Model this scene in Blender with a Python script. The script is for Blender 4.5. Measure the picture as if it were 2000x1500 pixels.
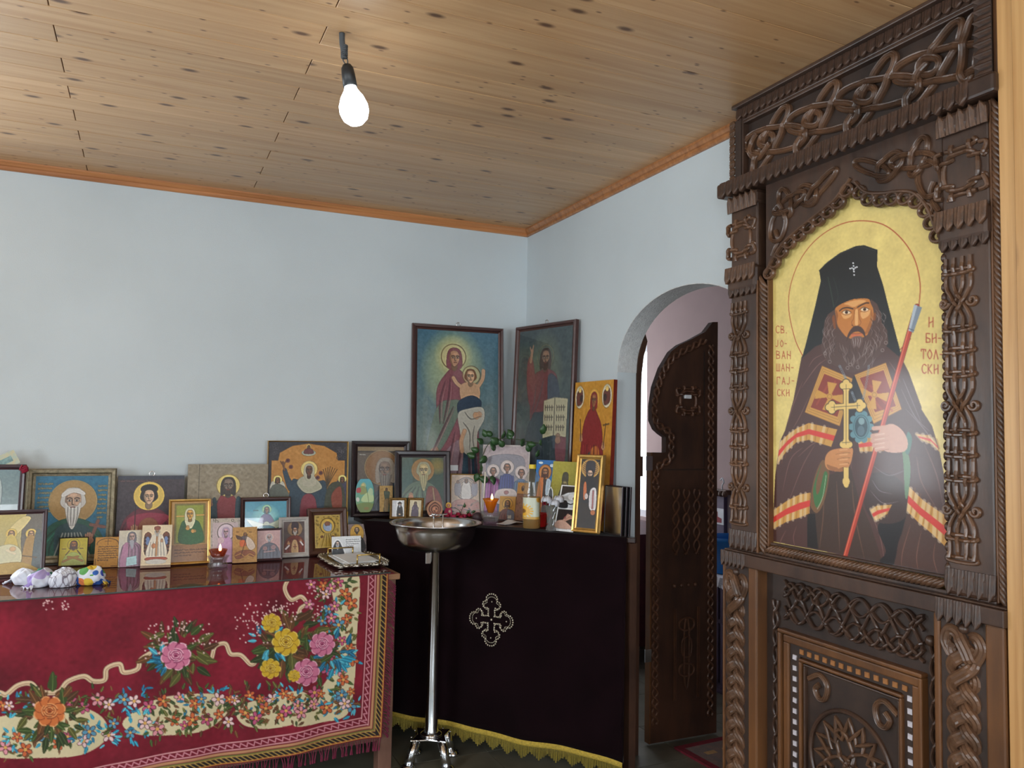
import bpy, bmesh, math, random
import numpy as np
from mathutils import Matrix, Vector

# ------------------------------------------------------------------ clear
for o in list(bpy.data.objects):
    bpy.data.objects.remove(o, do_unlink=True)
scene = bpy.context.scene
COL = scene.collection
R = math.radians
random.seed(7)
rng = np.random.default_rng(11)

# ------------------------------------------------------------------ camera
# corner of the two white walls is the origin: back wall y = 0, right wall x = 0, floor z = 0
CAM = np.array([-2.010, -4.2295, 1.5])
yaw, pitch, roll, FPX = 0.427072, 0.057452, 0.017158, 1562.2
_f = np.array([math.sin(yaw)*math.cos(pitch), math.cos(yaw)*math.cos(pitch), math.sin(pitch)])
_r = np.array([math.cos(yaw), -math.sin(yaw), 0.0])
_u = np.cross(_r, _f)
_c, _s = math.cos(roll), math.sin(roll)
_r, _u = _c*_r + _s*_u, -_s*_r + _c*_u
cd = bpy.data.cameras.new('camera')
cam = bpy.data.objects.new('camera', cd)
COL.objects.link(cam)
cd.sensor_fit = 'HORIZONTAL'
cd.sensor_width = 36.0
cd.lens = FPX/2000*36.0
cd.clip_start = 0.02
cam.matrix_world = Matrix(((_r[0], _u[0], -_f[0], CAM[0]), (_r[1], _u[1], -_f[1], CAM[1]),
                           (_r[2], _u[2], -_f[2], CAM[2]), (0, 0, 0, 1)))
scene.camera = cam

# ------------------------------------------------------------------ world, daylight, exposure
w = bpy.data.worlds.new('overcast_sky')
scene.world = w
w.use_nodes = True
bg = w.node_tree.nodes['Background']
bg.inputs[0].default_value = (0.80, 0.90, 1.0, 1)
bg.inputs[1].default_value = 4.0
scene.view_settings.view_transform = 'Standard'
scene.view_settings.look = 'None'
scene.view_settings.gamma = 1.0
scene.view_settings.use_curve_mapping = False
scene.view_settings.exposure = 0.17
scene.cycles.use_denoising = True
scene.cycles.max_bounces = 7
scene.cycles.diffuse_bounces = 4
scene.cycles.transparent_max_bounces = 12
scene.cycles.caustics_reflective = False
scene.cycles.caustics_refractive = False
scene.cycles.sample_clamp_indirect = 6.0

# room extents (metres)
XL, YF = -4.7, -6.3           # left wall, wall behind the camera
ZC = 2.683                    # ceiling boards
WT = 0.105                    # thickness of the right wall
# daylight entering by the windows: (centre, size, facing, watts)
WINDOWS = [((XL, -3.3, 1.55), (1.3, 1.25), 'x', 50.0),
           ((-3.3, YF, 1.55), (1.3, 1.25), 'y', 44.0),
           ((-1.2, YF, 1.55), (1.2, 1.25), 'y', 40.0),
           ((-3.42, 0.0, 1.55), (0.8, 1.0), 'b', 38.0)]
for i, (c, s, ax, wt) in enumerate(WINDOWS):
    ld = bpy.data.lights.new('window_daylight', 'AREA')
    ld.shape = 'RECTANGLE'
    ld.size, ld.size_y = s[0]-0.1, s[1]-0.1
    ld.energy = wt
    ld.color = (0.88, 0.95, 1.0)
    lo = bpy.data.objects.new('window_daylight', ld)
    COL.objects.link(lo)
    if ax == 'x':
        lo.location = (c[0]-0.10, c[1], c[2]); lo.rotation_euler = (R(90), 0, R(-90))
    elif ax == 'b':
        lo.location = (c[0], c[1]+0.10, c[2]); lo.rotation_euler = (R(-90), 0, 0)
    else:
        lo.location = (c[0], c[1]-0.10, c[2]); lo.rotation_euler = (R(90), 0, R(0))
# added altar fill light, set in an unseen left opening to brighten the mauve wall
ld = bpy.data.lights.new('altar_fill_light', 'AREA')
ld.shape = 'RECTANGLE'; ld.size, ld.size_y = 0.8, 1.0; ld.energy = 14.0; ld.color = (0.86, 0.92, 1.0)
lo = bpy.data.objects.new('altar_fill_light', ld); COL.objects.link(lo)
lo.location = (0.8, 1.92, 1.55); lo.rotation_euler = (R(-90), 0, 0)

# ------------------------------------------------------------------ helpers
def lin(c):
    c = np.asarray(c, float)/255.0
    return np.where(c <= 0.04045, c/12.92, ((c+0.055)/1.055)**2.4)
def rgba(c):
    l = lin(c); return (float(l[0]), float(l[1]), float(l[2]), 1.0)

def tag(o, label=None, cat=None, group=None, kind=None):
    if label: o['label'] = label
    if cat: o['category'] = cat
    if group: o['group'] = group
    if kind: o['kind'] = kind
    return o
def empty(name, loc=(0, 0, 0), rot=(0, 0, 0), label=None, cat=None, group=None):
    o = bpy.data.objects.new(name, None); COL.objects.link(o)
    o.location = loc; o.rotation_euler = rot; o.empty_display_size = 0.05
    return tag(o, label, cat, group)
def link(name, me, parent=None, loc=None, rot=None, scale=None):
    o = bpy.data.objects.new(name, me); COL.objects.link(o)
    if parent is not None: o.parent = parent
    if loc is not None: o.location = loc
    if rot is not None: o.rotation_euler = rot
    if scale is not None: o.scale = scale
    return o

class MB:
    """collects primitives; build() links them as one mesh object"""
    def __init__(self): self.v = []; self.f = []
    def add(self, vs, fs):
        b = len(self.v); self.v += [tuple(map(float, p)) for p in vs]
        self.f += [tuple(b+i for i in f) for f in fs]; return self
    def box(self, x0, x1, y0, y1, z0, z1, M=None):
        vs = [(x, y, z) for z in (z0, z1) for y in (y0, y1) for x in (x0, x1)]
        if M is not None: vs = [tuple(M @ Vector(p)) for p in vs]
        return self.add(vs, [(0, 2, 3, 1), (4, 5, 7, 6), (0, 1, 5, 4), (2, 6, 7, 3), (0, 4, 6, 2), (1, 3, 7, 5)])
    def prism(self, poly, y0, y1, plane='xz'):
        """closed outline (2-D, counter-clockwise seen from -y for xz) given thickness"""
        n = len(poly)
        if plane == 'xz': A = [(x, y0, z) for x, z in poly]; B = [(x, y1, z) for x, z in poly]
        elif plane == 'xy': A = [(x, y, y0) for x, y in poly]; B = [(x, y, y1) for x, y in poly]
        else: A = [(y0, a, b) for a, b in poly]; B = [(y1, a, b) for a, b in poly]
        fs = [tuple(range(n)), tuple(range(2*n-1, n-1, -1))]
        fs += [(i, i+n, (i+1) % n+n, (i+1) % n) for i in range(n)]
        return self.add(A+B, fs)
    def lathe(self, prof, n=24, c=(0, 0, 0), cap0=False, cap1=False, M=None):
        vs = []
        for r, z in prof:
            for k in range(n):
                a = 2*math.pi*k/n; vs.append((c[0]+r*math.cos(a), c[1]+r*math.sin(a), c[2]+z))
        if M is not None: vs = [tuple(M @ Vector(p)) for p in vs]
        m = len(prof); fs = []
        for i in range(m-1):
            for k in range(n):
                fs.append((i*n+k, i*n+(k+1) % n, (i+1)*n+(k+1) % n, (i+1)*n+k))
        if cap0: fs.append(tuple(range(n-1, -1, -1)))
        if cap1: fs.append(tuple((m-1)*n+k for k in range(n)))
        return self.add(vs, fs)
    def tube(self, path, r, n=8, caps=True, closed=False):
        P = [Vector(p) for p in path]; m = len(P); vs = []
        rr = r if hasattr(r, '__len__') else [r]*m
        up = Vector((0, 0, 1)); prev = None
        for i in range(m):
            if closed: t = P[(i+1) % m]-P[i-1]
            else: t = P[min(i+1, m-1)]-P[max(i-1, 0)]
            if t.length < 1e-9: t = Vector((0, 0, 1))
            t.normalize()
            if prev is None:
                a = up if abs(t.z) < 0.9 else Vector((1, 0, 0))
                s = t.cross(a).normalized()
            else:
                s = (prev-t*prev.dot(t))
                if s.length < 1e-6: s = t.cross(up if abs(t.z) < 0.9 else Vector((1, 0, 0)))
                s.normalize()
            prev = s; q = t.cross(s)
            for k in range(n):
                a = 2*math.pi*k/n; vs.append(P[i]+s*(rr[i]*math.cos(a))+q*(rr[i]*math.sin(a)))
        fs = []
        for i in range(m if closed else m-1):
            j = (i+1) % m
            for k in range(n): fs.append((i*n+k, i*n+(k+1) % n, j*n+(k+1) % n, j*n+k))
        if caps and not closed:
            fs.append(tuple(range(n-1, -1, -1))); fs.append(tuple((m-1)*n+k for k in range(n)))
        return self.add(vs, fs)
    def ball(self, c, r, nu=10, nv=6, sc=(1, 1, 1)):
        prof = [(max(1e-5, math.sin(math.pi*i/nv)), -math.cos(math.pi*i/nv)) for i in range(nv+1)]
        vs = []
        for rr, z in prof:
            for k in range(nu):
                a = 2*math.pi*k/nu
                vs.append((c[0]+r*sc[0]*rr*math.cos(a), c[1]+r*sc[1]*rr*math.sin(a), c[2]+r*sc[2]*z))
        fs = [(i*nu+k, i*nu+(k+1) % nu, (i+1)*nu+(k+1) % nu, (i+1)*nu+k) for i in range(nv) for k in range(nu)]
        return self.add(vs, fs)
    def mesh(self, name, mat=None, smooth=False):
        me = bpy.data.meshes.new(name)
        me.from_pydata(self.v, [], self.f); 
        bm = bmesh.new(); bm.from_mesh(me)
        bmesh.ops.recalc_face_normals(bm, faces=bm.faces)
        bm.to_mesh(me); bm.free()
        if mat: me.materials.append(mat)
        if smooth: me.polygons.foreach_set('use_smooth', [True]*len(me.polygons))
        me.update(); return me
    def build(self, name, mat, parent=None, smooth=False, bevel=0, loc=None, rot=None, seg=2):
        o = link(name, self.mesh(name, mat, smooth), parent, loc, rot)
        if bevel:
            b = o.modifiers.new('bevel', 'BEVEL'); b.width = bevel; b.segments = seg
            b.limit_method = 'ANGLE'; b.angle_limit = R(40)
        return o

def spline(pts, n=12, closed=False):
    """Catmull-Rom through the points"""
    P = np.asarray(pts, float); m = len(P); out = []
    rngi = range(m if closed else m-1)
    t = np.linspace(0, 1, n, endpoint=False)[:, None]
    for i in rngi:
        if closed: a, b, c, d = P[(i-1) % m], P[i], P[(i+1) % m], P[(i+2) % m]
        else: a, b, c, d = P[max(i-1, 0)], P[i], P[i+1], P[min(i+2, m-1)]
        out.append(0.5*((2*b)+(-a+c)*t+(2*a-5*b+4*c-d)*t**2+(-a+3*b-3*c+d)*t**3))
    out = np.concatenate(out)
    if not closed: out = np.vstack([out, P[-1]])
    return out

# ------------------------------------------------------------------ materials
def _new(name):
    m = bpy.data.materials.new(name); m.use_nodes = True
    nt = m.node_tree; return m, nt, nt.nodes, nt.links, nt.nodes['Principled BSDF']
def _set(b, **k):
    for a, v in k.items():
        if a in b.inputs: b.inputs[a].default_value = v
def plain(name, c, rough=0.5, metal=0.0, var=0.12, scale=20.0, bump=0.0, bscale=80.0, coat=0.0, sheen=0.0, c2=None, detail=4.0, stretch=None, spec=0.5):
    """principled colour varied by noise, optional fine relief"""
    m, nt, N, L, b = _new(name)
    tc = N.new('ShaderNodeTexCoord'); src = tc.outputs['Object']
    if stretch:
        mp = N.new('ShaderNodeMapping'); mp.inputs['Scale'].default_value = stretch
        L.new(src, mp.inputs[0]); src = mp.outputs[0]
    no = N.new('ShaderNodeTexNoise'); no.inputs['Scale'].default_value = scale; no.inputs['Detail'].default_value = detail
    L.new(src, no.inputs['Vector'])
    mx = N.new('ShaderNodeMix'); mx.data_type = 'RGBA'
    a = lin(c)
    if c2 is not None: lo_, hi = a, lin(c2)
    else: lo_, hi = a*(1-var), np.minimum(a*(1+var), 1)
    mx.inputs['A'].default_value = (*map(float, lo_), 1); mx.inputs['B'].default_value = (*map(float, hi), 1)
    rp = N.new('ShaderNodeMapRange'); rp.inputs[1].default_value = 0.3; rp.inputs[2].default_value = 0.7
    L.new(no.outputs['Fac'], rp.inputs[0]); L.new(rp.outputs[0], mx.inputs['Factor'])
    L.new(mx.outputs['Result'], b.inputs['Base Color'])
    _set(b, Roughness=rough, Metallic=metal)
    b.inputs['Specular IOR Level'].default_value = spec
    if coat: b.inputs['Coat Weight'].default_value = coat; b.inputs['Coat Roughness'].default_value = 0.15
    if sheen: b.inputs['Sheen Weight'].default_value = sheen
    if bump:
        n2 = N.new('ShaderNodeTexNoise'); n2.inputs['Scale'].default_value = bscale; n2.inputs['Detail'].default_value = 6
        L.new(src, n2.inputs['Vector'])
        bp = N.new('ShaderNodeBump'); bp.inputs['Strength'].default_value = bump; bp.inputs['Distance'].default_value = 0.01
        L.new(n2.outputs['Fac'], bp.inputs['Height']); L.new(bp.outputs[0], b.inputs['Normal'])
    return m
def carved(name, c1, c2, rough=0.45, grain=(1, 1, 1)):
    """stained carved wood: streaky grain between two browns"""
    m, nt, N, L, b = _new(name)
    tc = N.new('ShaderNodeTexCoord')
    mp = N.new('ShaderNodeMapping'); mp.inputs['Scale'].default_value = grain
    L.new(tc.outputs['Object'], mp.inputs[0])
    a = N.new('ShaderNodeTexNoise'); a.inputs['Scale'].default_value = 14; a.inputs['Detail'].default_value = 8; a.inputs['Roughness'].default_value = 0.65
    L.new(mp.outputs[0], a.inputs['Vector'])
    f = N.new('ShaderNodeTexNoise'); f.inputs['Scale'].default_value = 3; f.inputs['Detail'].default_value = 3
    L.new(tc.outputs['Object'], f.inputs['Vector'])
    ad = N.new('ShaderNodeMath'); ad.operation = 'ADD'
    L.new(a.outputs['Fac'], ad.inputs[0]); L.new(f.outputs['Fac'], ad.inputs[1])
    rp = N.new('ShaderNodeMapRange'); rp.inputs[1].default_value = 0.75; rp.inputs[2].default_value = 1.25
    L.new(ad.outputs[0], rp.inputs[0])
    mx = N.new('ShaderNodeMix'); mx.data_type = 'RGBA'
    mx.inputs['A'].default_value = rgba(c1); mx.inputs['B'].default_value = rgba(c2)
    L.new(rp.outputs[0], mx.inputs['Factor']); L.new(mx.outputs['Result'], b.inputs['Base Color'])
    _set(b, Roughness=rough)
    bp = N.new('ShaderNodeBump'); bp.inputs['Strength'].default_value = 0.25; bp.inputs['Distance'].default_value = 0.004
    L.new(a.outputs['Fac'], bp.inputs['Height']); L.new(bp.outputs[0], b.inputs['Normal'])
    return m
def pine(name, base, dark, knot, along='X', rough=0.42, knots=True, kscale=2.2, seam_var=0.2):
    """varnished knotty pine; boards differ by their own random value"""
    m, nt, N, L, b = _new(name)
    tc = N.new('ShaderNodeTexCoord'); oi = N.new('ShaderNodeObjectInfo')
    sc = {'X': (0.35, 9, 9), 'Z': (9, 9, 0.35)}[along]
    ofs = N.new('ShaderNodeCombineXYZ')
    mu = N.new('ShaderNodeMath'); mu.operation = 'MULTIPLY'; mu.inputs[1].default_value = 37.0
    L.new(oi.outputs['Random'], mu.inputs[0])
    for k in range(3): L.new(mu.outputs[0], ofs.inputs[k])
    va = N.new('ShaderNodeVectorMath'); va.operation = 'ADD'
    L.new(tc.outputs['Object'], va.inputs[0]); L.new(ofs.outputs[0], va.inputs[1])
    mp = N.new('ShaderNodeMapping'); mp.inputs['Scale'].default_value = sc; L.new(va.outputs[0], mp.inputs[0])
    g = N.new('ShaderNodeTexNoise'); g.inputs['Scale'].default_value = 4; g.inputs['Detail'].default_value = 6; g.inputs['Distortion'].default_value = 0.6
    L.new(mp.outputs[0], g.inputs['Vector'])
    rp = N.new('ShaderNodeMapRange'); rp.inputs[1].default_value = 0.35; rp.inputs[2].default_value = 0.7
    L.new(g.outputs['Fac'], rp.inputs[0])
    mx = N.new('ShaderNodeMix'); mx.data_type = 'RGBA'
    mx.inputs['A'].default_value = rgba(base); mx.inputs['B'].default_value = rgba(dark)
    L.new(rp.outputs[0], mx.inputs['Factor']); col = mx.outputs['Result']
    if knots:
        mk = N.new('ShaderNodeMapping'); mk.inputs['Scale'].default_value = {'X': (1.1, 2.6, 2.6), 'Z': (2.6, 2.6, 1.1)}[along]
        L.new(va.outputs[0], mk.inputs[0])
        for scl, rad, amt, keep in ((kscale, 0.075, 0.92, 0.45), (kscale*2.7, 0.07, 0.75, 0.30)):
            vo = N.new('ShaderNodeTexVoronoi'); vo.voronoi_dimensions = '2D' if along == 'X' else '3D'
            vo.inputs['Scale'].default_value = scl
            L.new(mk.outputs[0], vo.inputs['Vector'])
            k1 = N.new('ShaderNodeMapRange'); k1.inputs[1].default_value = rad*0.55; k1.inputs[2].default_value = rad*1.5
            k1.inputs[3].default_value = amt; k1.inputs[4].default_value = 0.0
            L.new(vo.outputs['Distance'], k1.inputs[0])
            sp = N.new('ShaderNodeSeparateColor'); L.new(vo.outputs['Color'], sp.inputs[0])
            gt = N.new('ShaderNodeMath'); gt.operation = 'LESS_THAN'; gt.inputs[1].default_value = keep
            L.new(sp.outputs[0], gt.inputs[0])
            kk = N.new('ShaderNodeMath'); kk.operation = 'MULTIPLY'; L.new(k1.outputs[0], kk.inputs[0]); L.new(gt.outputs[0], kk.inputs[1])
            m2 = N.new('ShaderNodeMix'); m2.data_type = 'RGBA'
            L.new(kk.outputs[0], m2.inputs['Factor']); L.new(col, m2.inputs['A']); m2.inputs['B'].default_value = rgba(knot)
            col = m2.outputs['Result']
    hv = N.new('ShaderNodeHueSaturation')
    vr = N.new('ShaderNodeMapRange'); vr.inputs[3].default_value = 1-seam_var; vr.inputs[4].default_value = 1+seam_var*0.6
    L.new(oi.outputs['Random'], vr.inputs[0]); L.new(vr.outputs[0], hv.inputs['Value'])
    L.new(col, hv.inputs['Color']); L.new(hv.outputs[0], b.inputs['Base Color'])
    _set(b, Roughness=rough); b.inputs['Coat Weight'].default_value = 0.25; b.inputs['Coat Roughness'].default_value = 0.25
    return m
def sheet_glass(name, ior=1.5, tint=(1, 1, 1, 1), rough=0.02, body=0.0, bcol=(200, 200, 200)):
    """thin clear pane: see-through with Fresnel reflection"""
    m, nt, N, L, b = _new(name); N.remove(b)
    t = N.new('ShaderNodeBsdfTransparent'); t.inputs[0].default_value = tint
    g = N.new('ShaderNodeBsdfGlossy'); g.inputs['Roughness'].default_value = rough
    fr = N.new('ShaderNodeFresnel'); fr.inputs[0].default_value = ior
    mx = N.new('ShaderNodeMixShader')
    ge = N.new('ShaderNodeNewGeometry'); ou = N.new('ShaderNodeMath'); ou.operation = 'SUBTRACT'; ou.inputs[0].default_value = 1.0
    L.new(ge.outputs['Backfacing'], ou.inputs[1]); fm = N.new('ShaderNodeMath'); fm.operation = 'MULTIPLY'   # reflect on the entry face only
    L.new(fr.outputs[0], fm.inputs[0]); L.new(ou.outputs[0], fm.inputs[1])
    tr = t.outputs[0]
    if body:                                                            # slightly milky or coloured glass
        df = N.new('ShaderNodeBsdfTranslucent'); df.inputs[0].default_value = rgba(bcol); dd = N.new('ShaderNodeBsdfDiffuse'); dd.inputs[0].default_value = rgba(bcol)
        m1 = N.new('ShaderNodeMixShader'); L.new(df.outputs[0], m1.inputs[1]); L.new(dd.outputs[0], m1.inputs[2])
        m2 = N.new('ShaderNodeMixShader'); m2.inputs[0].default_value = body; L.new(tr, m2.inputs[1]); L.new(m1.outputs[0], m2.inputs[2]); tr = m2.outputs[0]
    L.new(fm.outputs[0], mx.inputs[0]); L.new(tr, mx.inputs[1]); L.new(g.outputs[0], mx.inputs[2])
    L.new(mx.outputs[0], N['Material Output'].inputs[0]); return m
def emit(name, c, s):
    m, nt, N, L, b = _new(name); N.remove(b)
    e = N.new('ShaderNodeEmission'); e.inputs[0].default_value = c; e.inputs[1].default_value = s
    L.new(e.outputs[0], N['Material Output'].inputs[0]); return m
def painted(name, rough=0.45, coat=0.0, gain=1.0, metal=0.0, bump=0.0):
    """flat print or paint: colours stored on the picture's own surface"""
    m, nt, N, L, b = _new(name)
    at = N.new('ShaderNodeAttribute'); at.attribute_name = 'Paint'
    no = N.new('ShaderNodeTexNoise'); no.inputs['Scale'].default_value = 90
    tc = N.new('ShaderNodeTexCoord'); L.new(tc.outputs['Object'], no.inputs['Vector'])
    mr = N.new('ShaderNodeMapRange'); mr.inputs[3].default_value = 0.93*gain; mr.inputs[4].default_value = 1.07*gain
    L.new(no.outputs['Fac'], mr.inputs[0])
    mu = N.new('ShaderNodeMix'); mu.data_type = 'RGBA'; mu.blend_type = 'MULTIPLY'; mu.inputs['Factor'].default_value = 1
    cc = N.new('ShaderNodeCombineColor')
    for k in range(3): L.new(mr.outputs[0], cc.inputs[k])
    L.new(at.outputs['Color'], mu.inputs['A']); L.new(cc.outputs[0], mu.inputs['B'])
    L.new(mu.outputs['Result'], b.inputs['Base Color'])
    _set(b, Roughness=rough, Metallic=metal)
    if coat: b.inputs['Coat Weight'].default_value = coat; b.inputs['Coat Roughness'].default_value = 0.12
    if bump:
        bp = N.new('ShaderNodeBump'); bp.inputs['Strength'].default_value = bump; bp.inputs['Distance'].default_value = 0.003
        L.new(no.outputs['Fac'], bp.inputs['Height']); L.new(bp.outputs[0], b.inputs['Normal'])
    return m

M = {}
M['plaster'] = plain('plaster_wall', (204, 213, 217), 0.85, var=0.05, scale=1.6, bump=0.12, bscale=260)
M['stucco'] = plain('stucco', (208, 210, 210), 0.9, var=0.10, scale=40, bump=0.5, bscale=120)
M['plank'] = pine('pine_plank', (204, 164, 120), (186, 142, 98), (84, 50, 30), 'X', kscale=2.9, seam_var=0.10)
M['trim'] = pine('pine_trim', (190, 128, 78), (152, 96, 56), (90, 50, 25), 'X', knots=False)
M['pinepost'] = pine('pine_post', (212, 168, 112), (184, 136, 82), (110, 70, 40), 'Z', knots=True, kscale=1.6)
M['gap'] = plain('board_gap', (60, 40, 26), 0.9)
M['carve'] = carved('carved_walnut', (46, 32, 26), (84, 60, 46), 0.36, (1, 1, 0.3))
M['carve_strap'] = carved('carved_strap', (62, 44, 33), (112, 80, 58), 0.32, (1, 1, 1))
M['carve_dark'] = carved('carved_ground', (37, 27, 22), (62, 45, 36), 0.55, (1, 1, 1))
M['carve_edge'] = carved('carved_edge', (74, 47, 28), (118, 77, 43), 0.42, (1, 1, 0.15))
M['doorwood'] = carved('door_wood', (52, 33, 24), (84, 54, 38), 0.5, (1, 1, 0.25))
M['doorstrap'] = carved('door_strap', (70, 44, 31), (108, 70, 48), 0.45)
M['mauve'] = plain('mauve_wall', (180, 158, 154), 0.9, var=0.06, scale=3)
M['tile'] = plain('stone_tile', (118, 114, 100), 0.35, c2=(84, 82, 72), scale=6, detail=8)
M['grout'] = plain('grout', (190, 186, 172), 0.9)
M['chrome'] = plain('chrome', (224, 226, 230), 0.13, metal=1.0, var=0.03)
M['steel'] = plain('stainless', (206, 203, 202), 0.22, metal=1.0, var=0.06, scale=60, stretch=(1, 1, 0.1))
M['brass'] = plain('brass', (196, 166, 96), 0.3, metal=1.0, var=0.1)
M['silver'] = plain('silver', (190, 184, 170), 0.3, metal=1.0, var=0.2, scale=90, bump=0.3, bscale=150)
M['white'] = plain('white_paper', (232, 234, 236), 0.7, var=0.03)
M['black'] = plain('black_plastic', (22, 22, 24), 0.4)
M['clear'] = sheet_glass('window_glass')
M['tableglass'] = sheet_glass('table_glass', 1.52, (0.93, 0.97, 0.95, 1), 0.01)
M['paint'] = painted('painted_panel', 0.5)
M['print'] = painted('glossy_print', 0.3, coat=0.3)
M['iconpaint'] = painted('varnished_icon', 0.42, coat=0.22, bump=0.08)

# ================================================================== the setting
def struct(o): o['kind'] = 'structure'; return o
def slab(name, boxes, mat, parent=None, bevel=0):
    mb = MB()
    for b in boxes: mb.box(*b)
    return struct(mb.build(name, mat, parent, bevel=bevel))

# floor: tiles with recessed joints
floor = slab('floor', [(XL, 1.55, YF, 2.05, -0.12, -0.006)], M['grout'])
TS = 0.42
tile_me = MB().box(0, TS-0.004, 0, TS-0.004, -0.02, 0.0).mesh('tile', M['tile'])
nx, ny = int((1.5-XL)/TS)+1, int((2.0-YF)/TS)+1
visible = []
for i in range(nx):
    for j in range(ny):
        x, y = XL+i*TS, YF+j*TS+0.13
        if y+TS > 2.05 or x+TS > 1.58: continue
        visible.append((abs(x+0.5)+abs(y+1.2), x, y))
visible.sort()
for _, x, y in visible[:260]:
    link('tile', tile_me, floor, (x, y, 0))
if len(visible) > 260:
    mb = MB()
    for _, x, y in visible[260:]: mb.box(x, x+TS-0.004, y, y+TS-0.004, -0.02, 0.0)
    tag(mb.build('far_tiles', M['tile'], floor), kind='stuff')

# ceiling: knotty pine boards along x, butt joints staggered row by row
ceiling = slab('ceiling', [(XL, 0.0, YF, 0.0, ZC+0.016, ZC+0.10)], M['gap'])
PW = 0.1185
_pl = {}
def plank(x0, x1, y1):
    k = round(x1-x0, 3)
    if k not in _pl:
        mb = MB().box(0, k-0.003, -(PW-0.0016), 0, 0, 0.018)
        _pl[k] = mb.mesh('plank', M['plank'])
    o = link('plank', _pl[k], ceiling, (x0+0.0015, y1, ZC+random.uniform(-0.0006, 0.0006)))
    b = o.modifiers.new('bevel', 'BEVEL'); b.width = 0.0012; b.segments = 1
row, y = 0, -0.002
while y > YF:
    cuts = [XL, -2.31, 0.0] if row % 2 == 0 else [XL, -3.85, -1.57, 0.0]
    for a, b in zip(cuts[:-1], cuts[1:]): plank(a, b, y)
    row += 1; y -= PW
# cornice trim: small two-step pine moulding along the walls
def cornice(name, p0, p1, nrm):
    """profile swept along the wall; nrm points into the room"""
    prof = [(0, 0), (0.010, 0), (0.014, 0.006), (0.014, 0.018), (0.020, 0.021), (0.026, 0.030), (0.030, 0.034), (0.030, 0.042), (0, 0.042)]
    P0, P1, n = Vector(p0), Vector(p1), Vector(nrm)
    A = [P0+n*d+Vector((0, 0, z)) for d, z in prof]; B = [P1+n*d+Vector((0, 0, z)) for d, z in prof]
    k = len(prof); mb = MB()
    mb.add(A+B, [tuple(range(k)), tuple(range(2*k-1, k-1, -1))]+[(i, i+k, (i+1) % k+k, (i+1) % k) for i in range(k)])
    return struct(mb.build(name, M['trim']))
ZT = ZC-0.042
cornice('trim_1', (XL, 0, ZT), (0, 0, ZT), (0, -1, 0))
t2 = cornice('trim_2', (0, 0, ZT), (0, -2.05, ZT), (-1, 0, 0))

# walls
HOLE_B = [(-3.82, -3.02, 1.05, 2.05)]
# right wall with the arched doorway
AY0, AY1, ASP, ARI = -1.009, -2.009, 1.781, 0.335
arch = []
for k in range(33):
    t = math.pi*k/32
    arch.append(((AY0+AY1)/2+0.5*math.cos(t), ASP+ARI*math.sin(t)**0.93))
def wall_r_mesh():
    mb = MB(); top = ZC+0.1
    for (ya, yb) in ((0.0, AY0), (AY1, YF)):
        mb.box(0.0, WT, yb, ya, 0, top)
    vs, fs = [], []
    for (a, b) in arch: vs += [(0.0, a, b), (WT, a, b), (0.0, a, top), (WT, a, top)]
    for k in range(32):
        i, j = 4*k, 4*k+4
        fs += [(i, j, j+2, i+2), (i+1, i+3, j+3, j+1), (i, i+1, j+1, j)]
    mb.add(vs, fs); return mb
wall_r = struct(wall_r_mesh().build('wall_right', M['plaster']))
mb = MB()   # rough stucco lining of the arch
inn = [(AY0*0+(AY0+AY1)/2+(0.5-0.004)*math.cos(math.pi*k/32), ASP+(ARI-0.004)*math.sin(math.pi*k/32)**0.93) for k in range(33)]
vs = []
for (a, b) in arch: vs += [(0.0005, a, b), (WT, a, b)]
for (a, b) in inn: vs += [(0.0005, a, b), (WT, a, b)]
fs = []
for k in range(32):
    o2 = 66
    fs += [(o2+2*k, o2+2*k+1, o2+2*k+3, o2+2*k+2), (2*k, o2+2*k, o2+2*k+2, 2*k+2), (2*k+1, 2*k+3, o2+2*k+3, o2+2*k+1)]
fs += [(0, 1, 67, 66), (64, 130, 131, 65)]
MB().add(vs, fs).build('arch_soffit', M['stucco'], wall_r)
# left wall and the wall behind the camera, each with real window openings
def wall_with_holes(name, ax, pos, lo_, hi, holes, mat, t=0.2):
    cuts = sorted(set([lo_, hi]+[v for h in holes for v in h[:2]])); mb = MB()
    for a, b in zip(cuts[:-1], cuts[1:]):
        hz = [h for h in holes if h[0] <= a+1e-6 and h[1] >= b-1e-6]
        spans = [(0, ZC+0.1)] if not hz else [(0, hz[0][2]), (hz[0][3], ZC+0.1)]
        for z0, z1 in spans:
            if ax == 'x': mb.box(pos-t, pos, a, b, z0, z1)
            else: mb.box(a, b, pos-t, pos, z0, z1)
    return struct(mb.build(name, mat))
wall_with_holes('wall_back', 'y', 0.2, XL-0.2, WT, HOLE_B, M['plaster'])
hl = [(-3.95, -2.65, 0.92, 2.18)]
wall_with_holes('wall_left', 'x', XL, YF-0.2, 0.2, hl, M['plaster'])
hb = [(-3.95, -2.65, 0.92, 2.18), (-1.8, -0.6, 0.92, 2.18)]
wall_with_holes('wall_front', 'y', YF, XL, WT, hb, M['plaster'])
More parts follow.
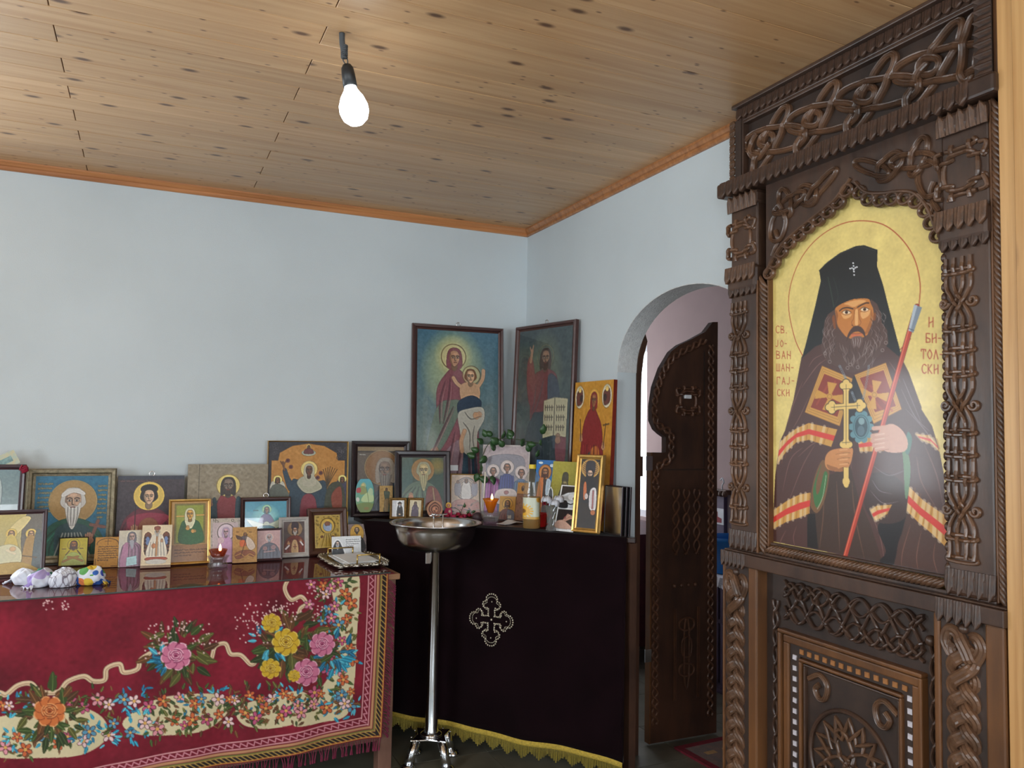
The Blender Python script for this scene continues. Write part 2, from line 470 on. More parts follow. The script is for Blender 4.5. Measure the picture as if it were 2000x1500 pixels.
def window(name, ax, pos, a0, a1, z0, z1):
    e = empty(name); struct(e)
    fr, t = MB(), 0.05
    def bar(a, b, c, d):
        if ax == 'x': fr.box(pos-0.16, pos-0.12, a, b, c, d)
        else: fr.box(a, b, pos-0.16, pos-0.12, c, d)
    bar(a0, a0+t, z0, z1); bar(a1-t, a1, z0, z1); bar(a0+t, a1-t, z0, z0+t); bar(a0+t, a1-t, z1-t, z1)
    mid = (a0+a1)/2; bar(mid-0.03, mid+0.03, z0+t, z1-t)
    fr.build('window_frame', M['white'], e, bevel=0.004)
    for s, (p, q) in enumerate(((a0+t, mid-0.03), (mid+0.03, a1-t))):
        g = MB()
        if ax == 'x': g.box(pos-0.142, pos-0.138, p, q, z0+t, z1-t)
        else: g.box(p, q, pos-0.142, pos-0.138, z0+t, z1-t)
        g.build('pane', M['clear'], e)
window('window_1', 'x', XL, *hl[0]); window('window_2', 'y', YF, *hb[0]); window('window_3', 'y', YF, *hb[1]); window('window_5', 'y', 0.28, *HOLE_B[0])

# ---------------- altar room behind the arch
AX1 = 1.5
slab('wall_altar_far', [(AX1, AX1+0.15, -3.5, 0.963, 0, 2.6), (AX1, AX1+0.15, 0.963, 1.75, 0, 0.85), (AX1, AX1+0.15, 0.963, 1.75, 2.18, 2.6), (AX1, AX1+0.15, 1.75, 2.05, 0, 2.6)], M['mauve'])
slab('wall_altar_left', [(WT, 0.35, 2.0, 2.15, 0, 2.6), (0.35, 1.25, 2.0, 2.15, 0, 1.0), (0.35, 1.25, 2.0, 2.15, 2.1, 2.6), (1.25, AX1+0.15, 2.0, 2.15, 0, 2.6)], M['mauve'])
slab('wall_altar_right', [(WT, AX1+0.15, -3.65, -3.5, 0, 2.6)], M['mauve'])
slab('wall_altar_near', [(0.0, WT, 0.2, 2.15, 0, 2.6)], M['mauve'])
slab('ceiling_altar', [(WT, AX1+0.15, -3.65, 2.15, 2.6, 2.7)], M['plaster'])
e = empty('window_4'); struct(e)
MB().box(AX1+0.02, AX1+0.06, 0.963, 0.985, 0.85, 2.18).box(AX1+0.02, AX1+0.06, 1.72, 1.75, 0.85, 2.18).box(AX1+0.02, AX1+0.06, 0.985, 1.72, 0.85, 0.9).box(AX1+0.02, AX1+0.06, 0.985, 1.72, 2.13, 2.18).build('window_frame', M['white'], e)
MB().box(AX1+0.038, AX1+0.042, 0.985, 1.72, 0.9, 2.13).build('pane', M['clear'], e)

# pine boarding at the far right edge, standing proud of the carved screen
pw = empty('wall_pine'); struct(pw)
for k, (u0, u1, n0) in enumerate(((2.9675, 3.012, 0.135), (3.0135, 3.14, 0.150), (3.1415, 3.28, 0.150), (3.2815, 3.42, 0.150))):
    MB().box(-n0, -0.005, -u1, -u0, 0.0, ZC-0.002).build('board', M['pinepost'], pw, bevel=0.003)

# rug corner on the altar floor

# ================================================================== painter: colours laid on a picture's own surface
def homography(src, dst):
    A = []
    for (x, y), (u, v) in zip(src, dst):
        A.append([x, y, 1, 0, 0, 0, -u*x, -u*y, -u]); A.append([0, 0, 0, x, y, 1, -v*x, -v*y, -v])
    return np.linalg.svd(np.array(A, float))[2][-1].reshape(3, 3)
class Canvas:
    """nx x ny samples; drawing units are set by the quad TL, TR, BR, BL"""
    SS = 2
    def __init__(self, nx, ny, quad=None, bg=(200, 200, 200)):
        self.nx, self.ny = nx, ny
        self.W, self.H = nx*self.SS, ny*self.SS
        self.a = np.empty((self.H, self.W, 3), np.float32); self.a[:] = bg
        if quad is None: quad = [(0, 0), (100, 0), (100, 100*ny/nx), (0, 100*ny/nx)]
        self.Hm = homography(quad, [(0, 0), (self.W, 0), (self.W, self.H), (0, self.H)])
        q = np.array(quad, float)
        self.k = self.H/ (0.5*(abs(q[3][1]-q[0][1])+abs(q[2][1]-q[1][1])))
    def T(self, pts):
        P = np.asarray(pts, float).reshape(-1, 2)
        q = np.c_[P, np.ones(len(P))] @ self.Hm.T
        return q[:, :2]/q[:, 2:3]
    def _bb(self, P, pad=2):
        x0, y0 = np.floor(P.min(0)-pad).astype(int); x1, y1 = np.ceil(P.max(0)+pad).astype(int)
        return max(x0, 0), max(y0, 0), min(x1, self.W), min(y1, self.H)
    def _mask(self, P):
        x0, y0, x1, y1 = self._bb(P)
        if x1 <= x0 or y1 <= y0: return None
        xs = np.arange(x0, x1)+0.5; m = np.zeros((y1-y0, x1-x0), bool)
        Q = np.roll(P, -1, 0)
        for (ax, ay), (bx, by) in zip(P, Q):
            if ay == by: continue
            if ay > by: ax, ay, bx, by = bx, by, ax, ay
            r0 = max(int(math.ceil(ay-0.5)), y0); r1 = min(int(math.ceil(by-0.5)), y1)
            if r1 <= r0: continue
            ys = np.arange(r0, r1)+0.5
            xi = ax+(ys-ay)*(bx-ax)/(by-ay)
            m[r0-y0:r1-y0] ^= xs[None, :] > xi[:, None]
        return x0, y0, x1, y1, m
    def _put(self, box, al, col):
        x0, y0, x1, y1 = box; s = self.a[y0:y1, x0:x1]
        al = al[..., None]; s += (np.asarray(col, np.float32)-s)*al
    def poly(self, pts, col, smooth=True, a=1.0, n=6):
        P = self.T(spline(pts, n, True) if smooth and len(pts) > 2 else pts)
        r = self._mask(P)
        if r: self._put(r[:4], r[4].astype(np.float32)*a, col)
        return self
    def gpoly(self, pts, c0, c1, smooth=True, ang=90, n=6):
        """polygon with a two-colour gradient along a direction"""
        P = self.T(spline(pts, n, True) if smooth else pts); r = self._mask(P)
        if not r: return self
        x0, y0, x1, y1, m = r
        yy, xx = np.mgrid[y0:y1, x0:x1].astype(np.float32)
        d = xx*math.cos(R(ang))+yy*math.sin(R(ang))
        e = P[:, 0]*math.cos(R(ang))+P[:, 1]*math.sin(R(ang))
        t = np.clip((d-e.min())/max(e.max()-e.min(), 1e-6), 0, 1)[..., None]
        c = np.asarray(c0, np.float32)*(1-t)+np.asarray(c1, np.float32)*t
        s = self.a[y0:y1, x0:x1]; s += (c-s)*m[..., None]
        return self
    def rect(self, x0, y0, x1, y1, col, a=1.0): return self.poly([(x0, y0), (x1, y0), (x1, y1), (x0, y1)], col, False, a)
    def ell(self, cx, cy, rx, ry=None, col=(0, 0, 0), rot=0, a=1.0, soft=0.0):
        ry = rx if ry is None else ry
        if soft:
            t = np.linspace(0, 2*math.pi, 24, endpoint=False); c, s = math.cos(R(rot)), math.sin(R(rot))
            for i in range(26):
                f = 1-soft*i/26
                P = np.c_[cx+f*(rx*np.cos(t)*c-ry*np.sin(t)*s), cy+f*(rx*np.cos(t)*s+ry*np.sin(t)*c)]
                r = self._mask(self.T(P))
                if r: self._put(r[:4], r[4].astype(np.float32)*(a*0.095), col)
            return self
        t = np.linspace(0, 2*math.pi, 36, endpoint=False); c, s = math.cos(R(rot)), math.sin(R(rot))
        P = np.c_[cx+rx*np.cos(t)*c-ry*np.sin(t)*s, cy+rx*np.cos(t)*s+ry*np.sin(t)*c]
        r = self._mask(self.T(P))
        if r: self._put(r[:4], r[4].astype(np.float32)*a, col)
        return self
    def line(self, pts, w, col, smooth=True, a=1.0, closed=False, taper=False, n=6):
        P = np.asarray(pts, float)
        if smooth and len(P) > 2: P = spline(P, n, closed)
        elif closed: P = np.vstack([P, P[:1]])
        P = self.T(P); hw = w*self.k/2; m = len(P)-1
        x0, y0, x1, y1 = self._bb(P, hw+2)
        if x1 <= x0 or y1 <= y0: return self
        cov = np.zeros((y1-y0, x1-x0), np.float32)
        for i in range(m):
            A, B = P[i], P[i+1]; h = hw
            if taper: h = hw*(0.25+0.75*math.sin(math.pi*min(max((i+0.5)/m, 0.02), 0.98)))
            lo_ = np.floor(np.minimum(A, B)-h-2).astype(int); hi = np.ceil(np.maximum(A, B)+h+2).astype(int)
            a0, b0, a1, b1 = max(lo_[0], x0), max(lo_[1], y0), min(hi[0], x1), min(hi[1], y1)
            if a1 <= a0 or b1 <= b0: continue
            yy, xx = np.mgrid[b0:b1, a0:a1].astype(np.float32)+0.5
            d = B-A; L2 = max(float(d@d), 1e-9)
            t = np.clip(((xx-A[0])*d[0]+(yy-A[1])*d[1])/L2, 0, 1)
            dist = np.hypot(xx-A[0]-t*d[0], yy-A[1]-t*d[1])
            c = np.clip(h-dist+0.5, 0, 1); s = cov[b0-y0:b1-y0, a0-x0:a1-x0]
            np.maximum(s, c, out=s)
        self._put((x0, y0, x1, y1), cov*a, col); return self
    def ring(self, cx, cy, r, w, col, ry=None, a=1.0):
        t = np.linspace(0, 2*math.pi, 40, endpoint=False); ry = ry or r
        return self.line(np.c_[cx+r*np.cos(t), cy+ry*np.sin(t)], w, col, False, a, True)
    def grad(self, c0, c1):
        t = np.linspace(0, 1, self.H, dtype=np.float32)[:, None, None]
        self.a[:] = np.asarray(c0, np.float32)*(1-t)+np.asarray(c1, np.float32)*t; return self
    def mottle(self, amt=6, cell=10, seed=0, tint=(1, 1, 1)):
        g = np.random.default_rng(seed); h, w_ = self.H//cell+2, self.W//cell+2
        z = g.normal(0, 1, (h, w_)); yi = np.linspace(0, h-1.01, self.H); xi = np.linspace(0, w_-1.01, self.W)
        y0, x0 = yi.astype(int), xi.astype(int); fy, fx = (yi-y0)[:, None], (xi-x0)[None, :]
        v = z[y0][:, x0]*(1-fy)*(1-fx)+z[y0+1][:, x0]*fy*(1-fx)+z[y0][:, x0+1]*(1-fy)*fx+z[y0+1][:, x0+1]*fy*fx
        self.a += (v[..., None]*amt*np.asarray(tint)).astype(np.float32); return self
    # -------- strokes of letters
    GL = {'С': [[(1, .15), (.6, 0), (.15, .15), (0, .5), (.15, .85), (.6, 1), (1, .85)]], 'В': [[(0, 0), (0, 1)], [(0, 0), (.75, .1), (.75, .4), (0, .48)], [(0, .48), (.9, .6), (.9, .92), (0, 1)]],
          'Ј': [[(.7, 0), (.7, .8), (.4, 1), (0, .9)]], 'О': [[(.5, 0), (0, .5), (.5, 1), (1, .5), (.5, 0)]], 'А': [[(0, 1), (.45, 0), (.95, 1)], [(.2, .65), (.75, .65)]],
          'Н': [[(0, 0), (0, 1)], [(.9, 0), (.9, 1)], [(0, .4), (.9, .6)]], 'Ш': [[(0, 0), (0, 1), (1, 1), (1, 0)], [(.5, 0), (.5, 1)]], 'Г': [[(0, 1), (0, 0), (.85, 0), (.85, .2)]],
          'К': [[(0, 0), (0, 1)], [(.85, 0), (.1, .5), (.9, 1)]], 'И': [[(0, 0), (0, 1)], [(.9, 0), (.9, 1)], [(0, .62), (.9, .38)]], 'Б': [[(.85, 0), (0, 0), (0, 1), (.9, .95), (.9, .6), (0, .45)]],
          'Т': [[(.5, 0), (.5, 1)], [(0, .2), (0, 0), (1, 0), (1, .2)]], 'Л': [[(0, 1), (.45, 0), (.95, 1)]], '-': [[(0, .5), (.6, .5)]], '.': [[(.1, .95), (.2, 1)]], 'I': [[(.4, 0), (.4, 1)]]}
    def text(self, s, x, y, h, col, w=None, wl=0.55, gap=0.25, slant=0.0):
        w = w or h*0.12
        for ch in s:
            if ch == ' ': x += h*0.5; continue
            for st in self.GL[ch]:
                sm = ch in 'СО'
                self.line([(x+px*h*wl+0, y+py*h+slant*(px*h*wl)) for px, py in st], w, col, sm)
            x += h*(wl*(0.45 if ch in '-.I' else 1)+gap)
            y += slant*h*(wl+gap)
        return self
    def scribble(self, x0, y0, x1, rows, dy, col, w, seed=0, h=None):
        g = np.random.default_rng(seed); h = h or dy*0.45
        for r in range(rows):
            x = x0; e = x1-(0 if r < rows-1 else (x1-x0)*0.45)
            while x < e:
                L_ = g.uniform(0.05, 0.14)*(x1-x0)
                P = [(x+L_*i/5, y0+r*dy+g.uniform(-h/2, h/2)) for i in range(6)]
                self.line(P, w, col, False, 0.85); x += L_*1.35
        return self
    # -------- figures
    def halo(self, cx, cy, r, col=(226, 196, 96), rim=(120, 70, 30), w=None):
        self.ell(cx, cy, r, r, col)
        if rim is not None: self.ring(cx, cy, r, w or r*0.06, rim)
        return self
    def head(self, cx, cy, s, skin=(196, 148, 108), hair=(70, 48, 34), beard=None, hood=None, blen=1.0, dark=None, turn=0.0, long=True):
        """front-facing head, s = half height of the face"""
        sk = np.array(skin, float); sh = sk*0.68; hi = np.minimum(sk*1.18, 255); dk = np.array(dark if dark is not None else (48, 30, 24), float)
        if hood is not None: self.poly([(cx-.95*s, cy+1.15*s), (cx-1.0*s, cy-.2*s), (cx-.7*s, cy-1.1*s), (cx, cy-1.4*s), (cx+.7*s, cy-1.1*s), (cx+1.0*s, cy-.2*s), (cx+.95*s, cy+1.15*s), (cx, cy+1.4*s)], hood)
        else:
            b = 1.25 if long else .35
            self.poly([(cx-.92*s, cy+b*s), (cx-.98*s, cy-.3*s), (cx-.6*s, cy-1.12*s), (cx, cy-1.28*s), (cx+.6*s, cy-1.12*s), (cx+.98*s, cy-.3*s), (cx+.92*s, cy+b*s), (cx, cy+.9*s)], hair)
        self.ell(cx, cy+1.05*s, .42*s, .55*s, sh)
        t = turn*s
        self.poly([(cx-.66*s, cy-.25*s), (cx-.45*s, cy-.85*s), (cx, cy-1.0*s), (cx+.45*s, cy-.85*s), (cx+.66*s, cy-.25*s), (cx+.52*s, cy+.5*s), (cx, cy+1.0*s), (cx-.52*s, cy+.5*s)], sk)
        self.poly([(cx-.66*s, cy-.25*s), (cx-.5*s, cy-.7*s), (cx-.42*s, cy+.2*s), (cx-.2*s, cy+.85*s), (cx-.52*s, cy+.5*s)], sh, a=.7)
        self.ell(cx+t, cy-.62*s, .32*s, .18*s, hi, a=.55)
        self.ell(cx+t+.34*s, cy+.12*s, .16*s, .2*s, hi, a=.5)
        if beard is not None:
            bd = np.array(beard, float); L_ = blen
            self.poly([(cx-.6*s, cy+.05*s), (cx-.62*s, cy+.65*s), (cx-.42*s, cy+(.8+.5*L_)*s), (cx-.12*s, cy+(.95+.85*L_)*s), (cx+.12*s, cy+(.95+.85*L_)*s), (cx+.42*s, cy+(.8+.5*L_)*s), (cx+.62*s, cy+.65*s), (cx+.6*s, cy+.05*s), (cx+.34*s, cy+.38*s), (cx, cy+.36*s), (cx-.34*s, cy+.38*s)], bd)
            for i in range(7):
                x = cx+(-.4+.8*i/6)*s
                self.line([(x, cy+.5*s), (x*.98+cx*.02, cy+(.8+.35*L_)*s), (cx+(x-cx)*.55, cy+(.9+.72*L_)*s)], .06*s, np.clip(bd*(1.25 if i % 2 else .75), 0, 255), a=.8)
        for e in (-1, 1):
            x = cx+t+e*.3*s
            self.ell(x, cy-.12*s, .2*s, .12*s, sh, a=.8)
            self.ell(x, cy-.11*s, .15*s, .075*s, (232, 220, 205)); self.ell(x, cy-.11*s, .08*s, .085*s, dk)
            self.line([(x-.2*s, cy-.28*s), (x, cy-.37*s), (x+.2*s, cy-.29*s)], .08*s, dk)
        self.line([(cx+t-.04*s, cy-.2*s), (cx+t-.08*s, cy+.2*s), (cx+t+.06*s, cy+.27*s)], .07*s, sh*0.8)
        self.line([(cx+t+.03*s, cy-.3*s), (cx+t+.03*s, cy+.15*s)], .08*s, hi, a=.6)
        self.line([(cx+t-.17*s, cy+.5*s), (cx+t, cy+.47*s), (cx+t+.17*s, cy+.5*s)], .09*s, (150, 70, 56))
        return self
    def folds(self, pts_list, w, col, a=.6):
        for p in pts_list: self.line(p, w, col, a=a, taper=True)
        return self
    def bust(self, cx, top, wid, bot, robe, robe2=None, neck=None):
        """shoulders and chest"""
        self.poly([(cx-.12*wid, top), (cx-.34*wid, top+.12*wid), (cx-.5*wid, top+.38*wid), (cx-.54*wid, bot), (cx+.54*wid, bot), (cx+.5*wid, top+.38*wid), (cx+.34*wid, top+.12*wid), (cx+.12*wid, top)], robe)
        r = np.array(robe, float)
        for i in range(12):
            x = cx+(-.47+.94*i/11)*wid
            self.line([(cx+(x-cx)*.45, top+.14*wid), (x, top+.42*wid), (x*1.0+.02*wid*math.sin(i*2.1), bot)], .028*wid, np.clip(r*(1.45 if i % 2 else .6), 0, 255), a=.7, taper=True)
        if robe2 is not None: self.poly([(cx-.1*wid, top), (cx-.16*wid, bot), (cx+.16*wid, bot), (cx+.1*wid, top)], robe2)
        if neck is not None: self.ell(cx, top+.02*wid, .12*wid, .06*wid, neck)
        return self
    def hand(self, cx, cy, s, skin=(190, 140, 100), rot=0):
        sk = np.array(skin, float); self.ell(cx, cy, .5*s, .42*s, sk, rot)
        c, q = math.cos(R(rot)), math.sin(R(rot))
        for i in range(4):
            px, py = (-.3+.2*i)*s, -.35*s
            A = (cx+px*c-py*q, cy+px*q+py*c); py2 = -(.8 if i in (1, 2) else .65)*s
            B = (cx+px*c-py2*q, cy+px*q+py2*c); self.line([A, B], .17*s, sk)
        return self
    def finish(self, ink=.22, seed=0):
        """painter's dark contour lines and brush texture"""
        a = self.a; g = np.zeros(a.shape[:2], np.float32)
        g[:, 1:] += np.abs(a[:, 1:]-a[:, :-1]).sum(2); g[1:] += np.abs(a[1:]-a[:-1]).sum(2)
        e = np.clip(g/150.0, 0, 1); d = e.copy()
        d[:, 1:] = np.maximum(d[:, 1:], e[:, :-1]*.8); d[1:] = np.maximum(d[1:], e[:-1]*.8)
        a *= (1-ink*d)[..., None]
        lum = a.mean(2); k = 5                                   # soft modelling of each colour field
        bl = lum.copy()
        for ax in (0, 1):
            c_ = np.cumsum(np.pad(bl, [(k+1, k) if i == ax else (0, 0) for i in (0, 1)], mode='edge'), axis=ax)
            bl = ((c_[2*k+1:] - c_[:-2*k-1]) if ax == 0 else (c_[:, 2*k+1:] - c_[:, :-2*k-1]))/(2*k+1)
        a *= (1+np.clip((lum-bl)/260.0, -.22, .22))[..., None]
        return self.mottle(4.5, 5, seed).mottle(3.5, 2, seed+1)
    # -------- result
    def colours(self):
        s = self.a.reshape(self.ny, self.SS, self.nx, self.SS, 3).mean((1, 3))
        return np.clip(s, 0, 255)

def paint_grid(me, col):
    n = len(col); at = me.color_attributes.new('Paint', 'FLOAT_COLOR', 'POINT')
    c = np.ones((n, 4), np.float32); c[:, :3] = lin(col); at.data.foreach_set('color', c.ravel())
def grid_mesh(name, P, mat, smooth=False):
    """P: (ny, nx, 3) points; quads between them"""
    ny, nx = P.shape[:2]; me = bpy.data.meshes.new(name)
    idx = np.arange(nx*ny).reshape(ny, nx)
    q = np.stack([idx[:-1, :-1], idx[1:, :-1], idx[1:, 1:], idx[:-1, 1:]], -1).reshape(-1, 4)
    me.vertices.add(nx*ny); me.vertices.foreach_set('co', P.reshape(-1).astype(np.float32))
    me.loops.add(q.size); me.loops.foreach_set('vertex_index', q.reshape(-1).astype(np.int32))
    me.polygons.add(len(q)); me.polygons.foreach_set('loop_start', (np.arange(len(q))*4).astype(np.int32))
    try: me.polygons.foreach_set('loop_total', np.full(len(q), 4, np.int32))
    except Exception: pass
    if smooth: me.polygons.foreach_set('use_smooth', np.ones(len(q), bool))
    me.materials.append(mat); me.update(calc_edges=True); me.validate(); return me
def picture(name, cv, w, h, y, z0, mat, parent, x0=None, mask=None):
    """flat painted sheet w x h standing in the xz plane, front towards -y"""
    x0 = -w/2 if x0 is None else x0
    X = np.linspace(x0, x0+w, cv.nx); Z = np.linspace(z0+h, z0, cv.ny)
    P = np.zeros((cv.ny, cv.nx, 3)); P[..., 0] = X[None]; P[..., 1] = y; P[..., 2] = Z[:, None]
    me = grid_mesh(name, P, mat); paint_grid(me, cv.colours().reshape(-1, 3))
    return link(name, me, parent)

# ================================================================== carving helpers
def crossings(paths):
    ev = [[] for _ in paths]; cid = 0
    for i in range(len(paths)):
        for j in range(i, len(paths)):
            P, ci = paths[i]; Q, cj = paths[j]
            A = P; B = np.roll(P, -1, 0); Cc = Q; D = np.roll(Q, -1, 0)
            na, nb = (len(A) if ci else len(A)-1), (len(Cc) if cj else len(Cc)-1)
            A, B, Cc, D = A[:na], B[:na], Cc[:nb], D[:nb]
            r = (B-A)[:, None]; s = (D-Cc)[None]; q = Cc[None]-A[:, None]
            den = r[..., 0]*s[..., 1]-r[..., 1]*s[..., 0]
            with np.errstate(divide='ignore', invalid='ignore'):
                t = (q[..., 0]*s[..., 1]-q[..., 1]*s[..., 0])/den; u = (q[..., 0]*r[..., 1]-q[..., 1]*r[..., 0])/den
            ok = (np.abs(den) > 1e-12) & (t >= 0) & (t < 1) & (u >= 0) & (u < 1)
            for a, b in zip(*np.nonzero(ok)):
                if i == j:
                    if b <= a+1 or (ci and a == 0 and b == na-1): continue
                ev[i].append((a+t[a, b], cid)); ev[j].append((b+u[a, b], cid)); cid += 1
    return ev, cid
def interlace(paths, w, dz):
    """alternating over/under heights for each path"""
    ev, n = crossings(paths); over = {}; out = []
    for i, (P, closed) in enumerate(paths):
        seq = sorted(ev[i]); state = 1
        visits = []
        for s, c in seq:
            if c in over: st = -over[c]
            else: st = state; over[c] = st
            visits.append((s, st)); state = -st
        z = np.zeros(len(P)); d = np.r_[0, np.cumsum(np.linalg.norm(np.diff(P, axis=0), axis=1))]
        tot = d[-1]+(np.linalg.norm(P[0]-P[-1]) if closed else 0)
        for s, st in visits:
            k = int(s); f = s-k; d0 = d[min(k, len(d)-1)]+f*(np.linalg.norm(P[(k+1) % len(P)]-P[k]))
            dd = np.abs(d-d0)
            if closed: dd = np.minimum(dd, tot-dd)
            z += st*dz*np.exp(-(dd/(w*0.75))**2)
        out.append(np.clip(z, -dz, dz))
    return out
PROF = [(-.5, -.6), (-.5, .45), (-.36, .85), (-.2, .72), (0, 1.0), (.2, .72), (.36, .85), (.5, .45), (.5, -.6)]
PROF_S = [(-.5, -.6), (-.45, .5), (-.2, .95), (.2, .95), (.45, .5), (.5, -.6)]
def strap(mb, P, z, closed, w, h, y0, prof=PROF):
    """flat band following P in the xz plane, raised towards -y"""
    n = len(P); T = np.empty_like(P)
    if closed: T = np.roll(P, -1, 0)-np.roll(P, 1, 0)
    else:
        T[1:-1] = P[2:]-P[:-2]; T[0] = P[1]-P[0]; T[-1] = P[-1]-P[-2]
    T /= np.maximum(np.linalg.norm(T, axis=1, keepdims=True), 1e-9)
    Nn = np.c_[-T[:, 1], T[:, 0]]; k = len(prof); vs = []
    for i in range(n):
        for t, hh in prof:
            q = P[i]+Nn[i]*t*w; vs.append((q[0], y0-(z[i]+hh*h), q[1]))
    fs = []
    for i in range(n if closed else n-1):
        j = (i+1) % n
        fs += [(i*k+a, i*k+a+1, j*k+a+1, j*k+a) for a in range(k-1)]
    if not closed: fs += [tuple(range(k)), tuple((n-1)*k+a for a in range(k-1, -1, -1))]
    mb.add(vs, fs)
def knot(name, paths, w, h, y0, mat, parent, dz=None, prof=PROF):
    """paths: list of (points, closed). One carved interlace"""
    pp = [(np.asarray(p, float), c) for p, c in paths]
    zs = interlace(pp, w, h*0.55 if dz is None else dz); mb = MB()
    for (P, c), z in zip(pp, zs): strap(mb, P, z, c, w, h, y0, prof)
    return mb.build(name, mat, parent, smooth=False)
def oval(cx, cz, a, b, rot, n=56):
    t = np.linspace(0, 2*math.pi, n, endpoint=False); c, s = math.cos(R(rot)), math.sin(R(rot))
    e = np.sign(np.cos(t))*np.abs(np.cos(t))**0.8*a; f = np.sign(np.sin(t))*np.abs(np.sin(t))**0.9*b
    return np.c_[cx+e*c-f*s, cz+e*s+f*c]
def spiral(cx, cz, r, turns, a0, sgn=1, n=40):
    t = np.linspace(0, 1, n); a = R(a0)+sgn*2*math.pi*turns*t; rr = r*(1-0.78*t)
    return np.c_[cx+rr*np.cos(a), cz+rr*np.sin(a)]
def rope(mb, p0, p1, r, y0, pitch=None, n=6):
    """twisted rope moulding: row of slanted lobes"""
    p0, p1 = np.array(p0), np.array(p1); L_ = np.linalg.norm(p1-p0); pitch = pitch or r*1.5
    m = max(2, int(L_/pitch)); d = (p1-p0)/L_; nn = np.array([-d[1], d[0]])
    for i in range(m):
        c = p0+d*(i+0.5)*L_/m
        for off in (-0.28, 0.28):
            pts = []
            for t in np.linspace(-1, 1, 7):
                q = c+nn*(r*0.95*t)+d*(pitch*(0.75*t+off*0.9))
                pts.append((q[0], y0-r*0.8*math.sqrt(max(0.02, 1-t*t*0.9)), q[1]))
            mb.tube(pts, [pitch*0.12, pitch*0.2, pitch*0.25, pitch*0.27, pitch*0.25, pitch*0.2, pitch*0.12], 5)
# one carved scale leaf: tip at -z, root at z = 1, width 1, bulging towards -y
def leaf_mesh(name, mat, grooves=3):
    cols, rows = 9, 8; vs = []
    for j in range(rows):
        t = j/(rows-1); hw = 0.5 if t > 0.30 else 0.5*(t/0.30)**0.8*0.95+0.02
        for i in range(cols):
            s = -1+2*i/(cols-1)
            g = 0.10*math.cos(s*math.pi*grooves)*(0.4+0.6*t)
            vs.append((s*hw, -(0.26*(1-s*s*0.7)*(1.1-0.55*t)+g*0.55+0.10*(1-t)), t))
    fs = [(j*cols+i, j*cols+i+1, (j+1)*cols+i+1, (j+1)*cols+i) for j in range(rows-1) for i in range(cols-1)]
    b = len(vs)
    ring = [j*cols for j in range(rows)]+[(rows-1)*cols+i for i in range(1, cols)]+[j*cols+cols-1 for j in range(rows-2, -1, -1)]+[i for i in range(cols-2, 0, -1)]
    back = [(vs[i][0], 0.12, vs[i][2]) for i in ring]; vs += back; m = len(ring)
    for i in range(m): fs.append((ring[i], ring[(i+1) % m], b+(i+1) % m, b+i))
    return MB().add(vs, fs).mesh(name, mat)
LEAF = leaf_mesh('leaf', M['carve'])
LEAF_L = leaf_mesh('leaf', M['carve_strap'])
def leaf_row(parent, x0, x1, ztip, zroot, y, n, me=None, flip=False, jit=0.0, depth=None):
    dx = (x1-x0)/n
    for i in range(n):
        h = zroot-ztip
        link('leaf', me or LEAF, parent, (x0+dx*(i+.5), y, ztip if not flip else zroot), (0, 0 if not flip else math.pi, 0),
             (dx*0.985, depth or min(dx, abs(h))*0.9, h))
def leaf_col(parent, x0, x1, za, zb, y, n, me=None, right=True):
    dz = (zb-za)/n; w = abs(x1-x0)
    for i in range(n):
        link('leaf', me or LEAF, parent, (x0 if right else x1, y, za+dz*(i+.5)), (0, R(90 if right else -90), 0), (dz*0.98, dz*0.7, w))

# ================================================================== the carved icon screen
ico = empty('carved_icon_screen', (-0.103, -2.463, 0), (0, 0, R(-90)),
            'tall carved walnut icon screen panel with interlaced knots reaching the ceiling', 'icon screen')
def ipart(name, boxes, mat, bevel=0.003, parent=None):
    mb = MB()
    for b in boxes: mb.box(*b)
    return mb.build(name, mat, parent or ico, bevel=bevel)
ipart('back_board', [(-.50, .50, .06, .098, 0.0, ZC-.004)], M['carve_dark'], 0)
# frieze
fz = ipart('frieze_panel', [(-.462, .452, .022, .06, 2.40, 2.625)], M['carve_dark'])
P = []
for k, cx in enumerate((-.345, -.135, .075, .285)):
    P += [(oval(cx+.03, 2.510, .152, .042, -13, 72), True), (oval(cx+.01, 2.512, .122, .034, 48), True), (oval(cx-.005, 2.520, .034, .022, -20, 36), True)]
P += [(oval(.405, 2.515, .085, .022, 80), True), (spline([(-.40, 2.56), (-.43, 2.53), (-.425, 2.485), (-.38, 2.47), (-.33, 2.50)], 8), False)]
knot('knot_band', P, .0205, .012, .016, M['carve_strap'], fz)
top = ipart('top_beam', [(-.49, .505, -.004, .06, 2.622, ZC-.001), (-.49, .505, -.028, .06, 2.668, ZC-.001), (-.462, .452, -.002, .03, 2.612, 2.624)], M['carve'])
leaf_row(top, -.485, .43, 2.626, 2.667, -.008, 30)
ipart('frieze_stile', [(-.49, -.455, -.004, .06, 2.40, 2.625)], M['carve']); st = ipart('frieze_stile', [(.452, .505, -.004, .06, 2.40, 2.668)], M['carve_edge'])
fl = ipart('leaf_stile', [(-.489, -.458, -.010, .0, 2.402, 2.63)], M['carve_dark'], 0)
leaf_col(fl, -.455, -.487, 2.405, 2.635, -.008, 8, LEAF_L, False)
fr = ipart('leaf_stile', [(.430, .478, -.010, .03, 2.402, 2.664)], M['carve_dark'], 0)
leaf_col(fr, .428, .476, 2.405, 2.664, -.008, 9, LEAF, True)
# cornice shelf with hanging leaves
co = ipart('cornice', [(-.545, .508, -.050, .06, 2.352, 2.404), (-.55, .508, -.040, .06, 2.362, 2.396)], M['carve'], .008)
leaf_row(co, -.525, .44, 2.343, 2.402, -.050, 28)
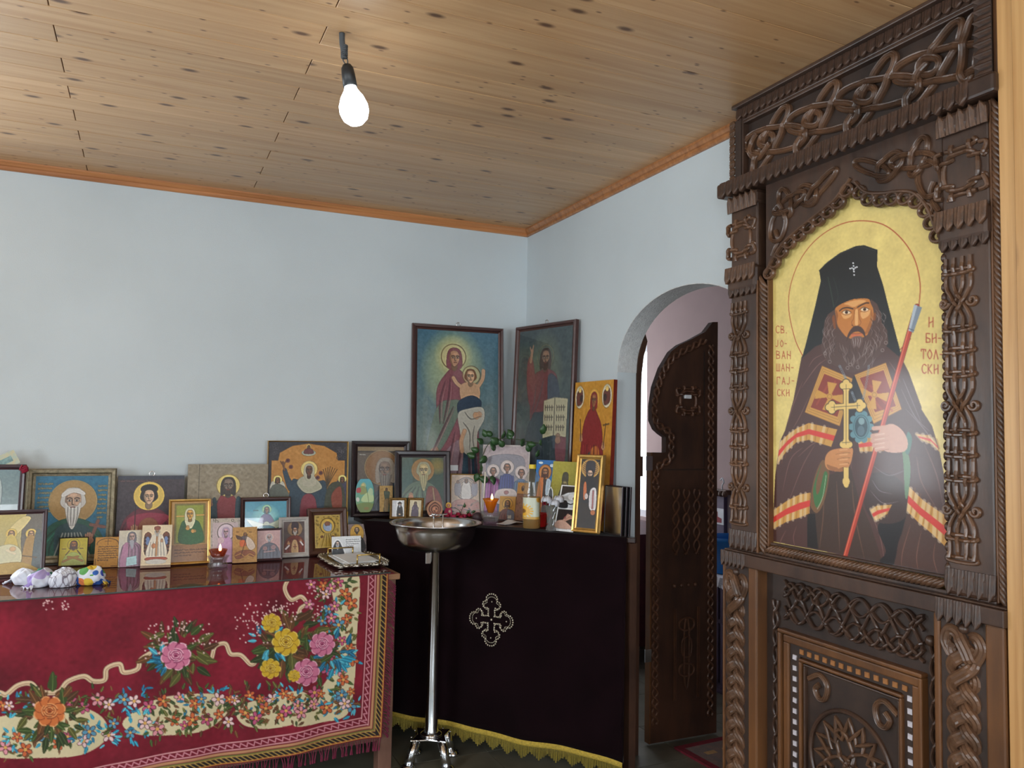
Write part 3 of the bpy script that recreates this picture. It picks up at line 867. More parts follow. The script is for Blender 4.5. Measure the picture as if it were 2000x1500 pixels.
# columns with capitals, knots and bases
def xknot(cx, cz, s):
    """woven cross of hooked bars"""
    a, b = s*.17, s*.5; out = []
    for g in (-1, 1):
        out.append((spline([(cx+g*a-b*.0, cz+b*1.0), (cx+g*a, cz+b*.55), (cx+g*a, cz+a*1.3), (cx+g*a*2.6, cz+a*1.2), (cx+g*b*.85, cz+a), (cx+g*b*.95, cz+a*2.2), (cx+g*b*.7, cz+a*2.4)], 6), False))
        out.append((spline([(cx+g*a, cz-b*1.0), (cx+g*a, cz-b*.55), (cx+g*a, cz-a*1.3), (cx+g*a*2.6, cz-a*1.2), (cx+g*b*.85, cz-a), (cx+g*b*.95, cz-a*2.2), (cx+g*b*.7, cz-a*2.4)], 6), False))
    q = s*.26
    out.append((spline([(cx-q, cz-q), (cx+q, cz-q), (cx+q, cz+q), (cx-q, cz+q)], 8, True)*[1, 1], True))
    out.append((spline([(cx-b*.55, cz+b*.82), (cx-a, cz+b*.8), (cx+a*1.6, cz+b*.85), (cx+b*.5, cz+b*1.02)], 6), False))
    out.append((spline([(cx-b*.45, cz-b*1.0), (cx-a, cz-b*.82), (cx+a*1.6, cz-b*.82), (cx+b*.45, cz-b*.8)], 6), False))
    return out
def shaft_knots(cx, z0, z1, n, hw):
    L_ = (z1-z0)/n; a, b = hw, hw*.36; out = []
    perm = {-a: b, -b: a, b: -a, a: -b}
    for x0 in (-a, -b, b, a):
        pts, x = [], x0
        for k in range(n):
            zt = z1-k*L_; y_ = perm[x]
            pts += [(cx+x, zt-.02*L_), (cx+x, zt-.16*L_), (cx+x, zt-.30*L_), (cx+x*.75+y_*.25, zt-.39*L_), (cx+(x+y_)/2, zt-.46*L_), (cx+x*.25+y_*.75, zt-.53*L_), (cx+y_, zt-.63*L_), (cx+y_, zt-.78*L_), (cx+y_, zt-.92*L_)]
            x = y_
        out.append((spline(pts, 4), False))
    for k in range(n):
        zt = z1-k*L_
        for f in (.16, .72, .93): out.append((oval(cx, zt-f*L_, hw*1.25, L_*.024, 0, 32), True))
        for g in (-1, 1): out.append((spiral(cx+g*hw*1.15, zt-.46*L_, hw*.42, 1.2, 180 if g > 0 else 0, g), False))
    return out
for sgn, x0, x1 in ((-1, -.508, -.372), (1, .334, .466)):
    cxm = (x0+x1)/2-.018*sgn*0
    c = ipart('column', [(x0, x1, -.012, .06, 1.09, 2.352)], M['carve'], .006)
    kx = x0+.045
    cap = ipart('capital', [(x0-.006, x1+.004, -.026, .05, 2.30, 2.350)], M['carve'], .012)
    leaf_row(cap, x0-.008, x1+.004, 2.292, 2.350, -.022, 5, LEAF_L, flip=True)
    cap = ipart('capital', [(x0-.008, x1+.004, -.026, .05, 2.005, 2.088)], M['carve'], .012)
    leaf_row(cap, x0-.012, x1+.004, 2.034, 2.092, -.030, 5, LEAF_L); leaf_row(cap, x0-.006, x1+.002, 1.984, 2.040, -.018, 5, LEAF)
    bs = ipart('base', [(x0-.004, x1+.002, -.020, .05, 1.10, 1.155)], M['carve'], .01)
    leaf_row(bs, x0-.004, x1+.002, 1.10, 1.166, -.016, 5, LEAF)
    knot('cross_knot', xknot(x0+.056, 2.19, .15), .0125, .009, -.012, M['carve_strap'], c, prof=PROF_S)
    knot('shaft_knot', shaft_knots(kx, 1.172, 1.972, 3, .034), .0105, .0085, -.012, M['carve_strap'], c, prof=PROF_S)
# rope mouldings beside and under the icon
mb = MB(); rope(mb, (-.350, 1.11), (-.350, 2.03), .019, .006, .034)
ro = mb.build('rope_moulding', M['carve_strap'], ico, smooth=True)
for bx_ in ((-.374, -.366, -.016, .03, 1.10, 2.03), (-.334, -.328, -.004, .03, 1.10, 2.05)): ipart('fillet', [bx_], M['carve_edge'], .002)
mb = MB(); rope(mb, (.481, 1.10), (.481, 2.342), .014, .004, .030); mb.build('rope_moulding', M['carve_strap'], ico, smooth=True)
for bx_ in ((.466, .472, -.012, .05, 1.10, 2.35), (.493, .503, -.010, .06, 1.10, 2.35)): ipart('fillet', [bx_], M['carve_edge'], .002)
mb = MB(); rope(mb, (-.325, 1.119), (.328, 1.119), .014, -.002, .030); mb.build('rope_moulding', M['carve_strap'], ico, smooth=True)
ipart('icon_ledge', [(-.372, .330, -.010, .06, 1.096, 1.106), (-.34, .335, .004, .03, 1.132, 1.140)], M['carve'], .002)
mb = MB()
for k in range(34): mb.ball((.337, -.006, 1.14+.026*k), .015, 8, 5, (.55, 1, .95))
tag(mb.build('beaded_edge', M['carve'], ico, smooth=True), kind='stuff')
# ogee canopy over the icon
lowL = [(-.335, 2.035), (-.300, 2.075), (-.255, 2.118), (-.20, 2.146), (-.14, 2.170), (-.08, 2.192), (-.03, 2.212), (.012, 2.245), (.030, 2.262)]
lowR = [(.048, 2.245), (.085, 2.205), (.14, 2.186), (.20, 2.176), (.245, 2.160), (.275, 2.130), (.295, 2.095), (.312, 2.050), (.332, 2.030)]
curve = np.vstack([spline(lowL, 5), spline(lowR, 5)])
mb = MB(); n = len(curve); vs = []
for x, z in curve: vs += [(x, -.006, z), (x, .022, z), (x, -.006, 2.352), (x, .022, 2.352)]
fs = []
for i in range(n-1):
    a, b = 4*i, 4*i+4
    fs += [(a, b, b+2, a+2), (a+1, a+3, b+3, b+1), (a, a+1, b+1, b)]
fs += [(0, 2, 3, 1), (4*n-4, 4*n-3, 4*n-1, 4*n-2)]
can = mb.add(vs, fs).build('canopy', M['carve'], ico)
for half in (spline(lowL, 5), spline(lowR, 5)):
    mb = MB(); strap(mb, half+[0, .012], np.zeros(len(half)), False, .012, .010, -.006, PROF_S); mb.build('arch_moulding', M['carve_strap'], can)
    d = np.r_[0, np.cumsum(np.linalg.norm(np.diff(half, axis=0), axis=1))]; m = max(4, int(d[-1]/.040))
    for i in range(m):
        s = (i+.5)*d[-1]/m; q = np.array([np.interp(s, d, half[:, 0]), np.interp(s, d, half[:, 1])])
        t = np.linspace(0, 2*math.pi, 20, endpoint=False)
        mb = MB(); P = np.c_[q[0]+.021*np.cos(t), q[1]-.006+.017*np.sin(t)]
        strap(mb, P, np.full(20, .002*(i % 2)), True, .0115, .009, -.004, PROF_S)
        mb.ball((q[0], .006, q[1]-.005), .010, 8, 5); mb.build('scallop_ring', M['carve_strap'], can)
for g in (-1, 1):
    c0 = .005 if g < 0 else .018
    P = [(oval(g*.245+c0, 2.268, .052, .022, 68*g), True), (oval(g*.225+c0, 2.262, .070, .020, -12*g), True), (oval(g*.150+c0, 2.268, .046, .030, 30*g), True), (oval(g*.09+c0, 2.282, .070, .016, -30*g), True),
         (oval(g*.278+c0, 2.196, .034, .050, 18*g), True), (spline([(g*.292+c0, 2.185), (g*.280+c0, 2.15), (g*.305+c0, 2.10)], 10), False)]
    knot('spandrel_knot', P, .0155, .011, -.006, M['carve_strap'], can)
# sill and lower half
si = ipart('sill', [(-.525, .505, -.045, .06, 1.050, 1.092), (-.515, .505, -.036, .06, 1.092, 1.098)], M['carve'], .004)
leaf_row(si, -.523, -.398, 1.040, 1.092, -.043, 6); leaf_row(si, .322, .448, 1.032, 1.092, -.043, 5)
for x0, x1 in ((-.524, -.392), (.326, .452)):
    po = ipart('lower_post', [(x0, x1, -.030, .06, 0.0, 1.052)], M['carve_dark'], .004)
    cx = (x0+x1)/2; A = .031; L_ = .147; P = []
    tt = np.linspace(0, 1, 150); zz = .985-tt*.975
    for ph in (0, 2*math.pi/3, 4*math.pi/3):
        P.append((np.c_[cx+A*np.sin(2*math.pi*(zz-.985)/L_+ph+1.2), zz], False))
    P.append((spline([(cx-.030, .955), (cx-.046, .985), (cx-.036, 1.012), (cx-.012, 1.008), (cx+.012, .975), (cx+.026, .945)], 6), False))
    P.append((spline([(cx+.034, .95), (cx+.050, .982), (cx+.038, 1.006), (cx+.016, 1.0), (cx-.006, .972), (cx-.022, .94)], 6), False))
    knot('braid', P, .031, .012, -.028, M['carve_strap'], po, dz=.010)
    MB().ball((cx+.004, -.032, 1.024), .013, 10, 6).build('boss', M['carve'], po, smooth=True)
for bx_ in ((-.524, -.512, -.036, .05, 0, 1.05), (-.394, -.352, -.034, .05, 0, 1.05), (.308, .328, -.034, .05, 0, 1.05), (.450, .500, -.036, .06, 0, 1.05)):
    ipart('post_edge', [bx_], M['carve_edge'], .006)
pn = ipart('lower_panel', [(-.355, .312, .012, .06, 0, 1.052)], M['carve_dark'], 0)
P = []
tt = np.linspace(0, 1, 170); xx = -.265+.515*tt
for k, (zc, am, per, ph) in enumerate(((1.000, .026, .155, 0), (1.000, .026, .155, math.pi), (.925, .026, .155, .6), (.925, .026, .155, math.pi+.6), (.962, .060, .206, .3), (.962, .060, .206, .3+2*math.pi/3), (.962, .060, .206, .3+4*math.pi/3))):
    P.append((np.c_[xx, zc+am*np.sin(2*math.pi*xx/per+ph)], False))
knot('lattice_knot', P, .0095, .008, .008, M['carve'], pn, prof=PROF_S)
MB().ball((.272, .004, .962), .015, 10, 6).build('boss', M['carve'], pn, smooth=True)
for cx in (-.305, .280):
    zz = np.linspace(.955, .02, 160); P = [(np.c_[cx+.0105*np.sin(2*math.pi*zz/.115+ph), zz], False) for ph in (0, math.pi)]
    knot('twist_strap', P, .010, .008, .008, M['carve'], pn, prof=PROF_S)
# framed inner panel with inlaid squares
def frame_bars(x0, x1, z1, w, y0, y1, mat, name):
    ipart(name, [(x0, x1, y0, y1, z1-w, z1)], mat, .004, pn); ipart(name, [(x0, x0+w, y0, y1, 0, z1-w)], mat, .004, pn); ipart(name, [(x1-w, x1, y0, y1, 0, z1-w)], mat, .004, pn)
frame_bars(-.278, .256, .872, .012, -.014, .02, M['carve_edge'], 'outer_bead')
frame_bars(-.262, .242, .856, .024, -.004, .02, M['carve_edge'], 'inner_rail')
ipart('inlay_bed', [(-.240, .222, .004, .02, .80, .832), (-.240, -.194, .004, .02, 0, .80), (.182, .222, .004, .02, 0, .80)], M['carve_dark'], 0, pn)
frame_bars(-.192, .188, .797, .010, -.008, .02, M['carve_edge'], 'inner_bead')
frame_bars(-.178, .176, .783, .007, -.002, .02, M['carve'], 'inner_bead')
M['inlay'] = plain('bone_inlay', (196, 190, 196), 0.4, var=0.2, scale=60)
M['inlay_wood'] = plain('wood_inlay', (150, 100, 56), 0.45, var=0.25, scale=60)
SQ = MB().box(-.0075, .0075, -.003, .003, -.0075, .0075).mesh('inlay', M['inlay'])
SQW = MB().box(-.0075, .0075, -.003, .003, -.0075, .0075).mesh('inlay', M['inlay_wood'])
for k in range(24):
    for x in (-.216, .208): link('inlay', SQ, pn, (x, .003, .792-.0335*k), (0, R(random.uniform(-5, 5)), 0))
for k in range(13): link('inlay', SQW, pn, (-.186+.0315*k, .003, .816), (0, R(random.uniform(-5, 5)), 0))
# round medallion with a star of straps
mc = (-.005, .535); t = np.linspace(0, 2*math.pi, 72, endpoint=False)
mb = MB(); strap(mb, np.c_[mc[0]+.150*np.cos(t), mc[1]+.150*np.sin(t)], np.zeros(72), True, .014, .010, .010, PROF_S); mb.build('medallion_ring', M['carve'], pn)
P = []
for k in range(2):
    a = np.linspace(0, 2*math.pi, 9)[:-1]+k*math.pi/8*1.0
    star = []
    for i in range(8):
        star += [(mc[0]+.132*math.cos(a[i]), mc[1]+.132*math.sin(a[i])), (mc[0]+.070*math.cos(a[i]+math.pi/8), mc[1]+.070*math.sin(a[i]+math.pi/8))]
    st = np.array(star); st = np.vstack([st[i]+(st[(i+1) % 16]-st[i])*f for i in range(16) for f in (0, .25, .5, .75)])
    P.append((st, True))
for i in range(4): P.append((oval(mc[0]+.045*math.cos(i*math.pi/2+.4), mc[1]+.045*math.sin(i*math.pi/2+.4), .052, .026, math.degrees(i*math.pi/2+.4)), True))
knot('star_knot', P, .012, .009, .010, M['carve_strap'], pn, prof=PROF_S)
for cx, cz, g in ((-.118, .728, 1), (.120, .722, -1)):
    q = spline([(cx-g*.045, cz+.012), (cx, cz+.036), (cx+g*.030, cz+.012), (cx+g*.022, cz-.028), (cx-g*.002, cz-.036), (cx-g*.018, cz-.012), (cx-g*.002, cz+.006)], 8)
    knot('comma_scroll', [(q, False)], .016, .010, .010, M['carve_strap'], pn)

# ================================================================== the large painted icon inside the screen
IQ = [(1502.8, 411.7), (1860.4, 289.4), (1873.3, 1158.0), (1503.7, 1081.1)]   # drawing frame of the picture: its four corners
def big_icon():
    c = Canvas(340, 640, IQ, (230, 206, 126))
    c.mottle(5, 30, 1, (1, 1, .6)); c.mottle(3, 6, 2, (1, 1, .6))
    A = lambda *q: [(1400+.3*x, 350+.3*y) for x, y in q]
    B = lambda *q: [(1400+.3*x, 700+.3*y) for x, y in q]
    F = lambda *q: [(1550+x*.13333, 560+y*.13333) for x, y in q]
    red = (176, 62, 36); blk = (20, 22, 22); br = (78, 47, 41); brd = (40, 24, 22); brl = (128, 88, 78)
    gold = (206, 152, 70); goldd = (138, 86, 34); goldl = (240, 206, 130)
    # halo line
    c.line(A((560, 1150), (510, 1040), (470, 850), (482, 690), (545, 525), (650, 392), (790, 302), (930, 272), (1080, 296), (1200, 388), (1285, 520), (1322, 680), (1314, 830)), 1.7, red)
    c.line(A((1260, 1040), (1190, 1112)), 1.7, red)
    # lettering
    for s, x, y, h in (('СВ.', 387, 955, 46), ('ЈО-', 385, 1048, 42), ('ВАН', 390, 1118, 50), ('ШАН-', 390, 1202, 46), ('ГАЈ-', 394, 1288, 46), ('СКИ', 396, 1368, 42)):
        q = A((x, y))[0]; c.text(s, q[0], q[1], h*.3, red, 1.5, .46, .24, 0.02)
    for s, x, y, h in (('И', 1380, 900, 62), ('БИ-', 1362, 1005, 58), ('ТОЛ-', 1330, 1108, 60), ('СКИ', 1335, 1205, 58)):
        q = A((x, y))[0]; c.text(s, q[0], q[1], h*.3, red, 1.7, .46, .22, 0.03)
    # mantle
    body = A((552, 1160), (600, 1080), (700, 1000), (860, 1000), (1060, 1040), (1150, 1080), (1205, 1170), (1250, 1260), (1330, 1480))+B((1330, 330), (1400, 440), (1445, 590), (1478, 760), (1494, 1100), (1502, 1425))+B((1100, 1345), (700, 1255), (362, 1190))+B((366, 1060), (382, 760), (395, 660), (412, 540), (445, 470), (500, 270), (530, 110))
    c.poly(body, br, False)
    # veil and hat
    c.poly(A((668, 598), (664, 596), (720, 540), (800, 482), (905, 436), (960, 431), (1046, 461), (1043, 570), (1082, 690), (1122, 850), (1190, 1105), (1203, 1170), (1120, 1100), (1000, 1010), (760, 1040), (640, 1090), (555, 1165), (580, 1075), (640, 832), (678, 662)), blk, False)
    c.line(A((724, 640), (745, 740), (762, 830)), 2.2, (46, 58, 46)); c.line(A((760, 640), (790, 760), (760, 838)), 1.2, (40, 48, 40)); c.line(A((700, 560), (800, 490), (930, 446), (1030, 468)), 1.5, (44, 48, 50))
    for x, y in ((888, 548), (890, 566), (892, 584), (893, 602), (894, 625), (868, 583), (912, 573), (880, 580), (902, 577), (891, 590)): c.ell(*A((x, y))[0], 1.6, 1.6, (232, 234, 238))
    # hair mass
    hair = (84, 58, 50)
    c.poly(F((620, 320), (500, 410), (455, 500), (440, 640), (420, 800), (400, 880), (420, 980), (500, 1110), (640, 1170), (760, 1240), (860, 1260), (960, 1230), (1080, 1170), (1200, 1060), (1300, 960), (1385, 830), (1370, 640), (1290, 520), (1280, 400), (1220, 250), (1130, 185), (1060, 400), (1000, 700), (800, 700), (640, 500)), hair, False)
    # face
    sk = (196, 122, 52); skl = (236, 178, 112); skd = (132, 72, 30)
    c.poly(F((565, 460), (600, 420), (620, 600), (590, 600)), skd); c.poly(F((1165, 400), (1200, 380), (1195, 490), (1150, 480)), skd)
    c.poly(F((610, 350), (640, 290), (760, 225), (900, 180), (1090, 178), (1130, 250), (1165, 330), (1165, 460), (1140, 560), (1105, 650), (1060, 720), (920, 770), (780, 740), (690, 640), (640, 560)), sk)
    c.poly(F((620, 340), (650, 420), (640, 540), (700, 650), (760, 720), (690, 650), (628, 540)), skd, a=.7); c.poly(F((1130, 320), (1120, 480), (1060, 640), (1030, 700), (1110, 650), (1160, 460)), skd, a=.45)
    c.poly(F((740, 250), (880, 205), (1000, 195), (1060, 215), (960, 260), (880, 300), (800, 270)), skl, a=.75)
    c.poly(F((700, 400), (760, 420), (850, 400), (820, 450), (740, 470)), skl, a=.8); c.poly(F((980, 380), (1060, 370), (1120, 340), (1100, 420), (1010, 470)), skl, a=.85)
    c.poly(F((905, 340), (940, 340), (945, 480), (940, 560), (905, 565), (895, 500)), skl, a=.9); c.line(F((890, 340), (880, 460), (850, 520), (870, 570)), 1.0, skd); c.line(F((950, 340), (960, 450), (985, 520), (970, 560)), .9, skd)
    c.line(F((850, 560), (900, 590), (970, 560)), 1.1, (90, 48, 26))
    for ex, ey, g in ((775, 378, -1), (1040, 335, 1)):
        c.ell(*F((ex, ey))[0], 8.2, 4.2, (224, 176, 120)); c.ell(*F((ex, ey))[0], 6.6, 3.0, (242, 222, 190)); c.ell(*F((ex, ey-2))[0], 3.2, 3.2, (82, 44, 18)); c.ell(*F((ex, ey-2))[0], 1.5, 1.5, (20, 12, 8))
        c.line(F((ex-70, ey+2), (ex-10, ey-34), (ex+70, ey-2)), 1.1, (60, 32, 16)); c.line(F((ex-60, ey+24), (ex, ey+36), (ex+60, ey+14)), .8, skd)
    c.line(F((675, 355), (720, 320), (790, 308), (870, 325)), 2.6, (52, 32, 22)); c.line(F((940, 300), (1000, 265), (1060, 240), (1100, 240)), 2.6, (52, 32, 22))
    c.line(F((880, 300), (900, 325)), .8, skd); c.line(F((915, 330), (930, 300)), .8, skd)
    # moustache, lips, beard
    c.poly(F((860, 600), (915, 575), (985, 590), (1040, 660), (1050, 760), (1010, 690), (930, 655), (850, 690), (800, 760), (770, 800), (800, 690)), (70, 42, 34))
    c.poly(F((850, 690), (900, 680), (940, 685), (995, 680), (1005, 700), (960, 735), (880, 745), (840, 735)), (206, 110, 66)); c.line(F((850, 690), (925, 690), (1000, 678)), .8, (110, 50, 34))
    g = np.random.default_rng(5)
    for k in range(120):
        t = g.random(); side = g.choice([-1, 0, 1]); lt = (176, 160, 156) if g.random() < .55 else (56, 36, 32)
        if side == 0: x = g.uniform(660, 1200); y = g.uniform(780, 1060); q = [(x, y), (x+(920-x)*.1+g.normal(0, 14), y+70), (x+(900-x)*.25+g.normal(0, 20), y+140)]
        elif side < 0: x = g.uniform(430, 610)+0; y = g.uniform(400, 950); q = [(x+30, y), (x-10, y+60), (x+12, y+130)]
        else: x = g.uniform(1130, 1350); y = g.uniform(330, 900); q = [(x-30, y), (x+14, y+60), (x-8, y+130)]
        c.line(F(*q), g.uniform(.5, 1.0), lt, taper=True, a=.85)
    c.poly(F((860, 745), (920, 725), (1000, 735), (1010, 800), (960, 900), (920, 860), (880, 900), (840, 800)), (110, 84, 76))
    for k in range(9): x = 850+18*k; c.line(F((x, 750), (x+4, 800), (920+(x-920)*.6, 880)), .7, (200, 190, 188) if k % 2 else (70, 48, 42), taper=True)
    for x, y in ((465, 975), (530, 1100), (830, 1140), (940, 1180), (1350, 820), (1300, 930), (790, 1190)): c.ring(*F((x, y))[0], 3.0, .8, (186, 174, 170), a=.8)
    # shoulder folds
    for q in (((430, 990), (300, 1060), (220, 1180)), ((480, 1060), (330, 1180), (160, 1420)), ((400, 1100), (240, 1300), (120, 1480)), ((1400, 1100), (1500, 1250), (1560, 1400))): c.line(F(*q), 1.6, brl, taper=True)
    for q in (((1210, 130), (1260, 250), (1330, 420)), ((1200, 200), (1290, 380), (1380, 470)), ((1230, 330), (1340, 450), (1420, 560))): c.line(B(*q), 1.4, (128, 112, 118), taper=True)
    # ---- mantle folds below the arms
    for q in (((560, 150), (500, 300), (460, 430)), ((600, 250), (540, 380), (500, 450)), ((560, 580), (480, 660), (430, 860)), ((640, 560), (560, 700), (470, 930)), ((700, 520), (620, 560), (530, 640)), ((450, 1120), (420, 1180), (410, 1220)), ((520, 1090), (500, 1160), (510, 1230)),
              ((880, 640), (860, 900), (830, 1250)), ((800, 760), (770, 980), (760, 1230)), ((930, 900), (960, 1080), (1020, 1290)), ((1000, 1000), (1060, 1150), (1090, 1310)), ((1350, 560), (1430, 760), (1470, 950)), ((1300, 640), (1330, 800), (1420, 960)), ((1300, 1100), (1290, 1240), (1300, 1380)), ((1380, 1180), (1400, 1300), (1420, 1400)), ((1230, 1140), (1190, 1240), (1160, 1350))):
        c.line(B(*q), 2.0, brl, taper=True, a=.8)
    c.poly(B((590, 1010), (680, 900), (730, 760), (870, 700), (920, 900), (1000, 1080), (1080, 1330), (590, 1225)), (64, 42, 30), False)
    for q in (((700, 900), (690, 1060), (670, 1230)), ((780, 800), (790, 1000), (800, 1250)), ((880, 800), (900, 1020), (960, 1300))): c.line(B(*q), 2.6, (112, 78, 56), taper=True, a=.8)
    c.poly(B((590, 1010), (640, 1010), (660, 1240), (590, 1225)), (22, 14, 12), False); c.poly(B((1050, 1080), (1240, 1000), (1180, 1200), (1150, 1345), (1060, 1320), (1100, 1250)), (18, 12, 12))
    c.poly(B((1150, 1345), (1235, 1010), (1480, 1220), (1505, 1425)), (76, 48, 38), False)
    for q in (((1260, 1080), (1210, 1250), (1200, 1350)), ((1330, 1120), (1300, 1280), (1310, 1380)), ((1420, 1200), (1410, 1300), (1440, 1410))): c.line(B(*q), 1.6, (124, 84, 66), taper=True)
    c.poly(B((960, 780), (1080, 740), (1200, 800), (1250, 930), (1220, 1040), (1120, 1075), (1020, 1050), (960, 950)), (62, 40, 34))
    for q in (((1010, 790), (1060, 860), (1140, 880)), ((1000, 860), (1080, 940), (1180, 930)), ((1020, 700), (1120, 760), (1240, 720))): c.line(B(*q), 1.4, (120, 104, 110), taper=True)
    # banded stripes of the mantle
    def band(top, bot):
        c.poly(B(*top, *bot[::-1]), gold, False); T_, Bt = np.array(top, float), np.array(bot, float)
        m1, m2 = T_+(Bt-T_)*.36, T_+(Bt-T_)*.66
        for i in range(len(top)-1):
            for f in (.12, .55):
                p = T_[i]+(T_[i+1]-T_[i])*f; q = Bt[i]+(Bt[i+1]-Bt[i])*(f*.9+.02); c.line(B(tuple(p), tuple(q)), 7.0, (236, 214, 178), False, .55); p2 = p+[26, 0]; c.line(B(tuple(p2), tuple(q+[22, 0])), 2.4, (140, 80, 30), False, .4)
        c.poly(B(*map(tuple, m1), *map(tuple, m2[::-1])), (214, 60, 48), False)
    band([(412, 545), (470, 490), (520, 455), (600, 420), (785, 462)], [(395, 690), (450, 610), (520, 545), (600, 530), (745, 575)])
    band([(372, 985), (460, 925), (540, 885), (612, 872)], [(370, 1110), (450, 1065), (540, 1035), (604, 1008)])
    band([(1252, 835), (1340, 920), (1410, 970), (1492, 1025)], [(1235, 990), (1310, 1065), (1400, 1140), (1494, 1232)])
    band([(998, 985), (1040, 958), (1140, 950)], [(1030, 1055), (1060, 1040), (1110, 1010)])
    band([(1290, 490), (1380, 500), (1425, 545)], [(1330, 530), (1400, 560), (1450, 610)])
    band([(918, 530), (1000, 505), (1080, 500)], [(930, 605), (1010, 605), (1110, 600)])
    # green sleeve linings
    c.poly(B((690, 660), (640, 760), (612, 900), (615, 970), (655, 1005), (700, 930), (728, 800), (730, 720)), (120, 84, 50)); c.poly(B((680, 690), (640, 800), (628, 880), (650, 970), (700, 880), (722, 760), (700, 740), (670, 860), (650, 880), (650, 800)), (60, 112, 58)); c.line(B((712, 760), (690, 900), (655, 980)), 1.0, (196, 214, 180))
    c.poly(B((1205, 560), (1240, 600), (1260, 720), (1245, 880), (1225, 900), (1215, 700)), (96, 128, 92)); c.poly(B((1240, 480), (1270, 520), (1250, 620), (1225, 600)), (70, 110, 96))
    # book-like tablets with crosses on the chest
    def tablet(o, i_, cc):
        c.poly(B(*o), gold, False); c.line(B(*o, o[0]), 1.0, goldd, False)
        for f in (.35, .7): c.line(B(*[tuple(np.array(p)+(np.array(q)-np.array(p))*f) for p, q in zip(o+[o[0]], i_+[i_[0]])]), .6, goldd, False)
        c.poly(B(*i_), (140, 50, 32), False)
        for q in (((i_[0][0]+30, i_[0][1]+60), (i_[3][0]+40, i_[3][1]-20)), ((i_[0][0]+70, i_[0][1]+50), (i_[3][0]+110, i_[3][1]-10))): c.line(B(*q), 4.5, (176, 74, 44), False, .6)
        x, y = cc
        for k in range(4):
            a_ = math.pi/2*k+.18; ca, sa = math.cos(a_), math.sin(a_)
            c.poly(B((x+14*ca-8*sa, y+14*sa+8*ca), (x+92*ca-32*sa, y+92*sa+32*ca), (x+92*ca+32*sa, y+92*sa-32*ca), (x+14*ca+8*sa, y+14*sa-8*ca)), (206, 150, 62), False)
        c.ell(*B((x, y))[0], 6.5, 6.5, (206, 150, 62)); c.ring(*B((x, y))[0], 4.2, .8, goldd)
    tablet([(686, 48), (884, 132), (800, 440), (574, 350)], [(700, 100), (850, 160), (786, 380), (612, 318)], (735, 248))
    tablet([(896, 108), (1100, 28), (1202, 330), (1020, 425)], [(930, 128), (1085, 76), (1165, 310), (1030, 350)], (1025, 236))
    c.poly(B((884, 132), (896, 108), (1020, 425), (930, 520), (850, 560), (820, 440)), (34, 30, 34), False)
    # chains
    for q in (((800, 50), (830, 110), (845, 150)), ((990, 50), (975, 150), (955, 250), (935, 300)), ((880, 220), (900, 270), (930, 310))):
        S = spline(q, 6)
        for k in range(0, len(S)): c.ring(*B(tuple(S[k]))[0], 1.9, .9, (128, 140, 150))
    # oval medallion
    t = np.linspace(0, 2*math.pi, 11)[:-1]
    for a_ in t: c.ell(*B((940+62*math.cos(a_), 445+86*math.sin(a_)))[0], 6.5, 6.5, (96, 140, 150))
    c.ell(*B((940, 445))[0], 18, 27, (96, 140, 150)); c.ring(*B((940, 445))[0], 15, 1.2, (44, 76, 86), ry=23); c.ell(*B((940, 445))[0], 12.5, 20, (52, 78, 88)); c.ell(*B((942, 408))[0], 6, 7, (130, 160, 166)); c.ell(*B((938, 470))[0], 7, 10, (84, 110, 122))
    # left hand (viewer's left) holding the cross
    hs = (206, 138, 80); hd = (130, 76, 40); hl = (240, 190, 140)
    c.poly(B((708, 640), (740, 600), (800, 585), (880, 582), (882, 640), (862, 700), (820, 735), (740, 728), (708, 700)), hs)
    c.poly(B((716, 690), (740, 726), (820, 735), (860, 700), (800, 712), (750, 700)), hd, a=.6)
    # gold cross
    cr = (232, 196, 112)
    for q in (((842, 160), (842, 830)), ((738, 318), (940, 306))): c.line(B(*q), 13.5, (60, 40, 20), False)
    for x, y in ((842, 178), (750, 318), (930, 306), (842, 560)):
        for dx, dy in ((0, -20), (-20, 0), (20, 0), (0, 20)): c.ell(*B((x+dx, y+dy))[0], 8.0, 8.0, (60, 40, 20))
    for q in (((842, 165), (842, 822)), ((742, 318), (936, 306))): c.line(B(*q), 11, cr, False)
    for x, y in ((842, 178), (750, 318), (930, 306), (842, 560)):
        for dx, dy in ((0, -20), (-20, 0), (20, 0), (0, 20)): c.ell(*B((x+dx, y+dy))[0], 6.4, 6.4, cr)
    for q in (((842, 170), (842, 560)), ((746, 318), (932, 306)), ((822, 200), (866, 196)), ((815, 548), (870, 545)), ((765, 300), (765, 338)), ((915, 290), (915, 325))): c.line(B(*q), .9, (50, 34, 20), False)
    # fingers over the shaft
    for k, (x, y) in enumerate(((872, 600), (870, 632), (862, 664), (850, 694))):
        c.line(B((770+8*k, y+8), (820, y-2), (x, y)), 9.2, hs); c.line(B((775+8*k, y+24), (825, y+13), (x-2, y+14)), .8, hd); c.line(B((800, y-4), (850, y-8)), 1.6, hl, a=.7)
    c.ell(*B((842, 800))[0], 7, 9, cr)
    # staff
    c.line([A((1300, 830))[0], B((832, 1300))[0]], 10.5, (90, 34, 24), False); c.line([A((1300, 830))[0], B((832, 1300))[0]], 8.8, (184, 62, 40), False); c.line([A((1292, 830))[0], B((826, 1296))[0]], 2.4, (226, 110, 80), False)
    c.poly(A((1283, 818), (1335, 835), (1278, 1000), (1245, 985)), (128, 140, 154), False); c.poly(A((1283, 818), (1305, 822), (1258, 992), (1245, 985)), (182, 192, 202), False); c.line(A((1248, 972), (1282, 985)), 1.2, (70, 80, 96))
    # right hand with fingers round the staff
    hs = (206, 158, 138); hl = (232, 200, 186); hd = (150, 96, 80)
    c.poly(B((1060, 470), (1130, 425), (1200, 460), (1240, 530), (1235, 590), (1190, 612), (1100, 605), (1060, 560)), hs)
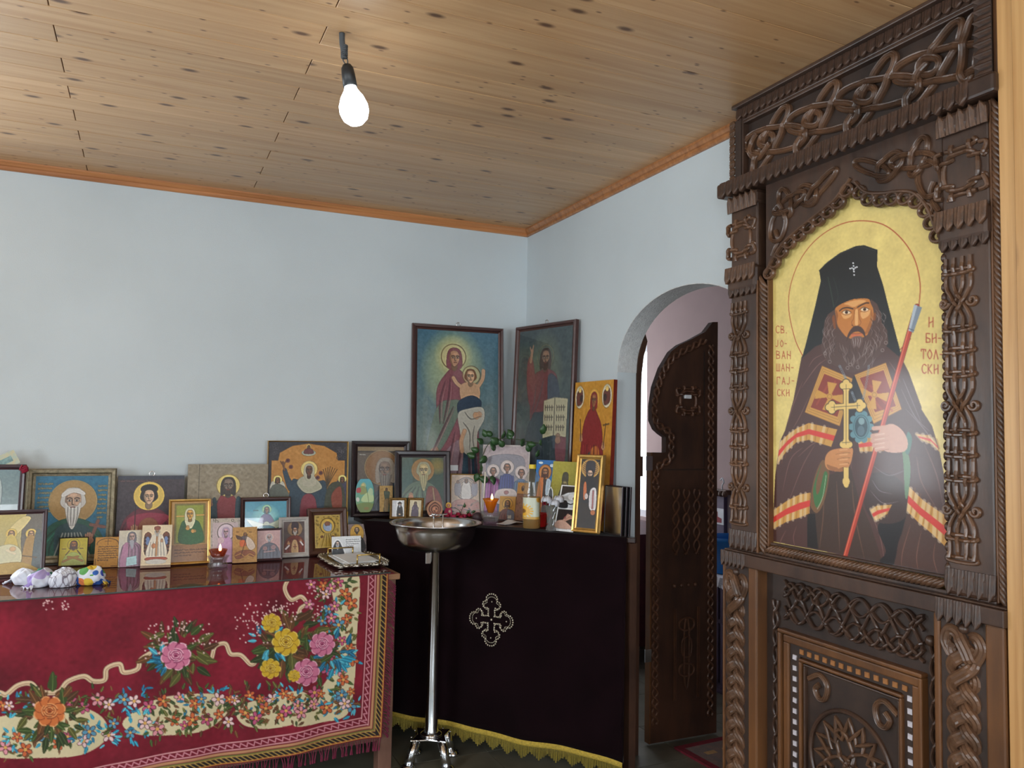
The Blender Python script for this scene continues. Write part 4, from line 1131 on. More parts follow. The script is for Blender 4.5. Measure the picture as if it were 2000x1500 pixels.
    for k, (x, y) in enumerate(((1004, 505), (1004, 535), (1014, 565), (1030, 592))):
        c.line(B((1130, y-18), (1070, y-8), (x+10, y)), 9.4, hs); c.line(B((1120, y-2), (1060, y+8), (x+14, y+14)), .8, hd); c.line(B((1090, y-16), (1030, y-6)), 1.8, hl, a=.7)
    c.line(B((1140, 440), (1080, 450), (1020, 455)), 8, hs)
    return c
cv = big_icon()
icon_root = empty('saint_icon', (-0.085, -2.463, 1.10), (0, 0, R(-90)), 'large gold-ground icon of a bearded bishop in black veil set in the carved screen', 'icon')
picture('painting', cv, .69, 1.17, 0.0, 0.0, M['iconpaint'], icon_root)
MB().box(-.345, .345, .001, .025, 0, 1.17).build('panel', M['carve'], icon_root)

# ================================================================== carved door leaf standing open in the arch
door = empty('door_1'); struct(door)
def fan(mb, poly, y0, y1, c):
    n = len(poly); vs = [(x, y0, z) for x, z in poly]+[(x, y1, z) for x, z in poly]
    mb.add(vs, [tuple(range(n)), tuple(range(2*n-1, n-1, -1))]+[(i, i+n, (i+1) % n+n, (i+1) % n) for i in range(n)])
mb = MB()
mb.box(.240, .635, -.95, -.915, .012, 1.402)
up = [(.320, 1.402), (.635, 1.402), (.638, 2.072), (.605, 2.069), (.56, 2.017), (.471, 1.971), (.40, 1.940), (.350, 1.903), (.293, 1.82), (.254, 1.723), (.238, 1.628), (.239, 1.558), (.262, 1.515), (.293, 1.492), (.320, 1.477)]
fan(mb, up, -.95, -.915, None)
leaf_o = mb.build('door_leaf', M['doorwood'], door)
mb = MB(); mb.box(.233, .240, -.952, -.913, .012, 1.402); mb.build('leaf_edge', M['carve_edge'], door)
def dknot(name, P, w, h, prof=PROF_S): return knot(name, P, w, h, -.950, M['doorstrap'], leaf_o, prof=prof)
edge = spline([(.560, 1.975), (.46, 1.925), (.365, 1.875), (.305, 1.80), (.268, 1.71), (.252, 1.62), (.268, 1.545), (.345, 1.50), (.352, 1.44), (.345, 1.37), (.275, 1.33), (.258, 1.25)], 10)
def offset(P, d):
    T = np.gradient(P, axis=0); T /= np.linalg.norm(T, axis=1, keepdims=True); return P+np.c_[-T[:, 1], T[:, 0]]*np.asarray(d)[:, None]
s = np.r_[0, np.cumsum(np.linalg.norm(np.diff(edge, axis=0), axis=1))]
dknot('border_braid', [(offset(edge, .014*np.sin(2*math.pi*s/.09+ph)), False) for ph in (0, math.pi)], .013, .009)
for cx, za, zb in ((.265, .10, 1.24), (.595, .10, 1.95)):
    zz = np.linspace(zb, za, int((zb-za)/.006)); dknot('border_braid', [(np.c_[cx+.015*np.sin(2*math.pi*zz/.09+ph), zz], False) for ph in (0, math.pi)], .013, .008)
dknot('cross_knot', xknot(.452, 1.66, .15), .013, .012)
MB().box(.428, .462, -.966, -.950, 1.672, 1.690).build('paper_slip', M['white'], door)
MB().box(.305, .56, -.953, -.945, 1.315, 1.322).box(.548, .554, -.953, -.945, 1.33, 1.92).build('groove_line', M['carve_dark'], leaf_o)
for cx in (.382, .445, .508):
    zz = np.linspace(1.22, .90, 60); dknot('panel_knot', [(np.c_[cx+.018*np.sin(2*math.pi*zz/.13+ph), zz], False) for ph in (0, math.pi)], .010, .009)
for k in range(4): MB().ball((.375+.042*k, -.951, .75), .010, 8, 5).build('stud', M['doorstrap'], leaf_o, smooth=True)
for x in (.375, .385, .515, .525): MB().box(x-.003, x+.003, -.954, -.945, .20, .64).build('flute', M['doorstrap'], leaf_o)
dknot('low_knot', [(oval(.45, .56, .045, .03, 0), True), (oval(.45, .45, .05, .03, 90), True), (oval(.45, .34, .045, .03, 0), True), (oval(.45, .42, .016, .17, 0), True)], .010, .008)
MB().box(.205, .240, -.956, -.950, 1.315, 1.385).build('hinge', M['chrome'], door); MB().box(.205, .240, -.956, -.950, .40, .46).build('hinge', M['chrome'], door)
# dark frame post on the inner side of the opening
frm = empty('trim_3'); struct(frm)
mb = MB()
vs = []
nseg = 0
pts = [(AY0, 0.0), (AY0, 1.70), (AY0-.004, 1.78), (AY0-.020, 1.86), (AY0-.05, 1.93)]
pts2 = [(AY0+.045, 0.0), (AY0+.045, 1.70), (AY0+.045, 1.80), (AY0+.03, 1.90), (AY0-.02, 2.0)]
for (a, b), (c_, d_) in zip(pts, pts2): vs += [(WT+.001, a-.003, b), (WT+.028, a-.003, b), (WT+.001, c_, d_), (WT+.028, c_, d_)]
fs = []
for i in range(len(pts)-1):
    a, b = 4*i, 4*i+4; fs += [(a, a+1, b+1, b), (a+2, b+2, b+3, a+3), (a, b, b+2, a+2), (a+1, a+3, b+3, b+1)]
fs += [(0, 2, 3, 1), (4*len(pts)-4, 4*len(pts)-3, 4*len(pts)-1, 4*len(pts)-2)]
mb.add(vs, fs).build('door_frame_post', M['doorwood'], frm)
MB().box(WT+.020, WT+.034, AY0+.01, AY0+.04, 1.39, 1.73).build('frame_block', M['doorwood'], frm)
MB().box(WT+.020, WT+.050, AY0+.01, AY0+.04, 1.29, 1.385).build('frame_block', M['doorwood'], frm)

# ---------------- things seen in the altar room
M['purple'] = plain('purple_paint', (92, 78, 100), 0.5, var=0.08)
M['blue'] = plain('blue_plastic', (24, 118, 196), 0.35, var=0.05)
cab = empty('purple_cabinet', (1.27, -.40, 0), (0, 0, 0), 'low purple cabinet against the mauve wall behind the carved door', 'cabinet')
MB().box(-.20, .22, -.55, .45, .02, .655).build('body', M['purple'], cab, bevel=.005)
for y0, y1 in ((-.53, -.06), (-.04, .43)): 
    d = MB().box(-.215, -.20, y0, y1, .42, .635).build('drawer', M['purple'], cab, bevel=.004); MB().box(-.215, -.20, y0, y1, .06, .40).build('door', M['purple'], cab, bevel=.004)
MB().box(-.205, .225, -.56, .46, 0, .03).build('plinth', M['purple'], cab)
M['doily'] = plain('white_lace', (226, 222, 226), 0.8, bump=0.6, bscale=120)
do = empty('lace_runner', (1.27, -.40, .656), (0, 0, 0), 'white frilled lace runner on the purple cabinet under the bucket', 'runner')
mb = MB(); mb.box(-.21, .22, -.53, .43, 0, .008); mb.build('top_sheet', M['doily'], do)
mb = MB(); vs = []; N_ = 60
for i in range(N_+1):
    y = -.53+.96*i/N_; o_ = .006*math.sin(i*1.9)
    vs += [(-.218+o_, y, .008), (-.222-o_*1.3, y, -.045-.008*(i % 2))]
mb.add(vs, [(2*i, 2*i+1, 2*i+3, 2*i+2) for i in range(N_)]); so = mb.build('frill', M['doily'], do); so.modifiers.new('thick', 'SOLIDIFY').thickness = .002
bk = empty('blue_bucket', (1.24, -.34, .665), (0, 0, 0), 'blue plastic bucket on the purple cabinet in the altar room', 'bucket')
MB().lathe([(.001, .003), (.125, .003), (.15, .19), (.158, .195), (.158, .215), (.152, .215), (.147, .195), (.12, .012), (.001, .012)], 36).build('tub', M['blue'], bk, smooth=True)
MB().tube(spline([(-.158, 0, .205), (-.166, -.05, .17), (-.166, 0, .15), (-.166, .05, .17), (-.158, 0, .205)], 6), .004, 6).build('handle', M['blue'], bk, smooth=True)
hk = empty('wall_hook_rack', (1.499, .05, 1.10), (0, 0, 0), 'carved wooden hook rack with a white wire hook on mauve wall', 'hook rack')
mb = MB(); mb.box(-.05, 0, -.08, .14, 0, .03)
for k in range(6): mb.ball((-.05, -.07+.04*k, .004), .02, 8, 5)
mb.build('shelf', M['carve_strap'], hk, bevel=.003)
MB().tube(spline([(-.03, -.02, .03), (-.03, -.02, .06), (-.03, -.035, .08), (-.03, -.02, .105), (-.03, .0, .09)], 6), .005, 8).build('hook', M['white'], hk, smooth=True)
MB().box(-.03, 0, -.035, .14, -.26, -.005).build('cloth_back', M['purple'], hk)
pc = empty('red_church_card', (1.466, .055, .90), (0, 0, 0), 'white card with red church silhouette hanging below the hook rack', 'card')
MB().box(-.003, 0, -.045, .085, .0, .105).build('card', M['white'], pc)
M['redprint'] = plain('red_print', (150, 30, 40), 0.6)
mb = MB(); mb.prism([(-.025, .012), (.07, .012), (.07, .05), (.045, .05), (.045, .08), (.03, .09), (.015, .08), (.015, .05), (-.025, .04)], -.0045, -.003, 'yz'); mb.build('church_print', M['redprint'], pc)
M['wine'] = plain('wine_cloth', (70, 20, 28), 0.8, var=0.3, scale=14)
rt = empty('wine_draped_table', (1.12, .62, 0), (0, 0, 0), 'wine red draped table seen through the gap beside the carved door', 'table')
MB().box(-.30, .30, -.42, .50, .80, .83).build('table_top', M['doorwood'], rt)
for x in (-.27, .27):
    for y in (-.39, .47): MB().box(x-.025, x+.025, y-.025, y+.025, 0, .80).build('leg', M['doorwood'], rt)
X_ = []; n_ = 120; per_ = [(-.31, -.43), (.31, -.43), (.31, .51), (-.31, .51)]; vs = []
for i in range(n_):
    s = 4*i/n_; k = int(s); f = s-k; a, b = np.array(per_[k]), np.array(per_[(k+1) % 4]); q = a+(b-a)*f; o_ = 1+.015*math.sin(i*1.1)
    vs += [(q[0], q[1], .834), (q[0]*o_, q[1]*o_, .12)]
MB().add(vs, [(2*i, 2*i+1, (2*i+3) % (2*n_), (2*i+2) % (2*n_)) for i in range(n_)]).build('drape', M['wine'], rt, smooth=True)
MB().box(-.31, .31, -.43, .51, .831, .836).build('cloth_top', M['wine'], rt)
# rug in the altar room
M['rug'] = plain('rug_pile', (104, 58, 40), 0.95, c2=(52, 34, 30), scale=26, detail=8, bump=0.4, bscale=400, sheen=0.3)
M['rugedge'] = plain('rug_edge', (120, 26, 42), 0.95, var=0.2, scale=60, bump=0.4, bscale=400)
rg = empty('patterned_rug', (.69, -1.485, 0.001), (0, 0, R(3)), 'brown patterned rug with crimson edge on the altar floor', 'rug')
MB().box(-.30, .30, -.45, .45, 0, .009).build('field', M['rug'], rg)
for b in ((-.335, -.30, -.485, .485, 0, .010), (.30, .335, -.485, .485, 0, .010), (-.30, .30, -.485, -.45, 0, .010), (-.30, .30, .45, .485, 0, .010)): MB().box(*b).build('border', M['rugedge'], rg)
M['rugline'] = plain('rug_motif', (176, 140, 96), 0.95, var=0.2, scale=60)
for k in range(5):
    for j in range(6):
        MB().box(-.25+.11*k, -.19+.11*k, -.38+.145*j, -.35+.145*j, .008, .0105).build('motif', M['rugline'], rg)

# ================================================================== left table with printed velvet cloth and glass top
TA = math.atan2(.0667, .9978); TZ = .866
tab = empty('long_table', (-.965, -.78, 0), (0, 0, TA), 'long wooden table along the back wall under a flowered crimson cloth', 'table')
M['tablewood'] = carved('table_wood', (104, 72, 60), (146, 106, 88), 0.6, (1, 1, 0.2))
M['rawwood'] = carved('raw_board', (132, 92, 64), (176, 132, 96), 0.6, (0.3, 1, 1))
MB().box(-2.05, 0, 0, .772, TZ-.032, TZ-.006).build('table_top', M['rawwood'], tab, bevel=.004)
MB().box(-1.98, -.02, .03, .055, .14, TZ-.033).build('front_panel', M['tablewood'], tab)
MB().box(-.045, -.02, .055, .70, .14, TZ-.033).build('side_panel', M['tablewood'], tab)
for x, y in ((-.075, .018), (-2.0, .018), (-.075, .64), (-2.0, .64)):
    MB().box(x, x+.062, y, y+.062, 0, TZ-.033).build('leg', M['tablewood'], tab, bevel=.004)
# cloth: top sheet under the glass, front drop printed with flowers
def cloth_paint():
    # drawing frame of the front drop: s from .055 (right) to 1.95 (left), z .866 to .215
    c = Canvas(680, 250, CQ, (120, 18, 38)); crim = np.array((120, 18, 38), float)
    c.mottle(12, 70, 3, (1, .3, .4)); c.mottle(5, 8, 4, (1, .5, .6))
    cream = (214, 200, 160); g = np.random.default_rng(9)
    # scalloped cream cartouches along the bottom and up the right side
    for pts in ([(0, 1400), (60, 1386), (140, 1376), (195, 1400), (205, 1440), (160, 1470), (60, 1478), (0, 1478), (-60, 1470), (-60, 1420)], [(235, 1410), (290, 1372), (350, 1360), (420, 1362), (440, 1390), (400, 1428), (330, 1440), (260, 1435)],
                [(455, 1386), (520, 1362), (575, 1352), (600, 1370), (590, 1402), (530, 1420), (470, 1420)], [(642, 1122), (694, 1118), (690, 1250), (686, 1340), (672, 1404), (620, 1418), (566, 1420), (586, 1392), (618, 1352), (640, 1318), (652, 1262), (646, 1190)], [(470, 1396), (560, 1366), (610, 1384), (580, 1412), (500, 1426)],
                [(-250, 1430), (-150, 1395), (-80, 1400), (-70, 1450), (-140, 1480), (-240, 1490)]):
        c.poly(pts, cream); c.mottle(0)
    # ribbon
    rib = [(-120, 1352), (-60, 1342), (0, 1352), (14, 1356), (36, 1338), (60, 1334), (78, 1350), (112, 1350), (130, 1330), (160, 1320), (178, 1330), (200, 1328), (204, 1306), (228, 1298), (236, 1314), (262, 1308), (268, 1290), (285, 1278)]
    c.line(rib, 11, (80, 20, 28)); c.line(rib, 9, (222, 196, 160)); c.line([(x, y+1.5) for x, y in rib], 1.2, (150, 110, 84))
    rib = [(388, 1282), (404, 1290), (412, 1266), (432, 1260), (442, 1280), (462, 1282), (482, 1300), (494, 1290), (500, 1272), (510, 1270)]
    c.line(rib, 10.5, (80, 20, 28)); c.line(rib, 8.5, (222, 196, 160)); c.line([(x, y+1.5) for x, y in rib], 1.1, (150, 110, 84))
    rib = [(556, 1130), (548, 1150), (560, 1172), (580, 1166), (590, 1180), (578, 1190), (574, 1208)]
    c.line(rib, 10.5, (80, 20, 28)); c.line(rib, 8.5, (222, 196, 160)); c.line([(x, y+1.5) for x, y in rib], 1.1, (150, 110, 84))
    def leafp(x, y, L_, a, col):
        ca, sa = math.cos(a), math.sin(a); col = np.array(col, float)
        P = [(x, y), (x+L_*.35*ca-L_*.22*sa, y+L_*.35*sa+L_*.22*ca), (x+L_*ca, y+L_*sa), (x+L_*.35*ca+L_*.22*sa, y+L_*.35*sa-L_*.22*ca)]
        c.poly(P, col); c.line([(x, y), (x+L_*.9*ca, y+L_*.9*sa)], 1.0, np.clip(col*1.6+20, 0, 255))
    def spray(x, y, r, cols, n):
        for k in range(n):
            a = g.uniform(0, 2*math.pi); d = r*g.uniform(.2, .9); leafp(x+d*math.cos(a), y+d*math.sin(a), r*g.uniform(.35, .6), a+g.normal(0, .5), cols[g.integers(len(cols))])
    def rose(x, y, r, col, dk, lt):
        t = np.linspace(0, 2*math.pi, 9)[:-1]+g.uniform(0, 1)
        for a in t: c.ell(x+.62*r*math.cos(a), y+.60*r*math.sin(a), .42*r, .38*r, dk); c.ell(x+.62*r*math.cos(a), y+.58*r*math.sin(a), .38*r, .34*r, col)
        for a in t: c.line([(x+.95*r*math.cos(a-.25), y+.92*r*math.sin(a-.25)), (x+1.0*r*math.cos(a), y+.98*r*math.sin(a)), (x+.95*r*math.cos(a+.25), y+.92*r*math.sin(a+.25))], r*.07, lt)
        c.ell(x, y, .52*r, .5*r, col)
        for k, q in enumerate((.5, .36, .22)):
            for a0 in (0.3+k, 2.4+k, 4.5+k):
                P = [(x+q*r*math.cos(a0+d), y+q*r*.9*math.sin(a0+d)) for d in (0, .5, 1.0, 1.5)]; c.line(P, r*.09, dk); c.line([(p[0], p[1]-r*.06) for p in P], r*.06, lt)
        c.ell(x, y, .12*r, .1*r, dk)
    def flower(x, y, r, col, ctr=(220, 170, 90), n=5):
        a0 = g.uniform(0, 6)
        for k in range(n): a = a0+2*math.pi*k/n; c.ell(x+.6*r*math.cos(a), y+.6*r*math.sin(a), .44*r, .32*r, (70, 30, 34), math.degrees(a)); c.ell(x+.6*r*math.cos(a), y+.6*r*math.sin(a), .36*r, .25*r, col, math.degrees(a))
        c.ell(x, y, .24*r, .24*r, ctr)
    def dots(x, y, n, sx, sy):
        for k in range(n): c.ell(x+g.normal(0, sx), y+g.normal(0, sy), 1.7, 1.7, (226, 190, 186))
    gr = [(58, 74, 34), (84, 84, 40), (96, 62, 34), (46, 58, 30), (76, 50, 30)]; bl = [(40, 124, 150), (70, 150, 176), (30, 92, 120)]
    pk, pkd, pkl = (204, 116, 146), (134, 44, 84), (240, 190, 204); ye, yed, yel = (206, 168, 44), (130, 90, 20), (240, 214, 110); og, ogd, ogl = (204, 112, 58), (130, 56, 26), (236, 166, 106)
    # rows of small blooms round the cartouches
    for x, y in [(x, 1376+8*math.sin(x*.09)-.02*x) for x in range(-230, 620, 26)]+[(x, 1452-.105*x+7*math.sin(x*.13)) for x in range(-230, 690, 24)]+[(664+12*math.sin(y*.06), y) for y in range(1140, 1400, 22)]+[(632+8*math.sin(y*.07), y) for y in range(1140, 1330, 24)]:
        spray(x, y, 27, gr if g.random() < .75 else bl, 10)
        flower(x+g.normal(0, 5), y+g.normal(0, 4), g.uniform(10, 15), [(224, 150, 160), (206, 104, 60), (234, 200, 200), (90, 150, 180), (196, 90, 126)][g.integers(5)])
    # big bouquets
    spray(338, 1278, 58, gr, 60); spray(318, 1296, 40, bl, 16); dots(300, 1256, 34, 16, 18); dots(340, 1228, 22, 22, 8); dots(385, 1258, 20, 14, 18); rose(336, 1284, 29, pk, pkd, pkl)
    spray(95, 1395, 58, gr, 50); rose(96, 1388, 30, og, ogd, ogl); leafp(101, 1350, 40, -1.55, gr[0]); leafp(80, 1360, 26, -2.2, gr[1]); leafp(122, 1360, 26, -.9, gr[2])
    spray(560, 1264, 66, gr, 70); spray(520, 1250, 40, bl, 18); spray(600, 1290, 50, gr, 40); dots(500, 1216, 70, 22, 20); dots(536, 1192, 30, 14, 10); dots(560, 1200, 12, 10, 8)
    rose(522, 1218, 19, ye, yed, yel); rose(550, 1256, 27, ye, yed, yel); rose(520, 1308, 20, ye, yed, yel); spray(640, 1285, 44, bl, 30)
    rose(622, 1262, 25, pk, pkd, pkl); rose(590, 1316, 27, pk, pkd, pkl); rose(566, 1322, 12, ye, yed, yel)
    for x, y in ((600, 1142), (640, 1150), (646, 1186), (640, 1210), (596, 1182)): flower(x, y, 11, pk, (240, 200, 120))
    dots(606, 1160, 14, 10, 8); dots(612, 1196, 14, 9, 9); dots(90, 1182, 10, 5, 8); dots(126, 1180, 10, 5, 8)
    for x in range(440, 690, 60): flower(x, 1372-.05*x+20, 9, og)
    # woven border: pink lines and zigzag, then beige, green, black and gold lattice
    def hem(f, k=1.0):
        """f(t, d): point at t along the hem, d inwards from the cloth's edge"""
        c.line([f(t, 36) for t in np.linspace(0, 1, 40)], 2.4, (226, 170, 170), False); c.line([f(t, 24) for t in np.linspace(0, 1, 40)], 2.4, (226, 170, 170), False)
        m = int(150*k); c.line([f(i/m, 30+(3.2 if i % 2 else -3.2)) for i in range(m+1)], 2.2, (216, 150, 160), False)
        c.line([f(t, 19) for t in np.linspace(0, 1, 40)], 5.5, (190, 140, 100), False); c.line([f(t, 14.5) for t in np.linspace(0, 1, 40)], 3, (112, 120, 58), False)
        c.line([f(t, 8) for t in np.linspace(0, 1, 40)], 9, (30, 22, 20), False)
        N2 = int(104*k)
        for i in range(N2): c.line([f(i/N2, 12.5), f((i+.7)/N2, 3.5)], 1.8, (196, 160, 80), False)
        c.line([f(t, 3) for t in np.linspace(0, 1, 40)], 2.2, (200, 150, 60), False); c.line([f(t, 12.5) for t in np.linspace(0, 1, 40)], 1.8, (190, 160, 80), False)
    q = CQ
    BL_, BR_, TR_ = np.array(q[3]), np.array(q[2]), np.array(q[1])
    c.poly([tuple(BR_), tuple(BL_), tuple(BL_-[0, 40]), tuple(BR_-[44, 36])], crim*.95, False)
    c.poly([tuple(BR_), tuple(TR_), tuple(TR_-[44, 0]), tuple(BR_-[44, 36])], crim*.95, False)
    hem(lambda t, d: tuple(BL_+(BR_-[d*1.15, 0]-BL_)*t-[0, d*1.05])); hem(lambda t, d: tuple(TR_+(BR_-[0, d]-TR_)*t-[d*1.12, 0]), .3)
    return c
CQ = [(-303, 1199.5), (755, 1120.5), (742, 1450), (-330, 1622)]
cvc = cloth_paint()
clo = empty('flowered_tablecloth', (-.965, -.78, 0), (0, 0, TA), 'crimson velvet tablecloth printed with roses, ribbon and zigzag border', 'tablecloth')
M['clothpaint'] = painted('printed_velvet', 0.85); M['clothtop'] = plain('velvet_top', (112, 24, 38), 0.9, var=0.2, scale=8)
ny, nx = cvc.ny, cvc.nx; S = np.linspace(1.95, .058, nx)[None]; T = np.linspace(0, 1, ny)[:, None]
P = np.zeros((ny, nx, 3)); sag = T**1.4
P[..., 0] = -(S+sag*(.018*(1-S/1.95)))
P[..., 2] = TZ-.004-(TZ-.004-.168)*T+.006*np.sin(S*9)*T
P[..., 1] = -.008-.012*T-.006*np.sin(S*14+2*T)*T-.004*np.sin(S*31+1)*T
me = grid_mesh('front_drop', P, M['clothpaint'], True); paint_grid(me, cvc.colours().reshape(-1, 3)); link('front_drop', me, clo)
MB().box(-1.95, -.03, -.006, .765, TZ-.0045, TZ-.0015).build('top_sheet', M['clothtop'], clo)
M['fringe'] = plain('fringe_yarn', (112, 34, 60), 0.95, var=0.3, scale=50)
mb = MB()
for i in range(170):
    x = -1.94+1.87*i/170; z0 = .168+.006*math.sin(-x*9); a = random.uniform(-.008, .008)
    mb.tube([(x, -.022, z0), (x+a, -.026, z0-.026), (x+a*1.4, -.025, z0-.05)], [.0016, .0022, .0045], 4)
for i in range(58):
    z = .84-.655*i/58; x = -.06-.018*((.866-z)/.66)**1.4; a = random.uniform(-.006, .006)
    mb.tube([(x, -.02, z), (x+.020, -.024, z-.012+a), (x+.030, -.024, z-.026+a)], [.0016, .0022, .0045], 4)
tag(mb.build('tassel_fringe', M['fringe'], clo), kind='stuff')
gl = empty('table_glass_sheet', (-.965, -.78, TZ), (0, 0, TA), 'clear glass sheet lying over the cloth on the long table', 'glass sheet')
MB().box(-1.98, -.05, -.012, .768, 0, .005).build('sheet', M['tableglass'], gl)
MB().box(-1.98, -.05, -.0128, -.012, 0, .005).build('cut_edge', plain('glass_edge', (60, 74, 70), 0.2), gl)
TG = TZ+.005     # surface that things on the long table stand on

# ================================================================== dark corner table
DZ = 1.033
dt = empty('corner_table', (-.03, -1.216, 0), (0, 0, 0), 'dark corner table set diagonally between the two white walls', 'table')
top_poly = [(.022, 1.206), (.022, .02), (.0, 0), (-.955, .985), (-.965, 1.206)]
M['darkwood'] = carved('dark_lacquer', (40, 24, 22), (64, 40, 34), 0.25)
MB().prism(top_poly, DZ-.024, DZ, 'xy').build('table_top', M['darkwood'], dt, bevel=.004)
ins = [(.012, 1.19), (.012, .06), (.0, .045), (-.925, .99), (-.925, 1.19)]
MB().prism(ins, .04, DZ-.025, 'xy').build('carcass', M['darkwood'], dt)
MB().box(-.016, .018, .01, .05, 0, DZ-.025).build('corner_post', M['doorwood'], dt)
for x, y in ((-.02, .08), (-.90, 1.0), (-.90, 1.15), (-.02, 1.15)): MB().box(x-.02, x+.02, y-.02, y+.02, 0, .05).build('foot', M['darkwood'], dt)
M['velvet'] = plain('dark_velvet', (19, 7, 11), 0.95, var=0.3, scale=6, sheen=0.04, spec=0.08)
vc = empty('dark_velvet_cloth', (-.03, -1.216, 0), (0, 0, R(-45.4)), 'near-black plum velvet cloth with beaded cross hanging over the corner table', 'cloth')
# local x runs along the front edge from the far left end (-1.37) to the near right corner (0)
LW = 1.372; nx, nz = 90, 24
X = np.linspace(-LW, -.035, nx)[None]; T = np.linspace(0, 1, nz)[:, None]
P = np.zeros((nz, nx, 3)); P[..., 0] = X+.0*T
zb = .115-.055*((X+LW)/LW)**6+.012*np.sin(X*4)
P[..., 2] = (DZ+.002)*(1-T)+zb*T
P[..., 1] = -.012-.035*T-.012*np.sin(X*11+1)*T-.006*np.sin(X*23)*T+.0*X
me = grid_mesh('front_drop', P, M['velvet'], True); o = link('front_drop', me, vc); o.modifiers.new('thick', 'SOLIDIFY').thickness = .003
MB().box(-LW, -.04, -.012, .09, DZ+.0005, DZ+.0025).build('top_edge', M['velvet'], vc)
# gold braid and stepped bullion fringe
M['goldbraid'] = plain('gold_braid', (196, 168, 66), 0.7, var=0.25, scale=120, bump=0.5, bscale=400)
M['goldthread'] = plain('gold_thread', (150, 134, 56), 0.8, var=0.3, scale=200)
def hem_pt(x):
    zz = .115-.055*((x+LW)/LW)**6+.012*math.sin(x*4); yy = -.047-.012*math.sin(x*11+1)-.006*math.sin(x*23); return yy-.006, zz
mb = MB(); vs = []; n_ = 160
for i in range(n_+1):
    x = -LW+(LW-.035)*i/n_; y, z = hem_pt(x); vs += [(x, y, z+.014), (x, y-.005, z+.006), (x, y-.005, z-.002), (x, y-.002, z-.008)]
mb.add(vs, [(4*i+k, 4*i+k+1, 4*i+k+5, 4*i+k+4) for i in range(n_) for k in range(3)]); o = mb.build('gold_braid', M['goldbraid'], vc); o.modifiers.new('thick', 'SOLIDIFY').thickness = .003
mb = MB(); n_ = 460
for i in range(n_):
    x = -LW+(LW-.035)*i/n_; y, z = hem_pt(x); ph = (x/.075) % 1.0; L_ = .020+.032*(1-abs(2*ph-1))
    L_ = .012+math.floor(L_/.008)*.008; j = random.uniform(-.002, .002)
    mb.tube([(x, y, z-.004), (x+j, y-.003, z-.004-L_)], [.0013, .0016], 3)
tag(mb.build('bullion_fringe', M['goldthread'], vc), kind='stuff')
# beaded cross sewn on the front
def trefoil_cross(cx, cz, s):
    arm = [(.15, .15), (.14, .44), (.25, .43), (.37, .52), (.36, .66), (.24, .73), (.23, .86), (.13, .97), (0, 1.0)]
    half = arm+[(-x, y) for x, y in arm[-2::-1]]; pts = []
    for k in range(4):
        a = -k*math.pi/2; ca, sa = math.cos(a), math.sin(a)
        for x, y in half[::-1]: pts.append((cx+s*(x*ca-y*sa)*(.93 if k % 2 else 1), cz+s*(x*sa+y*ca)))
    return spline(pts, 6, True)
M['bead'] = plain('silver_bead', (206, 196, 176), 0.25, metal=0.7, var=0.4, scale=300)
cr_c = (-.665, .618)
def front_y(x, z):
    t = (DZ-z)/(DZ-.1); return -.012-.035*t-.012*math.sin(x*11+1)*t-.006*math.sin(x*23)*t
for nm, s_, r_, sp in (('bead_outline', .118, .0048, .0105), ('bead_outline', .104, .003, .0075)):
    path = trefoil_cross(*cr_c, s_); d = np.r_[0, np.cumsum(np.linalg.norm(np.diff(np.vstack([path, path[:1]]), axis=0), axis=1))]; cl = np.vstack([path, path[:1]])
    mb = MB()
    for s in np.arange(0, d[-1], sp):
        x, z = np.interp(s, d, cl[:, 0]), np.interp(s, d, cl[:, 1]); mb.ball((x, front_y(x, z)-r_*.6, z), r_, 6, 4)
    tag(mb.build(nm, M['bead'], vc, smooth=True), kind='stuff')
for dx, dz in ((0, 0), (.076, 0), (-.076, 0), (0, .082), (0, -.082)):
    x, z = cr_c[0]+dx, cr_c[1]+dz; MB().ball((x, front_y(x, z)-.002, z), .006 if dx == dz == 0 else .004, 8, 5).build('bead', M['bead'], vc, smooth=True)

# ================================================================== steel basin on a chrome stand
bs = empty('basin_stand', (-.785, -.72, 0), (0, 0, 0), 'steel wash basin on a chrome pole stand with four splayed feet', 'basin stand')
MB().lathe([(.001, .944), (.06, .945), (.115, .950), (.150, .968), (.172, 1.0), (.183, 1.04), (.187, 1.062), (.207, 1.066), (.212, 1.071), (.208, 1.074), (.186, 1.070), (.180, 1.045), (.168, 1.004), (.146, .974), (.110, .957), (.001, .951)], 64).build('basin', M['steel'], bs, smooth=True)
MB().lathe([(.001, .125), (.034, .125), (.034, .14), (.0285, .15), (.0235, .938), (.028, .942), (.001, .944)], 32).build('pole', M['chrome'], bs, smooth=True)
mb = MB(); hexa = []
for k in range(8):
    a = math.pi/4*k+.3; r_ = .112 if k % 2 == 0 else .062; hexa.append((r_*math.cos(a), r_*math.sin(a)))
mb.prism(hexa, .112, .120, 'xy').build('base_plate', M['chrome'], bs, bevel=.003)
MB().lathe([(.001, .120), (.05, .120), (.048, .128), (.03, .136), (.001, .137)], 28).build('collar', M['chrome'], bs, smooth=True)
for k in range(4):
    a = math.pi/2*k+.3; c_, s_ = math.cos(a), math.sin(a)
    lg = MB().tube([(.080*c_, .080*s_, .112), (.120*c_, .120*s_, .02)], [.019, .0225], 16).build('leg', M['chrome'], bs, smooth=True)
    MB().lathe([(.001, 0), (.034, 0), (.036, .006), (.030, .016), (.018, .024), (.001, .024)], 20, (.124*c_, .124*s_, 0)).build('foot', M['chrome'], lg, smooth=True)
    for q in (.3, -.3): MB().ball((.092*math.cos(a+q), .092*math.sin(a+q), .121), .006, 8, 4, (1, 1, .5)).build('bolt', M['steel'], bs, smooth=True)
MB().box(-.046, -.020, -.004, .004, .885, .935).build('bracket', M['steel'], bs, bevel=.002)
mb = MB()
